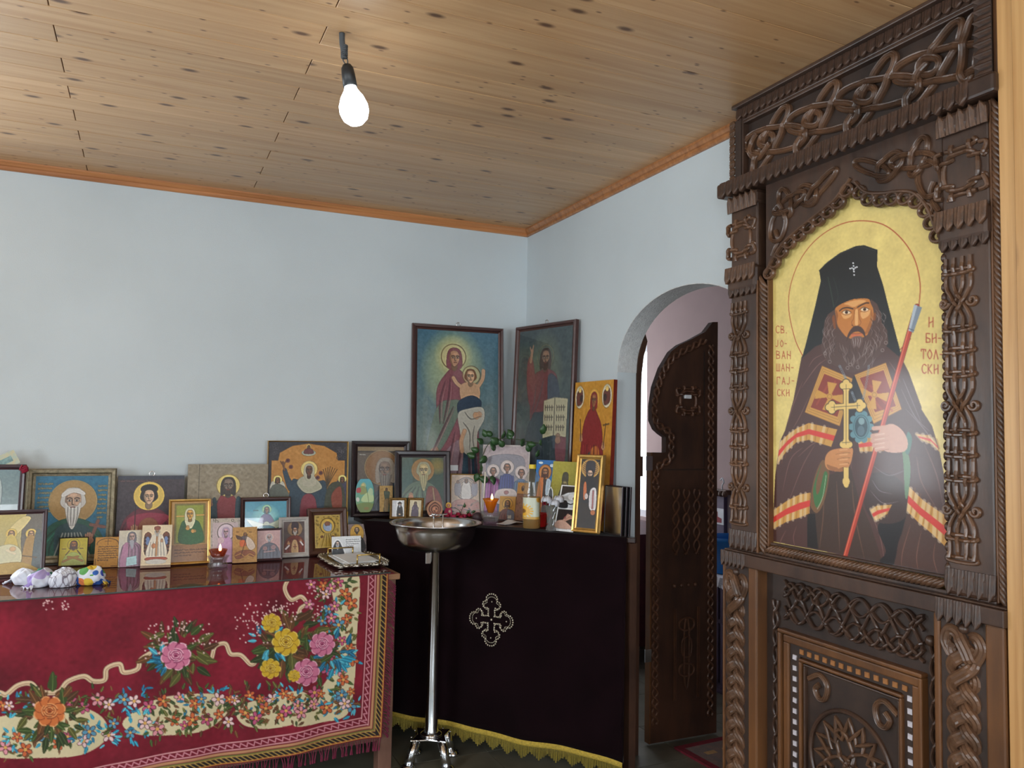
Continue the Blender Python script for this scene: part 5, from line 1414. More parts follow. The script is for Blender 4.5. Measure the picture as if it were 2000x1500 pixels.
for x in (.0, .045): mb.tube([(x, .03, .955), (x, .03, 1.105)], .0035, 8)
mb.tube([(-.02, .03, 1.098), (.065, .03, 1.105)], .003, 8); mb.lathe([(.001, 1.10), (.012, 1.10), (.012, 1.108), (.001, 1.108)], 12, (0, .03, 0))
mb.build('tap_rods', M['chrome'], bs, smooth=True)

# ================================================================== bulb on its flex
bu = empty('ceiling_bulb', (-1.522, -1.878, ZC), (0, 0, 0), 'bare glowing bulb in a dark socket hanging from the ceiling', 'light bulb')
M['flex'] = plain('grey_flex', (66, 70, 74), 0.6); M['socket'] = plain('bakelite', (30, 32, 34), 0.45)
MB().tube(spline([(0, 0, 0), (.002, 0, -.03), (.006, 0, -.05), (.010, .0, -.075)], 6), .0085, 10).build('flex', M['flex'], bu, smooth=True)
mb = MB()
for k in range(7): mb.tube([(.009+.008*math.cos(t*.9+k), .008*math.sin(t*.9+k), -.035-.006*k-.0006*t) for t in range(8)], .0035, 6)
mb.build('wrapped_tape', M['flex'], bu, smooth=True)
for g in (-1, 1): MB().tube(spline([(.010+g*.006, 0, -.07), (.013+g*.007, 0, -.082), (.017+g*.003, 0, -.094)], 5), .0018, 6).build('wire', M['flex'], bu, smooth=True)
tl = Matrix.Translation((.017, 0, -.092)) @ Matrix.Rotation(R(-11), 4, 'Y')
MB().lathe([(.001, 0), (.012, -.002), (.018, -.012), (.020, -.03), (.021, -.068), (.001, -.068)], 24, M=tl).build('socket', M['socket'], bu, smooth=True)
M['glow'] = emit('bulb_glow', (0.90, 0.97, 1.0, 1), 13.0)
MB().lathe([(.001, -.066), (.017, -.068), (.021, -.080), (.034, -.100), (.043, -.125), (.044, -.145), (.036, -.168), (.020, -.182), (.001, -.186)], 32, M=tl).build('bulb', M['glow'], bu, smooth=True)

# ================================================================== icons and pictures standing on the tables
def fmat(name, c, rough=0.35, metal=0.0, coat=0.2): return plain(name, c, rough, metal, 0.18, 30, coat=coat, stretch=(1, 1, 1))
FR = {'plum': fmat('plum_frame', (58, 30, 36)), 'black': fmat('black_frame', (38, 26, 30)), 'brown': fmat('brown_frame', (68, 36, 31)),
      'silver': plain('silvered_frame', (142, 132, 108), 0.4, 0.5, 0.3, 60, bump=0.4, bscale=200), 'gilt': plain('gilt_frame', (206, 164, 92), 0.3, 0.7, 0.15, 40), 'white': plain('whitewashed_frame', (176, 170, 164), 0.6, 0, 0.15, 40, bump=0.3, bscale=120),
      'walnut': fmat('walnut_frame', (74, 44, 34)), 'steelblue': fmat('dark_blue_edge', (40, 46, 60)), 'olive': fmat('dark_edge', (44, 40, 34)), 'redwood': fmat('red_board', (120, 42, 30)), 'tan': fmat('tan_board', (176, 140, 96)), 'bronze': plain('bronze_frame', (140, 108, 62), 0.4, 0.8, 0.3, 120, bump=0.5, bscale=260)}
def rails(w, h, fw, d, lip=0.3):
    """mitred picture frame, back at y = 0, front at y = -d"""
    mb = MB(); prof = [(0, 0), (0, -d*.75), (fw*.18, -d), (fw*.55, -d*.92), (fw*.72, -d*.62), (fw, -d*.5), (fw, 0)]
    cs = [(-w/2, 0, 1, 1), (w/2, 0, -1, 1), (w/2, h, -1, -1), (-w/2, h, 1, -1)]; vs = []
    for x, z, sx, sz in cs:
        for t, y in prof: vs.append((x+sx*t, y, z+sz*t))
    k = len(prof); fs = []
    for i in range(4):
        j = (i+1) % 4; fs += [(i*k+a, i*k+(a+1) % k, j*k+(a+1) % k, j*k+a) for a in range(k)]
    return mb.add(vs, fs)
def icon(name, label, x, y, z, a, th, w, h, px, paint=None, frame=None, fw=.02, d=.022, glass=False, ring=False, mat='paint', board='tan', group=None, cat='icon', mask=None, mount=None):
    e = empty(name, (x, y, z), (-R(th), 0, -R(a)), label, cat, group)
    iw, ih = (w-2*fw, h-2*fw) if frame else (w, h)
    z0 = fw if frame else 0
    if frame: rails(w, h, fw, d).build('frame', FR[frame], e)
    t = d*.45 if frame else d
    MB().box(-iw/2-(.004 if frame else 0), iw/2+(.004 if frame else 0), -t, -.0005 if frame else 0, z0-(.004 if frame else 0), z0+ih+(.004 if frame else 0)).build('board', FR[board], e)
    nx = max(8, int(px*iw/w)); ny = max(8, int(round(nx*ih/iw)))
    if paint is not None:
        c = Canvas(nx, ny); paint(c, 100.0*ny/nx); c.finish(seed=nx)
        picture('painting', c, iw, ih, -t-.0006, z0, M[mat], e)
    if glass: MB().box(-iw/2, iw/2, -t-.0035, -t-.0015, z0, z0+ih).build('glass_pane', M['clear'], e)
    if ring:
        tt = np.linspace(0, 2*math.pi, 16, endpoint=False); MB().tube([(.012*math.cos(q), -d*.3, h+.009+.011*math.sin(q)) for q in tt], .0025, 6, closed=True).build('hanging_ring', M['steel'], e, smooth=True)
    return e
GOLD = (214, 172, 92)

def p_glass_glare(c, H):  # pale glass reflections painted into the picture's colours, with a hint of a figure
    c.grad((126, 150, 154), (150, 164, 160)); c.poly([(30, 0), (60, 0), (75, 40), (60, H), (40, H)], (178, 190, 190)); c.ell(30, H*.75, 16, 30, (176, 130, 110)); c.line([(0, H*.45), (100, H*.5)], 2, (110, 130, 132))
def p_nativity(c, H):
    c.grad((206, 186, 110), (160, 150, 110)); c.poly([(100, 0), (70, 0), (62, H*.5), (80, H), (100, H)], (112, 104, 92)); c.poly([(60, 8), (78, 10), (50, 46), (34, 40)], (226, 206, 140))
    for x, y, r, col in ((44, 46, 15, (212, 186, 96)), (80, 48, 15, (176, 136, 70))): c.ell(x, y-6, r*.7, r*.7, (222, 190, 96)); c.head(x, y-5, 6, (206, 160, 116), (120, 84, 50)); c.poly([(x-9, y+4), (x+9, y+4), (x+16, H*.9), (x-14, H*.92)], col)
    c.poly([(88, 40), (100, 46), (100, H), (84, H)], (92, 100, 100)); c.poly([(10, H*.62), (40, H*.5), (62, H*.6), (60, H*.85), (20, H*.95)], (216, 208, 168)); c.line([(38, H*.6), (52, H*.66)], 5, (230, 214, 176)); c.poly([(0, H*.86), (60, H*.8), (100, H*.95), (100, H), (0, H)], (190, 152, 60)); c.ell(48, H*.58, 6, 5, (222, 180, 130)); c.line([(66, H*.7), (92, H*.74)], 2, (120, 90, 50))
def p_bluesaint(c, H):
    c.grad((34, 106, 138), (26, 96, 120)); c.mottle(5, 12, 1); c.ell(52, 40, 33, 33, (166, 132, 76)); c.ring(52, 40, 33, 1.0, (190, 160, 100))
    c.bust(52, 66, 92, H, (32, 84, 66)); c.poly([(30, 84), (50, 72), (78, 84), (72, H), (34, H)], (40, 70, 74))
    for k in range(7): c.line([(40+4*k, 88), (30+8*k, H)], 2.2, (176, 172, 160), a=.7)
    c.head(52, 40, 17, (182, 148, 122), (190, 186, 180), (206, 204, 198), blen=1.7, long=False); c.poly([(36, 28), (44, 21), (58, 20), (68, 26), (66, 30), (52, 26), (38, 33)], (206, 202, 196))
    c.line([(76, 108), (88, 70)], 5, (128, 84, 70)); c.line([(78, 76), (97, 80)], 5, (128, 84, 70)); c.hand(76, 100, 14, (190, 140, 112)); c.poly([(0, 78), (10, 74), (18, 90), (16, H), (0, H)], (130, 120, 96)); c.ell(6, 86, 8, 14, (186, 120, 84))
    c.scribble(4, 12, 22, 8, 7, (150, 128, 76), 1.0, 3); c.scribble(86, 16, 98, 8, 7, (150, 128, 76), 1.0, 4)
def p_youngsaint(c, H):
    c.grad((72, 62, 66), (52, 40, 48)); c.mottle(5, 9, 2); c.rect(0, 0, 100, 6, (60, 62, 74)); c.scribble(4, 9, 96, 1, 4, (140, 96, 90), 1.0, 2)
    c.bust(46, 52, 76, H, (104, 38, 50)); c.poly([(16, 70), (44, 60), (78, 66), (60, 84), (26, 92)], (146, 46, 66)); c.ell(48, 84, 15, 16, (140, 80, 50)); c.hand(27, 90, 13, (186, 140, 104)); c.line([(28, 40), (27, 110)], 1.2, (50, 34, 34))
    c.ell(47, 33, 23, 23, (224, 190, 92)); c.head(47, 34, 13, (206, 166, 130), (42, 34, 34), long=False); c.ell(47, 22, 13, 8, (42, 34, 34)); c.head(47, 35, 11.5, (210, 172, 138), (42, 34, 34), long=False)
def p_palechrist(c, H):
    c.grad((150, 138, 116), (138, 122, 98)); c.mottle(7, 8, 5); c.line([(14, 0), (14, H*.7)], .6, (110, 100, 84)); c.scribble(4, 46, 30, 2, 8, (130, 104, 70), .6, 2)
    c.bust(50, 44, 46, H, (64, 84, 92), (140, 60, 62)); c.poly([(38, 46), (60, 46), (64, H), (34, H)], (142, 58, 62)); c.poly([(60, 46), (72, 58), (76, H), (62, H)], (56, 78, 88)); c.poly([(28, 56), (36, 48), (38, H), (26, H)], (60, 80, 90)); c.ell(76, 84, 10, 14, (150, 150, 130))
    c.ell(50, 28, 14.5, 14.5, (222, 200, 120)); c.ring(50, 28, 14.5, .7, (170, 140, 80)); c.head(50, 29, 9.5, (128, 110, 96), (62, 54, 50), (74, 62, 56), blen=.4); c.hand(28, 52, 8, (150, 118, 98)); c.line([(27, 56), (26, 66)], 4, (150, 100, 96))
def p_mother(c, H):
    c.rect(0, 0, 100, H, (192, 134, 62)); c.mottle(4, 9, 6)
    dk = (52, 50, 56); c.poly([(0, 0), (100, 0), (100, 24), (88, 24), (86, 14), (70, 5), (50, 2), (30, 5), (14, 14), (12, 24), (0, 24)], dk, False); c.rect(0, 0, 4, H, dk); c.rect(97, 0, 100, H, dk)
    g = np.random.default_rng(4)
    for k in range(60):
        x, y = g.uniform(0, 100), g.uniform(0, 22)
        if abs(x-50) > 28+.9*(22-y)*-.6 and (x < 13 or x > 87 or y < 6): c.ring(x, y, 1.8, .5, (100, 96, 100))
    c.ell(50, 14, 9, 4, (170, 176, 156)); c.ell(50, 6, 3, 3, (226, 200, 120)); c.head(50, 6.5, 2, (120, 80, 56), (60, 40, 30)); c.poly([(46, 9), (54, 9), (56, 15), (44, 15)], (110, 60, 60))
    c.poly([(28, 56), (38, 48), (50, 46), (62, 50), (74, 58), (70, H), (26, H)], (52, 70, 84)); c.poly([(42, 74), (60, 74), (62, H), (42, H)], (136, 60, 70)); c.poly([(26, 62), (20, 46), (18, 36), (22, 34), (27, 46), (34, 58)], (52, 70, 84)); c.line([(20, 36), (18, 26)], 2.4, (120, 80, 56)); c.line([(19, 30), (22, 24)], 1.2, (120, 80, 56)); c.line([(18, 30), (15, 25)], 1.2, (120, 80, 56))
    c.poly([(36, 52), (44, 44), (58, 46), (68, 58), (60, 64), (50, 66), (42, 62)], (176, 172, 148)); c.ell(51, 35, 10.5, 10.5, (228, 206, 128)); c.head(51, 37, 6.6, (112, 76, 54), hood=(184, 178, 156)); c.poly([(44, 44), (48, 50), (54, 50), (58, 44), (60, 56), (44, 56)], (184, 178, 156))
    for x, y, col in ((12, 48, (190, 186, 170)), (94, 48, (70, 66, 86))):
        c.poly([(x-8, y+4), (x+8, y+4), (x+9, y+32), (x-8, y+34)], col); c.ell(x, y, 5.4, 5.4, (228, 206, 128)); c.head(x, y+1, 3.2, (130, 90, 62), (70, 50, 36))
    for x, y, r in ((8, 66, 5), (18, 68, 5), (92, 76, 4.5)): c.ell(x, y, r*.7, r, (164, 104, 76))
    c.poly([(74, 62), (96, 60), (99, H), (72, H)], (70, 72, 56)); c.poly([(80, 70), (92, 58), (94, 86), (86, 96)], (140, 70, 52)); c.ell(86, 96, 6, 5, (228, 206, 128)); c.poly([(3, 60), (26, 66), (24, H), (3, H)], (96, 100, 90))
    for a in range(7): c.line([(74, 60), (72+1.4*a, 44-1.5*abs(a-3)*-.6), (69+3.0*a, 32+1.2*abs(a-3))], .7, (70, 58, 40))
    for x, y in ((24, 24), (28, 32), (66, 40), (62, 46)): c.ell(x, y, 2.6, 2.6, (112, 58, 60)); c.ell(x, y, 1, 1, (60, 34, 34))
def p_yellow(c, H):
    c.rect(0, 0, 100, H, (206, 190, 24)); c.ring(50, 26, 22, 1.0, (170, 120, 30)); c.poly([(14, H), (20, 74), (40, 58), (60, 58), (82, 74), (88, H)], (186, 200, 90)); c.head(50, 28, 14, (176, 110, 50), (84, 46, 26), (84, 46, 26), blen=.5)
    for g in (-1, 1): c.line([(50+g*34, 92), (50+g*8, 80), (50-g*18, 74)], 8, (190, 140, 60)); c.line([(50+g*14, 50), (50+g*26, 66)], 3, (84, 46, 26))
    c.scribble(10, 42, 30, 1, 5, (120, 70, 20), 1.2, 1); c.scribble(72, 42, 94, 1, 5, (120, 70, 20), 1.2, 2)
def p_text(c, H):
    c.rect(0, 0, 100, H, (176, 122, 38)); c.ring(50, 30, 42, 2.2, (96, 60, 24), ry=24); c.rect(0, 34, 100, H, (176, 122, 38)); c.line([(50, 10), (50, 34)], 1.6, (110, 70, 26)); c.line([(38, 18), (62, 18)], 1.6, (110, 70, 26)); c.scribble(14, 42, 88, 7, 9.5, (84, 52, 22), 1.8, 7)
    for x in (6, 94): c.line([(x, H*.72), (x, H-6)], 2, (96, 60, 24)); c.line([(x, H-6), (50+(x-50)*.4, H-6)], 2, (96, 60, 24))
def p_pinkcard(c, H):
    c.grad((206, 196, 172), (178, 170, 172)); c.bust(54, 54, 84, H, (150, 112, 134)); c.poly([(20, 74), (40, 66), (36, H), (8, H)], (176, 120, 150)); c.head(56, 34, 19, (184, 150, 138), hood=(104, 100, 112)); c.poly([(46, 52), (66, 52), (58, 92)], (160, 158, 166)); c.poly([(36, H*.74), (78, H*.7), (80, H*.94), (34, H*.97)], (170, 206, 210), False)
def p_throne(c, H):
    c.rect(0, 0, 100, H, (220, 200, 166))
    for x in (20, 80): c.poly([(x-11, 34), (x+11, 34), (x+9, 100), (x-9, 100)], (110, 66, 50)); c.ell(x, 56, 7, 15, (110, 130, 170)); c.ell(x, 30, 5, 6, (120, 70, 50))
    for x in (12, 88):
        for y in (44, 56, 68, 80, 92): c.ell(x, y, 3.4, 3.4, (60, 34, 30))
    c.poly([(30, 46), (42, 34), (58, 34), (72, 46), (82, 112), (18, 112)], (216, 206, 188)); c.line([(50, 38), (50, 108)], 6, (196, 140, 90)); c.head(50, 25, 9, (196, 150, 110), (180, 176, 170), (206, 202, 196), blen=1.0, long=False); c.poly([(42, 18), (40, 8), (50, 4), (60, 8), (58, 18)], (140, 76, 56)); c.hand(66, 58, 10); c.ell(40, 74, 7, 9, (206, 130, 80)); c.poly([(22, 114), (78, 114), (82, 124), (18, 124)], (176, 84, 62)); c.ell(50, 130, 34, 9, (206, 200, 190)); c.rect(0, H-10, 100, H, (150, 120, 96))
    for k in range(6): c.line([(30+8*k, 60), (26+10*k, 110)], 1.0, (160, 150, 140))
def p_green(c, H):
    c.rect(0, 0, 100, H, (176, 134, 76)); c.rect(8, 6, 92, H*.70, (120, 110, 54)); c.rect(13, 11, 87, H*.68, (142, 152, 60)); c.poly([(22, H*.68), (26, 64), (42, 52), (60, 52), (78, 66), (86, H*.68)], (44, 96, 54)); c.head(50, 38, 14, (206, 156, 70), hood=(206, 202, 170)); c.poly([(36, 54), (50, 60), (64, 54), (56, 76), (44, 76)], (214, 210, 176)); c.hand(44, 78, 11, (200, 150, 80)); c.hand(58, 86, 11, (200, 150, 80), 90)
    c.line([(14, 42), (34, 42)], 4, (206, 160, 80)); c.line([(68, 40), (88, 40)], 4, (206, 160, 80)); c.rect(0, H*.72, 100, H, (150, 106, 68)); c.scribble(10, H*.80, 90, 3, 8, (96, 56, 34), 1.5, 3)
def p_riza_pink(c, H):
    c.rect(0, 0, 100, H, (176, 164, 150)); g = np.random.default_rng(2)
    for k in range(70): x, y = g.uniform(2, 98), g.uniform(2, H); c.ring(x, y, g.uniform(2, 5), 1.0, (110, 96, 82) if k % 2 else (214, 206, 196))
    c.rect(8, 16, 92, H, (186, 166, 168)); c.ell(52, 50, 28, 30, (206, 186, 196)); c.ring(52, 50, 28, 2.5, (120, 104, 90), ry=30); c.poly([(20, H), (30, 84), (50, 62), (72, 80), (84, H)], (190, 140, 178)); c.head(52, 50, 13, (190, 150, 160), hood=(176, 150, 178)); c.ell(36, 78, 11, 12, (200, 168, 176))
def p_bluemother(c, H):
    c.grad((30, 140, 168), (60, 160, 176)); c.ell(50, 40, 34, 34, (150, 210, 206), soft=.8); c.ell(52, 20, 11, 11, (176, 210, 150), a=.8); c.poly([(42, 34), (60, 34), (70, 58), (34, 58)], (120, 110, 150)); c.head(52, 22, 6.5, (170, 130, 110), hood=(50, 96, 116)); c.poly([(6, 44), (40, 54), (62, 54), (92, 42), (84, 62), (54, 74), (26, 66)], (206, 214, 190)); c.ell(52, 56, 7, 6, (214, 220, 200)); c.poly([(30, 66), (72, 66), (66, H), (36, H)], (70, 146, 176)); c.scribble(20, 22, 40, 1, 4, (60, 110, 120), 1, 2)
def p_george(c, H):
    c.rect(0, 0, 100, H, (186, 140, 78)); c.mottle(6, 6, 3); c.ell(50, 30, 11, 11, (200, 156, 84)); c.head(50, 30, 6.5, (170, 116, 76), (80, 50, 36)); c.poly([(34, 44), (50, 38), (66, 46), (60, 76), (40, 76)], (96, 84, 90)); c.poly([(14, 34), (32, 40), (40, 52), (20, 50)], (90, 64, 56)); c.poly([(30, 58), (50, 56), (54, 78), (32, 82)], (206, 104, 60)); c.poly([(54, 42), (76, 52), (92, 84), (74, 98), (58, 80)], (206, 186, 170)); c.poly([(10, 112), (30, 100), (60, 96), (90, 108), (86, 128), (60, 118), (40, 130), (16, 132)], (150, 92, 66)); c.line([(12, 120), (34, 112), (50, 124), (70, 114), (88, 124)], 4, (206, 150, 84)); c.line([(60, 30), (34, 122)], 1.6, (90, 60, 40)); c.scribble(16, 20, 32, 1, 5, (120, 70, 40), 1.2, 2); c.scribble(66, 22, 84, 1, 5, (120, 70, 40), 1.2, 4)
def p_pinksaint(c, H):
    c.grad((196, 160, 160), (176, 130, 124)); c.ell(52, 32, 20, 20, (206, 170, 162)); c.bust(52, 56, 84, H, (92, 92, 106)); c.head(52, 34, 13, (180, 150, 146), (176, 172, 178), (186, 184, 190), blen=.6, long=False); c.ell(34, 80, 10, 10, (150, 110, 110)); c.ell(70, 76, 11, 11, (150, 116, 120)); c.line([(30, 96), (76, 92)], 4, (196, 150, 146))
def p_elder(c, H):
    c.rect(0, 0, 100, H, (92, 78, 78)); c.ring(54, 36, 34, 1.5, (196, 160, 110)); c.ell(54, 36, 33, 33, (150, 120, 90)); c.bust(52, 66, 94, H, (120, 54, 42)); c.head(54, 42, 14, (196, 150, 122), (70, 50, 50), (206, 198, 190), blen=.9); c.poly([(38, 34), (40, 6), (54, 2), (70, 8), (70, 34), (54, 30)], (64, 52, 60)); c.poly([(42, 92), (62, 92), (68, H), (36, H)], (196, 160, 116)); c.line([(46, 118), (60, 118)], 3, (170, 70, 50)); c.line([(53, 108), (53, 128)], 3, (170, 70, 50)); c.hand(24, 104, 15); c.hand(80, 96, 14); c.line([(10, 128), (26, 112)], 8, (206, 196, 196)); c.line([(90, 112), (80, 98)], 8, (206, 196, 196))
def p_riza_gold(c, H):
    c.rect(0, 0, 100, H, (190, 158, 76)); g = np.random.default_rng(6)
    for k in range(120): x, y = g.uniform(0, 100), g.uniform(0, H); c.ring(x, y, g.uniform(1.5, 3.5), .8, (120, 92, 36) if k % 2 else (232, 206, 126))
    c.ell(50, 42, 28, 30, (206, 172, 84)); c.ring(50, 42, 27, 3, (130, 96, 36), ry=29); c.ell(50, 44, 17, 18, (150, 170, 190)); c.ell(50, 34, 11, 9, (140, 96, 80)); c.ell(54, 52, 12, 11, (160, 176, 206)); c.poly([(14, H), (26, 78), (50, 66), (74, 78), (88, H)], (196, 160, 72))
    for k in range(9): c.line([(50+(k-4)*3, 70), (50+(k-4)*9, H)], 1.6, (130, 100, 40) if k % 2 else (236, 212, 136))
    c.ell(28, 82, 6, 5, (120, 76, 56)); c.ell(70, 84, 6, 5, (120, 76, 56)); c.line([(4, 4), (96, 4), (96, H-4), (4, H-4), (4, 4)], 2.5, (230, 204, 120), False)
def p_smallmonk(c, H):
    c.rect(0, 0, 100, H, (128, 112, 112)); g = np.random.default_rng(8)
    for k in range(60): c.ell(g.uniform(0, 100), g.uniform(0, H), 3, 3, (160, 146, 140) if k % 2 else (96, 80, 84))
    c.ell(48, 52, 38, 50, (196, 152, 66)); c.bust(48, 66, 78, H*.86, (44, 42, 44)); c.head(48, 36, 14, (190, 160, 130), (60, 52, 50), (70, 62, 60), blen=.5, long=False); c.line([(24, 84), (46, 96), (70, 84)], 5, (206, 200, 190)); c.rect(14, H*.8, 84, H*.84, (70, 60, 60))
def p_monkhalo(c, H):
    c.grad((104, 92, 80), (92, 76, 66)); c.rect(0, 0, 100, 9, (140, 118, 84)); c.rect(0, 9, 100, 12, (70, 60, 54)); c.scribble(5, 17, 26, 1, 5, (196, 190, 180), 1.2, 2); c.ell(52, 44, 36, 36, (140, 100, 60)); c.ring(52, 44, 36, 1.4, (190, 160, 110)); c.bust(64, 88, 80, H, (70, 76, 84)); c.poly([(78, 70), (100, 70), (100, H), (76, H)], (44, 66, 84)); c.head(60, 50, 21, (126, 100, 82), (150, 136, 120), (120, 108, 98), blen=1.4); c.head(58, 50, 19, (128, 102, 84), (150, 136, 120), (124, 112, 100), blen=1.5, long=False)
def p_oval(c, H):
    c.grad((84, 170, 190), (120, 150, 80)); c.ell(40, 36, 16, 16, (206, 190, 110), a=.7); c.ell(38, 34, 7, 8, (214, 190, 130)); c.poly([(22, 44), (50, 42), (58, 76), (24, 82)], (140, 150, 90)); c.poly([(4, 52), (24, 48), (28, 70), (8, 74)], (176, 60, 66)); c.poly([(40, 92), (70, 70), (92, 84), (96, 120), (60, 124), (30, 118)], (186, 206, 150)); c.poly([(66, 72), (78, 50), (92, 58), (88, 90)], (176, 200, 160)); c.line([(58, 44), (76, 160)], 2, (70, 90, 60)); c.poly([(0, 140), (50, 126), (100, 136), (100, H), (0, H)], (110, 130, 60)); c.ell(60, 158, 18, 8, (130, 110, 50)); c.ell(12, 110, 9, 12, (206, 206, 196))
def p_narrow(c, H):
    c.rect(0, 0, 100, H, (176, 140, 80)); c.mottle(6, 4, 2); c.ell(52, 26, 15, 15, (190, 156, 92)); c.head(52, 28, 9, (130, 90, 60), (60, 44, 36)); c.poly([(32, 46), (54, 42), (76, 50), (70, 110), (80, 190), (30, 190), (40, 110)], (76, 86, 70)); c.poly([(36, 110), (66, 100), (60, 190), (36, 190)], (140, 118, 84))
def p_greensaint(c, H):
    c.grad((40, 72, 56), (44, 66, 56)); c.ell(85, 20, 22, 22, (140, 122, 60), soft=.9); c.poly([(0, 0), (26, 0), (20, H), (0, H)], (50, 84, 76)); c.ell(50, 30, 27, 27, (160, 116, 56)); c.ell(50, 30, 24, 24, (150, 110, 56)); c.bust(46, 56, 92, H, (84, 104, 84)); c.poly([(62, 70), (86, 78), (96, H), (58, H)], (126, 62, 52)); c.line([(74, 72), (80, H)], 3, (160, 130, 90)); c.head(52, 32, 17, (190, 170, 120), (150, 150, 120), (176, 166, 120), blen=2.0, long=False); c.hand(22, 92, 12, (190, 130, 90)); c.poly([(56, 118), (70, 106), (76, 124), (60, 130)], (190, 150, 120))
def p_whitecard(c, H):
    c.rect(0, 0, 100, H, (220, 222, 224)); c.rect(6, 8, 34, H-8, (206, 208, 212)); c.poly([(40, H), (42, 62), (52, 46), (70, 46), (84, 64), (86, H)], (36, 38, 46)); c.head(62, 34, 14, (206, 176, 156), (40, 40, 48), (176, 180, 190), blen=1.2); c.poly([(46, 24), (62, 12), (78, 24), (76, 30), (48, 30)], (36, 38, 46)); c.ell(62, 116, 9, 6, (206, 180, 150))
def p_grayfig(c, H):
    c.rect(0, 0, 100, H, (206, 196, 166)); c.poly([(20, H), (26, 56), (46, 40), (66, 50), (78, H)], (92, 84, 104)); c.head(48, 28, 12, (150, 126, 110), (80, 72, 80), (110, 100, 110), blen=.8); c.ell(30, 70, 9, 16, (120, 110, 130)); c.ell(68, 74, 9, 16, (120, 110, 120))
def p_ovalmother(c, H):
    c.rect(0, 0, 100, H, (176, 120, 92))
    for k, col in enumerate(((70, 44, 36), (166, 110, 84), (84, 50, 40), (176, 118, 90), (80, 46, 40))): c.ell(50+3*k*.3, 52+2*k, 42-7*k, 46-8*k, col)
    c.ell(46, 54, 9, 11, (196, 136, 104)); c.ell(60, 66, 7, 8, (190, 130, 100)); c.poly([(18, 80), (84, 80), (70, H), (30, H)], (140, 84, 66))
def p_transfig(c, H):
    c.rect(0, 0, 100, H, (200, 176, 156)); c.mottle(4, 6, 1)
    c.ell(50, 46, 36, 38, (140, 140, 146)); c.ell(50, 46, 33, 35, (190, 172, 160)); 
    for k in range(5): c.ring(50, 46, 12+5*k, .9, (130, 128, 140), ry=14+6*k)
    c.poly([(40, 26), (60, 26), (66, 76), (36, 76)], (206, 200, 196)); c.head(50, 20, 6, (170, 140, 120), (110, 90, 90))
    for x in (22, 78): c.poly([(x-9, 30), (x+9, 30), (x+8, 66), (x-8, 66)], (150, 146, 156)); c.ell(x, 24, 5, 6, (150, 120, 110))
    c.poly([(4, H), (8, 90), (50, 80), (92, 88), (98, H)], (190, 140, 130)); g = np.random.default_rng(3)
    for k in range(22): x, y = g.uniform(8, 92), g.uniform(92, H); c.line([(x, y), (x+g.normal(0, 10), y+g.normal(0, 7))], 3.4, [(206, 120, 120), (120, 110, 124), (176, 150, 140), (96, 84, 92)][k % 4])
def p_three(c, H):
    """plain pale panel: three seated robed figures in violet, blue and grey-blue about a table"""
    c.rect(0, 0, 100, H, (178, 160, 162)); c.mottle(5, 7, 3); c.poly([(14, 26), (84, 24), (80, 70), (18, 72)], (134, 130, 140)); 
    for x, y, col, s in ((24, 62, (150, 74, 140), 9), (53, 54, (52, 60, 128), 9.5), (83, 64, (90, 116, 150), 9)):
        c.ell(x, y-8, s*1.5, s*1.5, (196, 180, 176)); c.bust(x, y+6, 30, H-8, col); c.head(x, y-6, s*.8, (160, 110, 84), (84, 54, 44), long=False)
    c.poly([(34, 94), (70, 92), (74, 118), (32, 120)], (206, 190, 186)); c.ell(53, 98, 5, 4, (170, 110, 110)); c.line([(2, 2), (98, 2), (98, H-2), (2, H-2), (2, 2)], 2.5, (196, 184, 180), False)
def p_christ_s(c, H):
    c.rect(0, 0, 100, H, (190, 140, 54)); c.ell(50, 42, 30, 30, (204, 158, 70)); c.ring(50, 42, 30, 1.5, (140, 90, 40)); c.bust(50, 72, 92, H, (110, 56, 48)); c.poly([(54, 78), (92, 86), (94, H), (58, H)], (100, 104, 118)); c.head(50, 44, 17, (170, 120, 76), (70, 44, 30), (76, 48, 32), blen=.4); c.poly([(56, 108), (80, 106), (80, 126), (58, 126)], (176, 170, 156), False)
def p_brown(c, H):
    c.rect(0, 0, 100, H, (124, 78, 48)); c.rect(0, 0, 100, 90, (176, 124, 56)); c.ell(48, 46, 13, 22, (60, 44, 36)); c.head(48, 36, 9, (170, 130, 96), (60, 44, 36)); g = np.random.default_rng(3)
    for k in range(40): x, y = g.uniform(8, 92), g.uniform(96, H-4); c.ring(x, y, 5, 1.5, (86, 50, 32) if k % 2 else (156, 104, 66))
def p_bluechrist(c, H):
    c.grad((40, 116, 190), (60, 120, 180)); c.ell(24, 14, 12, 6, (206, 220, 232)); c.ell(84, 26, 12, 8, (206, 220, 232)); c.ell(50, 58, 33, 36, (196, 130, 66)); c.ring(50, 58, 33, 2, (150, 90, 46), ry=36); c.bust(50, 92, 92, H, (70, 50, 44)); c.poly([(20, 104), (44, 92), (40, H), (10, H)], (206, 120, 60)); c.poly([(62, 92), (84, 100), (76, 160), (60, 160)], (190, 206, 220)); c.head(50, 60, 19, (180, 124, 84), (92, 54, 40), (92, 56, 42), blen=.7)
def p_olivemonk(c, H):
    c.grad((172, 162, 62), (150, 140, 54)); c.poly([(18, 176), (30, 110), (40, 78), (42, 44), (52, 34), (62, 44), (64, 78), (78, 112), (88, 176)], (84, 80, 56)); c.head(52, 76, 13, (150, 136, 92), (84, 80, 56), (150, 142, 96), blen=1.6); c.poly([(40, 64), (42, 40), (52, 34), (62, 40), (64, 64), (52, 60)], (80, 76, 60)); c.rect(0, 172, 100, H, (120, 112, 56))
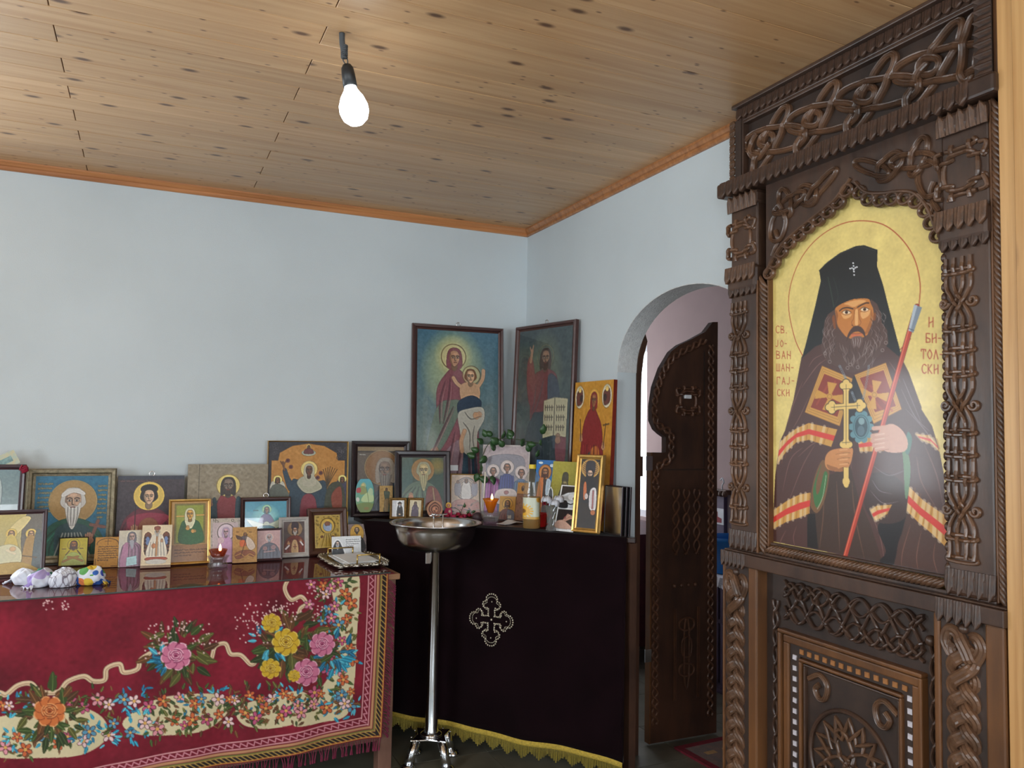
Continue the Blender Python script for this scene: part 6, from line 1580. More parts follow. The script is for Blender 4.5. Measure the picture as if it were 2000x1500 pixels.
def p_goldmonk(c, H):
    c.rect(0, 0, 100, H, (46, 32, 26)); c.ell(50, 44, 46, 44, (196, 140, 60)); c.ring(50, 44, 46, 3, (224, 176, 90), ry=44); c.ell(50, 44, 38, 38, (150, 96, 50)); c.poly([(10, 200), (16, 130), (34, 92), (66, 92), (88, 130), (92, 200)], (34, 28, 32)); c.poly([(30, 64), (28, 16), (50, 6), (74, 16), (72, 64)], (50, 46, 54)); c.head(50, 72, 20, (206, 170, 146), (30, 24, 28), (36, 28, 30), blen=1.0); c.poly([(22, 120), (34, 112), (40, 180), (26, 190)], (206, 112, 60)); c.poly([(58, 150), (88, 140), (92, 236), (60, 230)], (214, 206, 206)); c.line([(74, 150), (76, 230)], 8, (190, 110, 110)); c.ell(80, 250, 12, 12, (190, 110, 60)); c.ell(40, 176, 9, 14, (206, 190, 186))
    for k in range(6): c.line([(10, 14+10*k), (24, 24+10*k)], 3, (230, 190, 110)); c.line([(78, 24+10*k), (92, 14+10*k)], 3, (230, 190, 110))
def p_photo(c, H):
    c.rect(0, 0, 100, H, (226, 228, 230)); m = H*.51
    c.rect(7, 6, 93, m-4, (196, 200, 206)); c.poly([(7, 6), (93, 6), (93, 26), (40, 34), (7, 50)], (34, 32, 36), False); c.poly([(7, 74), (40, 70), (50, m-4), (7, m-4)], (40, 40, 46)); c.ell(62, 52, 20, 14, (216, 218, 222)); c.line([(20, 70), (60, 84), (84, 76)], 4, (40, 40, 46)); c.poly([(70, 54), (92, 52), (90, 66), (72, 64)], (150, 60, 60)); c.line([(74, 60), (86, 40)], 4, (30, 30, 34))
    c.rect(7, m+4, 93, H-14, (40, 30, 30))
    for k in range(5): c.line([(12+6*k, H-20-6*k), (40+8*k, H*.78-4*k), (60+8*k, H*.64+3*k)], 11, (206, 166, 146) if k % 2 else (186, 140, 120))
    c.poly([(7, H-14), (7, H*.80), (40, H*.76), (80, H*.86), (93, H-14)], (196, 156, 138)); c.ell(46, H*.70, 4, 4, (160, 70, 80))
def p_redmother(c, H):
    c.grad((206, 146, 46), (190, 130, 40)); c.mottle(4, 8, 2)
    for x, g in ((14, 1), (84, -1)):
        c.ell(x, 22, 12, 16, (206, 196, 170)); c.poly([(x-8, 16), (x+6, 12), (x+8, 30), (x-6, 34)], (110, 60, 50)); c.ell(x, 12, 4, 4, (226, 190, 110)); c.ell(x+4*g, 24, 3.5, 5, (60, 44, 40))
    c.poly([(36, 46), (50, 38), (62, 46), (78, 80), (80, 190), (22, 190), (24, 80)], (136, 34, 34)); c.poly([(40, 108), (64, 108), (70, 196), (38, 196)], (36, 84, 74)); c.poly([(50, 96), (68, 92), (72, 116), (56, 124)], (190, 110, 50)); c.ell(52, 26, 14, 15, (214, 160, 66)); c.head(52, 28, 9, (150, 96, 60), hood=(146, 38, 38)); c.hand(22, 82, 9); c.hand(80, 92, 9); c.line([(22, 84), (18, 54)], 1.6, (90, 56, 30)); c.line([(80, 92), (84, 60)], 1.6, (90, 56, 30)); c.line([(78, 62), (92, 60)], 1.6, (90, 56, 30))
    for k in range(5): c.line([(30+9*k, 90), (26+11*k, 180)], 1.8, (96, 22, 26) if k % 2 else (176, 60, 50), taper=True); c.line([(44+4*k, 120), (42+6*k, 190)], 1.4, (70, 126, 112), taper=True)
    c.poly([(16, 168), (30, 150), (26, 196), (14, 190)], (146, 40, 38)); c.poly([(74, 150), (88, 170), (84, 196), (72, 192)], (146, 40, 38))
def p_standing_mother(c, H):
    """woman in a rose mantle standing with a child on her arm against a pale blue sky"""
    c.grad((66, 112, 134), (140, 140, 122)); c.ell(44, 46, 40, 52, (176, 186, 140), soft=.95); c.ell(44, 30, 24, 26, (206, 200, 140), soft=.9); c.mottle(4, 10, 7); c.poly([(0, 118), (100, 128), (100, 158), (0, 150)], (126, 144, 140), a=.35); c.poly([(0, 160), (100, 170), (100, H), (0, H)], (150, 140, 112), a=.6)
    rose_, rd, rl = (140, 84, 92), (100, 56, 66), (176, 124, 126)
    c.poly([(34, 52), (44, 44), (56, 50), (66, 72), (74, 100), (76, 150), (74, 186), (24, 186), (26, 140), (24, 100), (24, 70)], rose_); c.poly([(24, 92), (42, 82), (54, 88), (36, 130), (14, 160), (8, 172), (10, 150)], (110, 126, 110)); c.poly([(10, 150), (26, 138), (28, 180), (8, 178)], (160, 126, 98)); c.poly([(58, 128), (72, 128), (74, 220), (54, 220)], (48, 76, 92)); c.poly([(30, 150), (56, 130), (50, 200), (40, 212), (28, 190)], (146, 118, 126))
    for q in (((34, 60), (28, 84), (28, 110)), ((40, 56), (38, 80), (32, 110)), ((46, 120), (40, 150), (34, 184)), ((56, 120), (52, 150), (46, 190)), ((66, 110), (70, 140), (72, 170)), ((44, 90), (30, 120), (16, 150)), ((62, 130), (64, 170), (62, 216))): c.line(q, 2.2, rd, taper=True, a=.8); c.line([(x+2.5, y) for x, y in q], 1.4, rl, taper=True, a=.7)
    c.ring(44, 31, 15, .8, (150, 110, 60)); c.ell(44, 31, 14.5, 14.5, (206, 192, 140), a=.7); c.head(45, 33, 9.4, (186, 140, 108), hood=(140, 80, 88), turn=.12); c.ring(66, 52, 11, .7, (150, 110, 60)); c.ell(66, 52, 10.6, 10.6, (206, 190, 140), a=.7)
    c.poly([(52, 66), (64, 60), (76, 66), (74, 84), (56, 86)], (206, 164, 128)); c.line([(56, 68), (48, 62), (44, 56)], 4.6, (206, 164, 128)); c.line([(74, 66), (80, 56), (81, 46)], 4.6, (206, 164, 128)); c.head(65, 54, 7.4, (214, 172, 136), (130, 84, 54), long=False); c.poly([(50, 84), (66, 76), (78, 82), (76, 92), (58, 100), (50, 98)], (40, 62, 84)); c.poly([(50, 98), (62, 92), (80, 90), (82, 104), (74, 120), (72, 142), (58, 144), (52, 118)], (190, 186, 172)); c.line([(58, 118), (54, 130), (55, 142)], 5, (206, 160, 124)); c.hand(72, 100, 9, (206, 160, 124), 70)
    for q in (((58, 96), (66, 104), (78, 100)), ((56, 108), (64, 120), (64, 140)), ((70, 112), (68, 126), (70, 140))): c.line(q, 1.1, (140, 136, 126), taper=True)
def p_standing_man(c, H):
    """robed man holding up one hand and an open book, dark under glass"""
    c.grad((52, 68, 72), (74, 84, 76)); c.ell(50, 60, 36, 60, (92, 100, 80), soft=.9); c.mottle(4, 10, 8)
    c.poly([(30, 64), (44, 52), (62, 52), (76, 66), (76, 120), (30, 122)], (110, 54, 54)); c.poly([(18, 40), (26, 34), (34, 60), (40, 84), (26, 96), (18, 70)], (116, 58, 58)); c.line([(24, 40), (26, 26)], 5, (150, 112, 90)); c.line([(26, 28), (28, 20)], 2.4, (150, 112, 90)); c.line([(24, 28), (22, 22)], 2.2, (150, 112, 90)); c.poly([(30, 112), (44, 104), (72, 108), (78, 150), (76, 222), (34, 222), (30, 170)], (46, 58, 66)); c.poly([(58, 60), (76, 66), (82, 104), (74, 150), (62, 110)], (52, 62, 76)); c.poly([(76, 140), (92, 120), (94, 160), (82, 176)], (120, 66, 74)); c.poly([(24, 120), (40, 104), (38, 140), (20, 142)], (50, 60, 66))
    for q in (((40, 130), (42, 170), (40, 216)), ((54, 124), (56, 170), (56, 216)), ((66, 124), (68, 170), (68, 216)), ((36, 70), (34, 90), (28, 110)), ((50, 64), (44, 84), (36, 104))): c.line(q, 1.8, (84, 92, 96), taper=True, a=.6)
    c.ring(52, 36, 15, .7, (140, 130, 90)); c.head(52, 38, 10.5, (140, 108, 86), (66, 46, 38), (70, 48, 40), blen=.5)
    c.poly([(52, 90), (72, 86), (95, 88), (94, 134), (72, 132), (52, 136)], (176, 168, 136), False); c.line([(72, 87), (72, 132)], 1.2, (110, 100, 80), False)
    for y in (96, 108, 120):
        for x0 in (55, 76):
            for k in range(4): c.line([(x0+4*k, y), (x0+4*k+.4, y+6)], 1.1, (80, 60, 50), False); c.line([(x0+4*k, y+3), (x0+4*k+2.4, y+2)], .8, (80, 60, 50), False)
    c.hand(80, 138, 10, (150, 112, 90))
def p_brochure(c, H):
    c.rect(0, 0, 100, H, (226, 228, 230)); c.poly([(3, H), (6, 34), (18, 14), (30, 24), (42, H)], (38, 38, 44)); c.head(20, 26, 8, (214, 186, 170), (38, 38, 44), (190, 196, 206), blen=1.6); c.scribble(48, 12, 92, 4, 7, (150, 152, 160), .8, 4)

ZL, ZD = TG+.001, DZ+.003
icon('framed_picture', 'dark-framed glazed picture at the left edge with pale reflections painted in', -2.63, -.20, ZL, 0, 7, .30, .443, 130, p_glass_glare, 'plum', .022, .024, True)
icon('nativity_picture', 'pale yellow nativity picture in dark frame behind the kerchief bundles', -2.475, -.458, ZL, -5, 9.6, .225, .272, 125, p_nativity, 'plum', .018, .02, True, mat='print')
icon('bearded_saint_icon', 'blue-ground icon of a white-bearded saint with cross in silvered frame', -2.304, -.105, ZL, 0, 3, .356, .42, 175, p_bluesaint, 'silver', .034, .03, ring=False)
icon('young_saint_icon', 'dark icon of a young curly-haired saint with broad yellow halo', -1.978, -.09, ZL, 0, 3, .285, .384, 130, p_youngsaint, None, d=.022, board='steelblue', ring=True)
icon('pale_christ_icon', 'worn pale-ground icon of Christ in red and blue', -1.636, -.085, ZL, 0, 3, .37, .437, 155, p_palechrist, None, d=.02, board='olive')
icon('arched_mother_icon', 'orange-ground icon of the Mother with raised hand under a dark arch', -1.25, -.075, ZL, 0, 3, .406, .554, 156, p_mother, 'gilt', .006, .026)
icon('yellow_card_icon', 'small bright yellow card of a saint with crossed arms', -2.281, -.215, ZL, 0, 11.8, .115, .125, 62, p_yellow, 'black', .004, .008, mat='print')
icon('prayer_plaque', 'small ochre plaque with lines of prayer text', -2.145, -.289, ZL, 5.7, 12, .099, .129, 52, p_text, None, d=.01, board='tan', cat='plaque')
icon('hooded_saint_card', 'pinkish paper card of a hooded saint holding a book', -2.054, -.306, ZL, -3, 12, .091, .158, 48, p_pinkcard, None, d=.004, board='walnut', mat='print')
icon('throne_icon', 'small cream icon of a white-robed bishop seated on a throne', -1.950, -.369, ZL, 4, 12, .121, .184, 62, p_throne, None, d=.012, board='redwood')
icon('green_gilt_icon', 'gilt-framed green print of a woman saint in white headscarf', -1.812, -.322, ZL, -3, 12.3, .178, .292, 92, p_green, 'gilt', .012, .016, mat='print')
icon('silver_relief_icon', 'silver relief icon with pink Mother and child behind the votive candle', -1.662, -.322, ZL, 2.5, 11.8, .128, .20, 64, p_riza_pink, None, d=.012, board='tan', mat='print')
icon('turquoise_icon', 'turquoise print of the Mother spreading a veil in brown frame', -1.462, -.160, ZL, 0, 8, .236, .279, 98, p_bluemother, 'brown', .02, .02, True, True, mat='print')
icon('rider_plaque', 'small round-cornered plaque of a rider saint and dragon', -1.578, -.352, ZL, 0, 12, .107, .16, 52, p_george, None, d=.014, board='walnut')
icon('mauve_saint_icon', 'small pinkish bishop print in thin plum frame', -1.468, -.329, ZL, 1, 12, .123, .149, 55, p_pinksaint, 'plum', .010, .012, mat='print')
icon('whitewashed_icon', 'icon of an elder in black hat in whitewashed frame', -1.341, -.268, ZL, -1.5, 12, .143, .191, 62, p_elder, 'white', .022, .014)
icon('gold_relief_icon', 'gold relief icon of Mother and child in deep brown frame', -1.177, -.248, ZL, -3.8, 13, .196, .228, 80, p_riza_gold, 'walnut', .034, .03, mat='print')
icon('monk_tile_icon', 'small grey-bordered icon of a monk at the right end of the long table', -1.035, -.269, ZL, 0, 12.4, .089, .147, 38, p_smallmonk, None, d=.01, board='tan')
# on the corner table
icon('dark_monk_icon', 'brown icon of a grey-bearded monk in wide black frame', -.879, -.10, ZD, 3, 4.5, .307, .393, 118, p_monkhalo, 'black', .03, .03, True)
ov = empty('oval_rider_card', (-.968, -.137, ZD+.027), (-R(8), 0, -R(3)), 'oval card of a rider saint on green ground leaning on the black frame', 'card')
c = Canvas(48, 86); p_oval(c, 100*86/48); po = picture('painting', c, .096, .172, 0, 0, M['print'], ov)
co_ = po.data.vertices; arr = np.empty(len(co_)*3, np.float32); co_.foreach_get('co', arr); arr = arr.reshape(-1, 3)
sx, sz = arr[:, 0]/.048, (arr[:, 2]-.086)/.086; k_ = np.sqrt(np.clip(1-np.abs(sz)**2.6*.80, .05, 1)); arr[:, 0] *= k_; co_.foreach_set('co', arr.ravel()); po.data.update()
po.modifiers.new('thick', 'SOLIDIFY').thickness = .003
icon('narrow_wood_icon', 'narrow wooden icon strip of a standing saint leaning on black frame', -.858, -.140, ZD+.028, 3, 8, .069, .134, 28, p_narrow, None, d=.008)
icon('green_elder_icon', 'dark-framed print of a long-bearded elder on green ground', -.683, -.215, ZD, 7.8, 8, .293, .348, 110, p_greensaint, 'black', .036, .026, True, mat='print')
icon('monk_photo_frame', 'tiny bronze frame with photo of a monk in black', -.825, -.250, ZD, 13.9, 12, .086, .108, 36, p_whitecard, 'bronze', .013, .012, mat='print', cat='photo frame')
icon('robed_photo_frame', 'tiny bronze frame with a figure in grey robes', -.739, -.262, ZD, 28, 12, .083, .107, 34, p_grayfig, 'bronze', .012, .012, mat='print', cat='photo frame')
om = empty('oval_mother_plaque', (-.642, -.29, ZD), (-R(14), 0, -R(21)), 'small oval brown plaque of Mother and child beside the basin', 'plaque')
c = Canvas(34, 40); p_ovalmother(c, 118); po = picture('painting', c, .076, .086, -.008, .004, M['paint'], om)
co_ = po.data.vertices; arr = np.empty(len(co_)*3, np.float32); co_.foreach_get('co', arr); arr = arr.reshape(-1, 3)
sz = (arr[:, 2]-.047)/.043; arr[:, 0] *= np.sqrt(np.clip(1-sz**2*.97, .02, 1)); co_.foreach_set('co', arr.ravel()); po.data.update()
t = np.linspace(0, 2*math.pi, 28, endpoint=False); MB().prism([(.040*math.cos(q), .047+.046*math.sin(q)) for q in t], -.0075, 0, 'xz').build('board', FR['tan'], om)
icon('transfiguration_icon', 'pale pink icon of a figure in rays above fallen figures in thin gilt frame', -.443, -.215, ZD, 23, 8, .171, .225, 64, p_transfig, 'gilt', .006, .012, mat='print')
icon('three_figures_icon', 'pale silvered icon of three seated robed figures under the leaf garland', -.268, -.335, ZD, 35, 6, .256, .384, 94, p_three, None, d=.018, mat='print', board='olive')
icon('ochre_christ_icon', 'small ochre icon of Christ behind the oil lamp', -.298, -.43, ZD, 44, 12, .088, .12, 34, p_christ_s, None, d=.01, mat='print')
icon('carved_brown_icon', 'small brown carved icon beside the oil bottle', -.249, -.50, ZD, 49, 12, .064, .195, 28, p_brown, None, d=.014, board='walnut')
icon('sky_blue_christ_icon', 'narrow icon of Christ with brown halo on sky blue ground', -.185, -.609, ZD, 55, 8, .106, .316, 42, p_bluechrist, None, d=.008, mat='print')
icon('olive_monk_icon', 'olive-yellow icon of a monk in tall hat with red top edge', -.185, -.821, ZD, 62, 8, .149, .317, 56, p_olivemonk, None, d=.012, board='redwood')
icon('gilt_bishop_icon', 'tall narrow print of a black-bearded bishop in stepped gilt frame', -.165, -1.022, ZD, 58, 8.6, .140, .358, 62, p_goldmonk, 'gilt', .022, .024, True, mat='print')
icon('photo_postcard', 'white-bordered postcard with two photographs leaning on the gilt frame', -.238, -.938, ZD, 60, 18, .106, .218, 44, p_photo, None, d=.003, board='tan', mat='print', cat='postcard')
icon('red_mantle_icon', 'orange-ground icon of a woman saint in red mantle with red edge', -.046, -.861, ZD, 88, 2.2, .346, .708, 92, p_redmother, None, d=.02, board='redwood')
mad = icon('standing_mother_picture', 'tall brown-framed picture of woman in rose mantle holding a child', -.439, -.075, ZD, 3.4, 3, .533, 1.043, 182, p_standing_mother, 'brown', .030, .028, True, True, mat='print', cat='picture')
MB().box(-.045, .0, -.017, -.0145, .235, .265).build('paper_tag', M['white'], mad)
icon('standing_man_picture', 'tall brown-framed dark picture of a robed man with open book', -.110, -.436, ZD, 75.9, 2, .486, 1.036, 128, p_standing_man, 'brown', .028, .028, True, True, mat='print', cat='picture')

# ================================================================== small things on the corner table
M['leafgreen'] = plain('leaf_green', (34, 66, 34), 0.45, c2=(58, 96, 50), scale=40, coat=0.2); M['stem'] = plain('stem', (60, 70, 40), 0.6)
gar = empty('leaf_garland', (-.240, -.300, ZD), (0, 0, 0), 'green artificial leaf garland hung round the three-figures icon', 'garland')
LP = [(-0.408, 1.383), (-0.372, 1.462), (-0.342, 1.47), (-0.315, 1.427), (-0.364, 1.354), (-0.389, 1.302), (-0.403, 1.267), (-0.341, 1.256), (-0.247, 1.466), (-0.216, 1.423), (-0.182, 1.428), (-0.124, 1.44), (-0.113, 1.482), (-0.065, 1.454), (-0.033, 1.39), (-0.073, 1.326), (-0.131, 1.321), (-0.149, 1.299), (-0.422, 1.354), (-0.288, 1.411), (-0.261, 1.452), (-0.093, 1.401), (-0.169, 1.387), (-0.021, 1.424), (-0.358, 1.227), (-0.329, 1.389), (-0.141, 1.362), (-0.383, 1.427), (-0.055, 1.362), (-0.3, 1.455)]
def leafm():
    vs = []; n = 7
    for i in range(n):
        t = i/(n-1); hw = .5*math.sin(math.pi*min(1, t*.92+.08))**.8*(1.15-.5*t) if i < n-1 else 0.02
        for s in (-1, 0, 1): vs.append((s*hw, -.06*(1-abs(s))-.10*math.sin(t*3), t))
    fs = [(3*i+k, 3*i+k+1, 3*i+k+4, 3*i+k+3) for i in range(n-1) for k in (0, 1)]
    me = MB().add(vs, fs).mesh('leaf', M['leafgreen'], True); return me
LM = leafm()
for i, (x, z) in enumerate(LP):
    s = random.uniform(.034, .046)
    a_out = math.atan2(x+.24, z-1.33)
    o = link('leaf', LM, gar, (x+.240, -.075-.55*(x+.24)+random.uniform(-.02, .0), z-ZD), (R(random.uniform(-30, 25)), a_out+R(random.uniform(-70, 70)), R(random.uniform(-35, 35))), (s*1.0, s, s*1.25))
    o.modifiers.new('thick', 'SOLIDIFY').thickness = .03
arc = [(-.385, 1.04), (-.395, 1.20), (-.385, 1.34), (-.35, 1.43), (-.27, 1.455), (-.17, 1.44), (-.09, 1.42), (-.055, 1.36), (-.08, 1.30)]
MB().tube(spline([(x+.240, -.070-.55*(x+.24), max(z-ZD, .003)) for x, z in arc], 6), .0022, 5).build('stem', M['stem'], gar, smooth=True)
M['wax'] = plain('white_wax', (226, 220, 204), 0.5)
tc = empty('white_taper', (-.395, -.335, ZD), (0, R(3), 0), 'thin white taper candle leaning beside the three-figures icon', 'candle'); MB().lathe([(.001, 0), (.0048, 0), (.0042, .24), (.001, .243)], 12).build('wax', M['wax'], tc, smooth=True); MB().tube([(0, 0, .24), (.001, 0, .252)], .0008, 5).build('wick', M['black'], tc)
tc = empty('yellow_taper', (-1.078, -.222, TG+.001), (-R(10), R(2), 0), 'thin yellow taper candle standing behind the monk tile icon', 'candle'); M['yellowwax'] = plain('yellow_wax', (220, 176, 70), 0.5); MB().lathe([(.001, 0), (.004, 0), (.0036, .205), (.001, .207)], 12).build('wax', M['yellowwax'], tc, smooth=True); MB().tube([(0, 0, .205), (0, 0, .215)], .0008, 5).build('wick', M['black'], tc)

# glass things
def real_glass(name, tint, rough=0.03, trans=1.0):
    m, nt, N, L, b = _new(name); b.inputs['Base Color'].default_value = tint; _set(b, Roughness=rough, IOR=1.45); b.inputs['Transmission Weight'].default_value = trans; return m
M['cutglass'] = sheet_glass('cut_glass', 1.6, (.9, .9, .9, 1), .08, .16, (206, 208, 212)); M['amber'] = sheet_glass('amber_glass', 1.5, (.95, .66, .24, 1), .06, .45, (222, 150, 50)); M['pet'] = sheet_glass('clear_plastic', 1.5, (.94, .94, .9, 1), .08, .12, (214, 210, 190)); M['oil'] = sheet_glass('oil', 1.2, (.96, .86, .58, 1), .02, .42, (220, 170, 76))
M['rubyglass'] = sheet_glass('ruby_glass', 1.5, (.85, .5, .34, 1), .08, .4, (150, 70, 44)); M['flame'] = emit('flame', (1.0, .62, .22, 1), 9.0)
def flame(parent, x, y, z, s=1.0):
    return MB().lathe([(.0005, 0), (.003*s, .003*s), (.0042*s, .008*s), (.003*s, .015*s), (.0005, .023*s)], 12, (x, y, z)).build('flame', M['flame'], parent, smooth=True)
la = empty('oil_lamp', (-.438, -.545, ZD), (0, 0, 0), 'lit amber glass oil lamp in a clear bowl on the corner table', 'oil lamp')
MB().lathe([(.001, 0), (.03, 0), (.034, .006), (.046, .03), (.052, .058), (.049, .058), (.043, .03), (.03, .010), (.001, .009)], 28).build('bowl', M['cutglass'], la, smooth=True)
MB().lathe([(.001, .050), (.014, .050), (.020, .07), (.032, .105), (.042, .122), (.039, .122), (.029, .104), (.017, .072), (.012, .056), (.001, .055)], 28).build('cup', M['amber'], la, smooth=True)
flame(la, .006, 0, .112, 1.5)
bt = empty('oil_bottle', (-.335, -.80, ZD), (0, 0, R(-40)), 'clear oil bottle with sunflower label and yellow cap', 'bottle')
def sq_lathe(mb, prof, n=32, p=3.2):
    vs = []
    for r, z, k in prof:
        for i in range(n):
            a = 2*math.pi*i/n; c_, s_ = math.cos(a), math.sin(a); e = 2+(p-2)*k
            f = (abs(c_)**e+abs(s_)**e)**(-1/e); vs.append((r*f*c_, r*f*s_, z))
    fs = [(j*n+i, j*n+(i+1) % n, (j+1)*n+(i+1) % n, (j+1)*n+i) for j in range(len(prof)-1) for i in range(n)]+[tuple(range(n-1, -1, -1)), tuple((len(prof)-1)*n+i for i in range(n))]
    return mb.add(vs, fs)
sq_lathe(MB(), [(.036, 0, 1), (.040, .006, 1), (.040, .155, 1), (.037, .165, 1), (.040, .175, 1), (.036, .185, .8), (.039, .195, .6), (.036, .205, .5), (.038, .215, .4), (.034, .235, .2), (.022, .262, 0), (.014, .272, 0), (.014, .285, 0)]).build('body', M['pet'], bt, smooth=True)
sq_lathe(MB(), [(.036, .004, 1), (.0385, .008, 1), (.0385, .150, 1), (.001, .151, 1)]).build('oil', M['oil'], bt, smooth=True)
MB().lathe([(.001, .283), (.0165, .283), (.0165, .302), (.001, .303)], 24).build('cap', plain('yellow_cap', (224, 196, 40), 0.4), bt, smooth=False)
def p_label(c, H):
    c.rect(0, 0, 100, H, (206, 210, 190)); c.ell(20, H*.62, 30, 26, (224, 160, 40)); 
    for k in range(16): a = k*math.pi/8; c.line([(20, H*.62), (20+44*math.cos(a), H*.62+36*math.sin(a))], 7, (232, 176, 50))
    c.ell(20, H*.62, 12, 11, (130, 84, 30)); c.ell(92, 10, 14, 16, (226, 166, 50)); c.rect(0, H*.88, 100, H, (206, 160, 70))
cl = Canvas(40, 46); p_label(cl, 115)
A_ = np.linspace(R(-160), R(-20), 40); P = np.zeros((46, 40, 3)); e = 3.2
for i, a in enumerate(A_):
    c_, s_ = math.cos(a), math.sin(a); f = (abs(c_)**e+abs(s_)**e)**(-1/e)*.0408; P[:, i, 0] = f*c_; P[:, i, 1] = f*s_
P[..., 2] = np.linspace(.148, .048, 46)[:, None]
me = grid_mesh('label', P, M['print'], True); paint_grid(me, cl.colours().reshape(-1, 3)); link('label', me, bt)
va = empty('cut_glass_vase', (-.290, -.912, ZD), (0, 0, 0), 'small cut glass vase in front of the postcard', 'vase')
pr_ = [(.001, .002), (.022, 0), (.026, .006), (.018, .03), (.019, .06), (.025, .095), (.030, .118)]
mb = MB(); vs = []; n = 24
for r, z in pr_:
    for k in range(n): q = r*(1.0 if k % 2 else .90) if r > .01 else r; a = 2*math.pi*k/n+z*14; vs.append((q*math.cos(a), q*math.sin(a), z))
mb.add(vs, [(i*n+k, i*n+(k+1) % n, (i+1)*n+(k+1) % n, (i+1)*n+k) for i in range(len(pr_)-1) for k in range(n)]); vv = mb.build('glass', M['cutglass'], va); vv.modifiers.new('thick', 'SOLIDIFY').thickness = .003
M['whitepetal'] = plain('white_petal', (206, 208, 216), 0.7, var=0.1); M['redpetal'] = plain('red_petal', (150, 20, 52), 0.7, var=0.25); M['pinkpetal'] = plain('pink_petal', (176, 40, 84), 0.7, var=0.25)
def blossom(parent, x, y, z, r, mat, n=11):
    fl = empty('flower_head', (x, y, z)); fl.parent = parent
    mb = MB()
    for k in range(n):
        t = k/n; a = k*2.4; rr = r*(.25+.75*t); el = R(75-70*t)
        c_, s_ = math.cos(a), math.sin(a); ctr = np.array([c_*math.cos(el), s_*math.cos(el), math.sin(el)*.8])*rr*.8
        T_ = np.array([-s_, c_, 0]); U = np.array([-c_*math.sin(el), -s_*math.sin(el), math.cos(el)]); w_ = r*.55*(.5+.6*t)
        vs = []
        for j in range(3):
            for i in range(3): u, v = (i-1), (j-1); q = ctr+T_*u*w_*(1-.25*abs(v))+U*v*w_*.8-(ctr/np.linalg.norm(ctr))*(.18*w_*(u*u+v*v)); vs.append(q)
        mb.add(vs, [(j*3+i, j*3+i+1, j*3+i+4, j*3+i+3) for j in range(2) for i in range(2)])
    o = mb.build('petals', mat, fl, smooth=True); o.modifiers.new('thick', 'SOLIDIFY').thickness = .0015
    return fl
def blossom_mesh(parent, x, y, z, r, mat, name='petals'):
    f = blossom(parent, x, y, z, r, mat); o = f.children[0]; o.parent = parent; o.location = (x, y, z); bpy.data.objects.remove(f); return o
wr = empty('white_roses', (-.290, -.912, ZD), (0, 0, 0), 'white artificial roses standing in the cut glass vase', 'flowers')
for x, y, z in ((-.028, .0, .143), (.030, -.012, .146), (.004, -.018, .128)):
    MB().tube([(x*.2, y*.2, .02), (x*.6, y*.6, .09), (x, y, z)], .002, 6).build('stem', M['stem'], wr); blossom_mesh(wr, x, y, z, .033, M['whitepetal'])
fl_ = empty('flame_shaped_badge', (-.284, -.888, ZD+.125), (-R(6), 0, R(-50)), 'small pointed black and red badge with white rim behind the white roses', 'badge')
ou_ = [(0, .078), (.010, .062), (.013, .04), (.012, .015), (.008, 0), (-.008, 0), (-.012, .015), (-.013, .04), (-.010, .062)]
MB().prism(ou_, 0, .003, 'xz').build('rim', M['white'], fl_); MB().prism([(x*.72, .008+z*.84) for x, z in ou_], -.001, 0, 'xz').build('dark_centre', M['black'], fl_); MB().prism([(-.007, .010), (.007, .010), (.006, .022), (-.006, .022)], -.0018, -.001, 'xz').build('red_band', M['redprint'], fl_)
MB().box(-.002, .002, .0005, .0025, -.125, .002).build('stick', M['stem'], fl_)
mg = empty('red_cup', (-.262, -.745, ZD), (0, 0, R(-30)), 'red cup with handle between the oil bottle and the vase', 'cup')
M['redenamel'] = plain('red_enamel', (170, 30, 30), 0.3); MB().lathe([(.001, 0), (.026, 0), (.030, .004), (.032, .062), (.034, .066), (.031, .066), (.028, .008), (.001, .006)], 28).build('cup', M['redenamel'], mg, smooth=True); MB().tube(spline([(.030, 0, .055), (.052, 0, .048), (.052, 0, .022), (.030, 0, .014)], 6), .004, 8).build('handle', M['redenamel'], mg, smooth=True)
rf = empty('crimson_flower', (-.205, -.70, ZD), (0, 0, 0), 'crimson artificial flower rising behind the red cup', 'flower'); MB().tube([(0, 0, 0), (.0, .004, .10)], .002, 6).build('stem', M['stem'], rf); blossom_mesh(rf, 0, 0, .105, .032, M['redpetal'])
ft = empty('folded_tissue', (-.345, -.575, ZD), (0, 0, R(25)), 'folded white tissue lying in front of the oil lamp', 'tissue')
mb = MB(); vs = []
for j in range(5):
    for i in range(9): vs.append((-.07+.0175*i, -.028+.014*j, .003+.012*math.exp(-((i-5)**2)/3.0)*(1 if j > 1 else .4)))
mb.add(vs, [(j*9+i, j*9+i+1, j*9+i+10, j*9+i+9) for j in range(4) for i in range(8)]); o = mb.build('sheet', M['white'], ft); o.modifiers.new('thick', 'SOLIDIFY').thickness = .002
sp = empty('red_blossom_spray', (-.53, -.335, ZD), (0, 0, R(-15)), 'spray of pink-red artificial blossoms behind the basin rim', 'flowers')
for k, (x, y, z) in enumerate(((-.055, .0, .018), (-.025, -.015, .016), (.0, .004, .024), (.028, -.012, .017), (.055, .004, .020), (.082, -.01, .018), (.012, -.03, .014), (.11, -.02, .016))): blossom_mesh(sp, x, y, z, .019, M['pinkpetal'] if k % 2 else M['redpetal'])
for q in ([(-.06, 0, .006), (0, -.01, .01), (.11, -.02, .008)], [(.01, 0, .01), (.02, .01, .05), (.035, .012, .085)], [(.02, 0, .01), (.01, .01, .04), (-.02, .014, .06)]): MB().tube(spline(q, 6), .0016, 5).build('twig', M['stem'], sp)
for x, z, a in ((.045, .03, 40), (.07, .035, 70), (.03, .06, 10)): o = link('leaf', LM, sp, (x, 0, z), (0, R(a), 0), (.016, .016, .022)); o.modifiers.new('thick', 'SOLIDIFY').thickness = .03
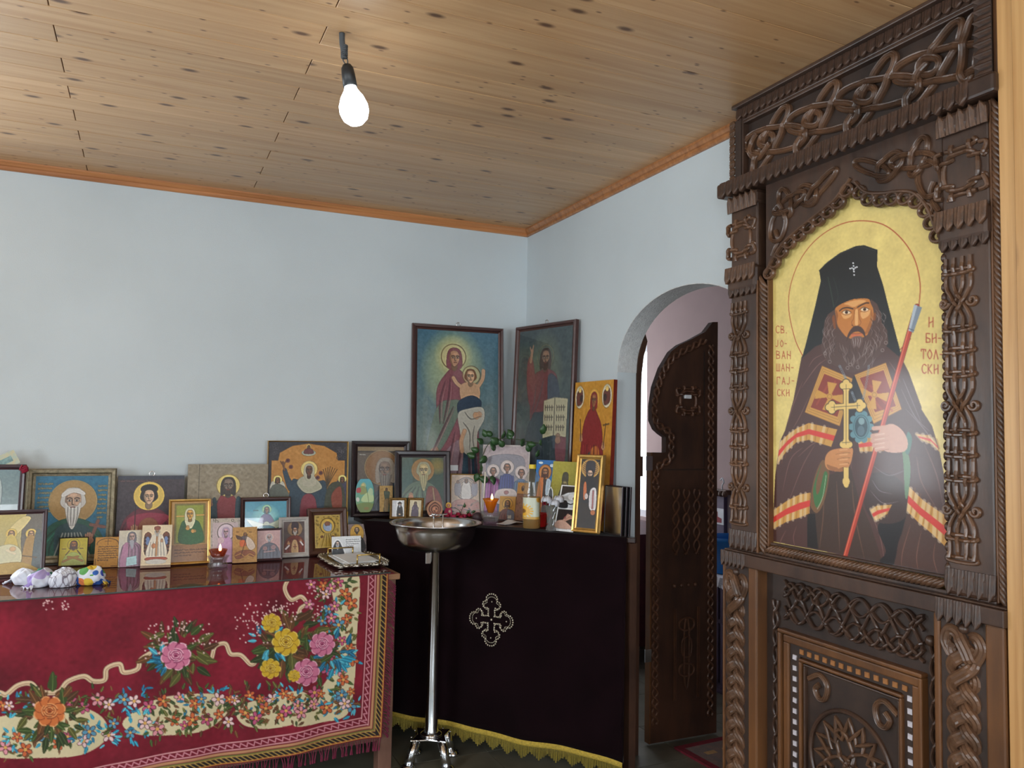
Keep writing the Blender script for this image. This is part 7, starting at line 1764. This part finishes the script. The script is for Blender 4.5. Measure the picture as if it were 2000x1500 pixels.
fg = empty('mother_figurine', (-.560, -.265, ZD), (-R(8), 0, -R(24)), 'tiny cut-out figurine in pink with round yellow halo', 'figurine')
MB().prism([(-.020, 0), (.020, 0), (.021, .03), (.014, .052), (-.012, .052), (-.021, .03)], 0, .006, 'xz').build('robe', M['pinkpetal'], fg, bevel=.001)
t = np.linspace(0, 2*math.pi, 20, endpoint=False); MB().prism([(.001+.015*math.cos(q), .066+.015*math.sin(q)) for q in t], .001, .005, 'xz').build('halo', plain('yellow_card', (214, 166, 50), 0.5), fg); MB().ball((.001, .0, .064), .0085, 10, 6, (1, .5, 1.1)).build('face', plain('face_paint', (196, 140, 110), 0.5), fg, smooth=True); MB().ball((.008, -.001, .034), .007, 10, 6, (1, .5, 1.1)).build('child', plain('child_paint', (214, 190, 160), 0.5), fg, smooth=True)
dk_ = empty('dark_stone', (-.475, -.47, ZD), (0, 0, 0), 'dark round stone beside the oil lamp bowl', 'stone'); MB().ball((0, 0, .024), .027, 14, 9, (1.1, .9, .9)).build('stone', plain('plum_stone', (70, 50, 56), 0.5, var=0.3), dk_, smooth=True)
for k, (dx, mt, lb) in enumerate(((0, M['steel'], 'grey backed frame at the front of the stack leaning by the door jamb'), (.016, M['black'], 'thin black frame in the middle of the stack by the door jamb'), (.030, M['black'], 'thin black frame at the back of the stack by the door jamb'))):
    st_ = empty('thin_frame', (-.072+dx, -1.105-dx*.6, ZD), (-R(2.0), 0, -R(84)), lb, 'frame', 'frames leaning by the door jamb'); MB().box(-.062, .062, -.006, 0, 0, .215).build('backing', mt, st_, bevel=.001); rails(.128, .219, .006, .009).build('frame', FR['black'], st_)

# ================================================================== small things on the long table
def T2(s, d): return (-.965-.9978*s-.0667*d, -.78-.0667*s+.9978*d)
vo = empty('votive_candle', (-1.70, -.44, TG+.001), (0, 0, 0), 'lit ruby glass votive in a clear glass holder on the glass sheet', 'candle')
mb = MB(); n = 24; vs = []; pr_ = [(.001, 0), (.036, 0), (.040, .008), (.034, .02), (.036, .035), (.044, .052), (.040, .052), (.031, .034), (.028, .014), (.001, .010)]
for r, z in pr_:
    for k in range(n): q = r*(1+.10*math.cos(k*math.pi/2)) ; a = 2*math.pi*k/n; vs.append((q*math.cos(a), q*math.sin(a), z))
mb.add(vs, [(i*n+k, i*n+(k+1) % n, (i+1)*n+(k+1) % n, (i+1)*n+k) for i in range(len(pr_)-1) for k in range(n)]); mb.build('holder', M['cutglass'], vo, smooth=True)
MB().lathe([(.001, .018), (.020, .018), (.024, .040), (.040, .078), (.037, .078), (.021, .040), (.017, .024), (.001, .023)], 28).build('cup', M['rubyglass'], vo, smooth=True)
flame(vo, .008, 0, .068, 1.5)
# ornate tray with papers, brass holder and card
tr = empty('ornate_tray', (-1.108, -.49, TG+.001), (0, 0, R(3)), 'ornate silver tray with scalloped rim at the table corner', 'tray')
MB().box(-.115, .115, -.165, .165, .004, .008).build('base', M['silver'], tr)
mb = MB(); per = []
for k in range(120):
    t = 2*math.pi*k/120; c_, s_ = math.cos(t), math.sin(t); e = 5.0; f = (abs(c_)**e+abs(s_)**e)**(-1/e); per.append((f*c_, f*s_))
vs = []
for k, (x, y) in enumerate(per):
    sc = 1+.045*math.sin(k*2*math.pi/6); 
    for r, z in ((.90, .006), (.95, .016), (1.0*sc, .017+.004*math.sin(k*2*math.pi/6)), (1.03*sc, .013), (.98, .008), (.90, .002)): vs.append((x*r*.132, y*r*.186, z))
mb.add(vs, [(6*k+i, 6*k+(i+1) % 6, 6*((k+1) % 120)+(i+1) % 6, 6*((k+1) % 120)+i) for k in range(120) for i in range(6)]); mb.build('rim', M['silver'], tr, smooth=True)
for k in range(60):
    x, y = per[2*k]; MB().ball((x*.131, y*.185, .018), .007, 8, 5, (1, 1, .7)).build('scroll', M['silver'], tr, smooth=True)
pp = empty('paper_pile', (-1.108, -.51, TG+.010), (0, 0, R(3)), 'pile of small white note papers on the silver tray', 'papers')
for k, (x, y, a) in enumerate(((0, -.02, 2), (.01, .01, -6), (-.012, .03, 5), (.006, -.005, 10))):
    MB().box(-.075, .075, -.085, .085, 0, .0035).build('sheet', M['white'], pp, loc=(x, y, .004*k), rot=(R(1.5*k), 0, R(a)))
nh = empty('brass_paper_holder', (-1.108, -.50, TG+.010), (0, 0, R(3)), 'brass rail holder standing round the note papers', 'holder')
for y, x0, x1 in ((.118, -.09, .03), (-.125, -.02, .085)):
    mb = MB()
    for x in (x0, x1): mb.tube([(x, y, 0), (x, y, .045)], .0035, 8)
    mb.tube([(x0, y, .043), (x1, y, .043)], .003, 8); mb.build('rail', M['brass'], nh, smooth=True)
MB().box(-.09, .085, -.128, -.122, 0, .002).build('foot_bar', M['brass'], nh); MB().box(-.09, .085, .115, .121, 0, .002).build('foot_bar', M['brass'], nh); MB().box(-.093, -.087, -.125, .118, 0, .002).build('foot_bar', M['brass'], nh)
icon('monk_brochure', 'white folded brochure with a monk figure standing in the silver tray', -1.108, -.352, TG+.010, 0, 10, .142, .092, 62, p_brochure, None, d=.003, board='tan', mat='print', cat='brochure')
# knotted kerchief bundles
def kerchief(name, label, x, y, rx, ry, rz, ang, seed, mat):
    e = empty(name, (x, y, TG+.001), (0, 0, R(ang)), label, 'kerchief', 'kerchief bundles'); g = np.random.default_rng(seed)
    nu, nv = 64, 34; ph = g.uniform(0, 6.28, 12); vs = []
    for j in range(nv+1):
        v = math.pi*j/nv
        for i in range(nu):
            u = 2*math.pi*i/nu; f = 1.0
            for k in range(6): f += (.16/(k+1.4))*math.sin((k+1)*u*1.0+ph[k]+2.2*v*(k % 3))*math.sin((k % 4+1)*v+ph[k+6])
            f += .035*math.sin(11*u+5*math.sin(v*2+ph[0]))*math.sin(v)
            x_, y_, z_ = rx*f*math.sin(v)*math.cos(u), ry*f*math.sin(v)*math.sin(u), rz*f*math.cos(v); vs.append((x_, y_, max(0.0, z_+rz*.62)))
    mb = MB().add(vs, [(j*nu+i, j*nu+(i+1) % nu, (j+1)*nu+(i+1) % nu, (j+1)*nu+i) for j in range(nv) for i in range(nu)]); mb.build('bundle', mat, e, smooth=True)
    fan_ = MB(); vs = [];                                   # loose gathered corner
    for i in range(9):
        for j in range(5): t = j/4; vs.append((rx*(.85+.5*t), ry*(-.5+.125*i)*(.35+t), .004+rz*(.55*(1-t)**1.5)+.006*math.sin(i*2.4)*(t+.2)))
    fan_.add(vs, [(i*5+j, i*5+j+1, i*5+j+6, i*5+j+5) for i in range(8) for j in range(4)]); o = fan_.build('loose_corner', mat, e, smooth=True); o.modifiers.new('thick', 'SOLIDIFY').thickness = .002
    return e
def printed_cloth(name, spots, scale, thr, grid=None):
    m, nt, N, L, b = _new(name); tc_ = N.new('ShaderNodeTexCoord'); vo_ = N.new('ShaderNodeTexVoronoi'); vo_.inputs['Scale'].default_value = scale; L.new(tc_.outputs['Object'], vo_.inputs['Vector'])
    sp_ = N.new('ShaderNodeSeparateColor'); L.new(vo_.outputs['Color'], sp_.inputs[0]); rp = N.new('ShaderNodeValToRGB'); rp.color_ramp.interpolation = 'CONSTANT'; el = rp.color_ramp.elements
    for k, col in enumerate(spots):
        if k < 2: q = el[k]; q.position = k/len(spots)
        else: q = el.new(k/len(spots))
        q.color = rgba(col)
    L.new(sp_.outputs[0], rp.inputs[0]); lt = N.new('ShaderNodeMath'); lt.operation = 'LESS_THAN'; lt.inputs[1].default_value = thr; L.new(vo_.outputs['Distance'], lt.inputs[0])
    mx = N.new('ShaderNodeMix'); mx.data_type = 'RGBA'; mx.inputs['A'].default_value = rgba((216, 220, 232)); L.new(lt.outputs[0], mx.inputs['Factor']); L.new(rp.outputs[0], mx.inputs['B']); col = mx.outputs['Result']
    if grid:
        bk_ = N.new('ShaderNodeTexBrick'); bk_.offset = 0; bk_.inputs['Scale'].default_value = grid; bk_.inputs['Mortar Size'].default_value = .03; bk_.inputs['Brick Width'].default_value = .5; bk_.inputs['Row Height'].default_value = .5
        for k in ('Color1', 'Color2'): bk_.inputs[k].default_value = rgba((218, 222, 234))
        bk_.inputs['Mortar'].default_value = rgba((140, 136, 150)); L.new(tc_.outputs['Object'], bk_.inputs['Vector']); col = bk_.outputs['Color']
    L.new(col, b.inputs['Base Color']); _set(b, Roughness=.85); return m
kw = plain('plain_cotton', (214, 218, 230), 0.85, var=0.05)
kerchief('knotted_kerchief', 'plain white knotted kerchief at the left back of the bundles', -2.418, -.595, .052, .040, .036, 150, 3, kw)
kerchief('knotted_kerchief', 'white kerchief bundle with purple and green flower print', -2.352, -.652, .052, .040, .040, 230, 5, printed_cloth('flower_cotton', [(150, 132, 190), (52, 120, 96), (176, 160, 206), (216, 220, 232)], 22, .55))
kerchief('knotted_kerchief', 'white kerchief bundle with thin check lines in the middle', -2.272, -.680, .055, .044, .042, 40, 8, printed_cloth('check_cotton', [(216, 220, 232), (216, 220, 232)], 10, .01, 28))
kerchief('knotted_kerchief', 'white kerchief bundle with blue, yellow and orange spots at the right', -2.188, -.674, .052, .040, .042, -20, 13, printed_cloth('spot_cotton', [(50, 96, 176), (214, 180, 60), (210, 120, 70), (96, 160, 90), (60, 80, 170)], 30, .6))
# red rosette and banknote at the left frame
rs = empty('red_rosette', (-2.487, -.178, TG+.425), (R(80), 0, 0), 'red ribbon rosette on the corner of the leftmost frame', 'rosette'); blossom_mesh(rs, 0, 0, 0, .026, M['redpetal'])
bn = empty('banknote', (-2.555, -.135, TG+.435), (R(-12), R(-28), 0), 'folded pale banknote tucked behind the leftmost frame', 'banknote')
MB().box(-.05, .05, -.001, .001, -.01, .055).build('note', plain('note_paper', (178, 196, 186), 0.7, c2=(206, 196, 160), scale=60), bn); MB().box(-.03, .03, -.0016, -.001, .01, .035).build('print', plain('note_print', (130, 160, 160), 0.7, var=.3, scale=90), bn)
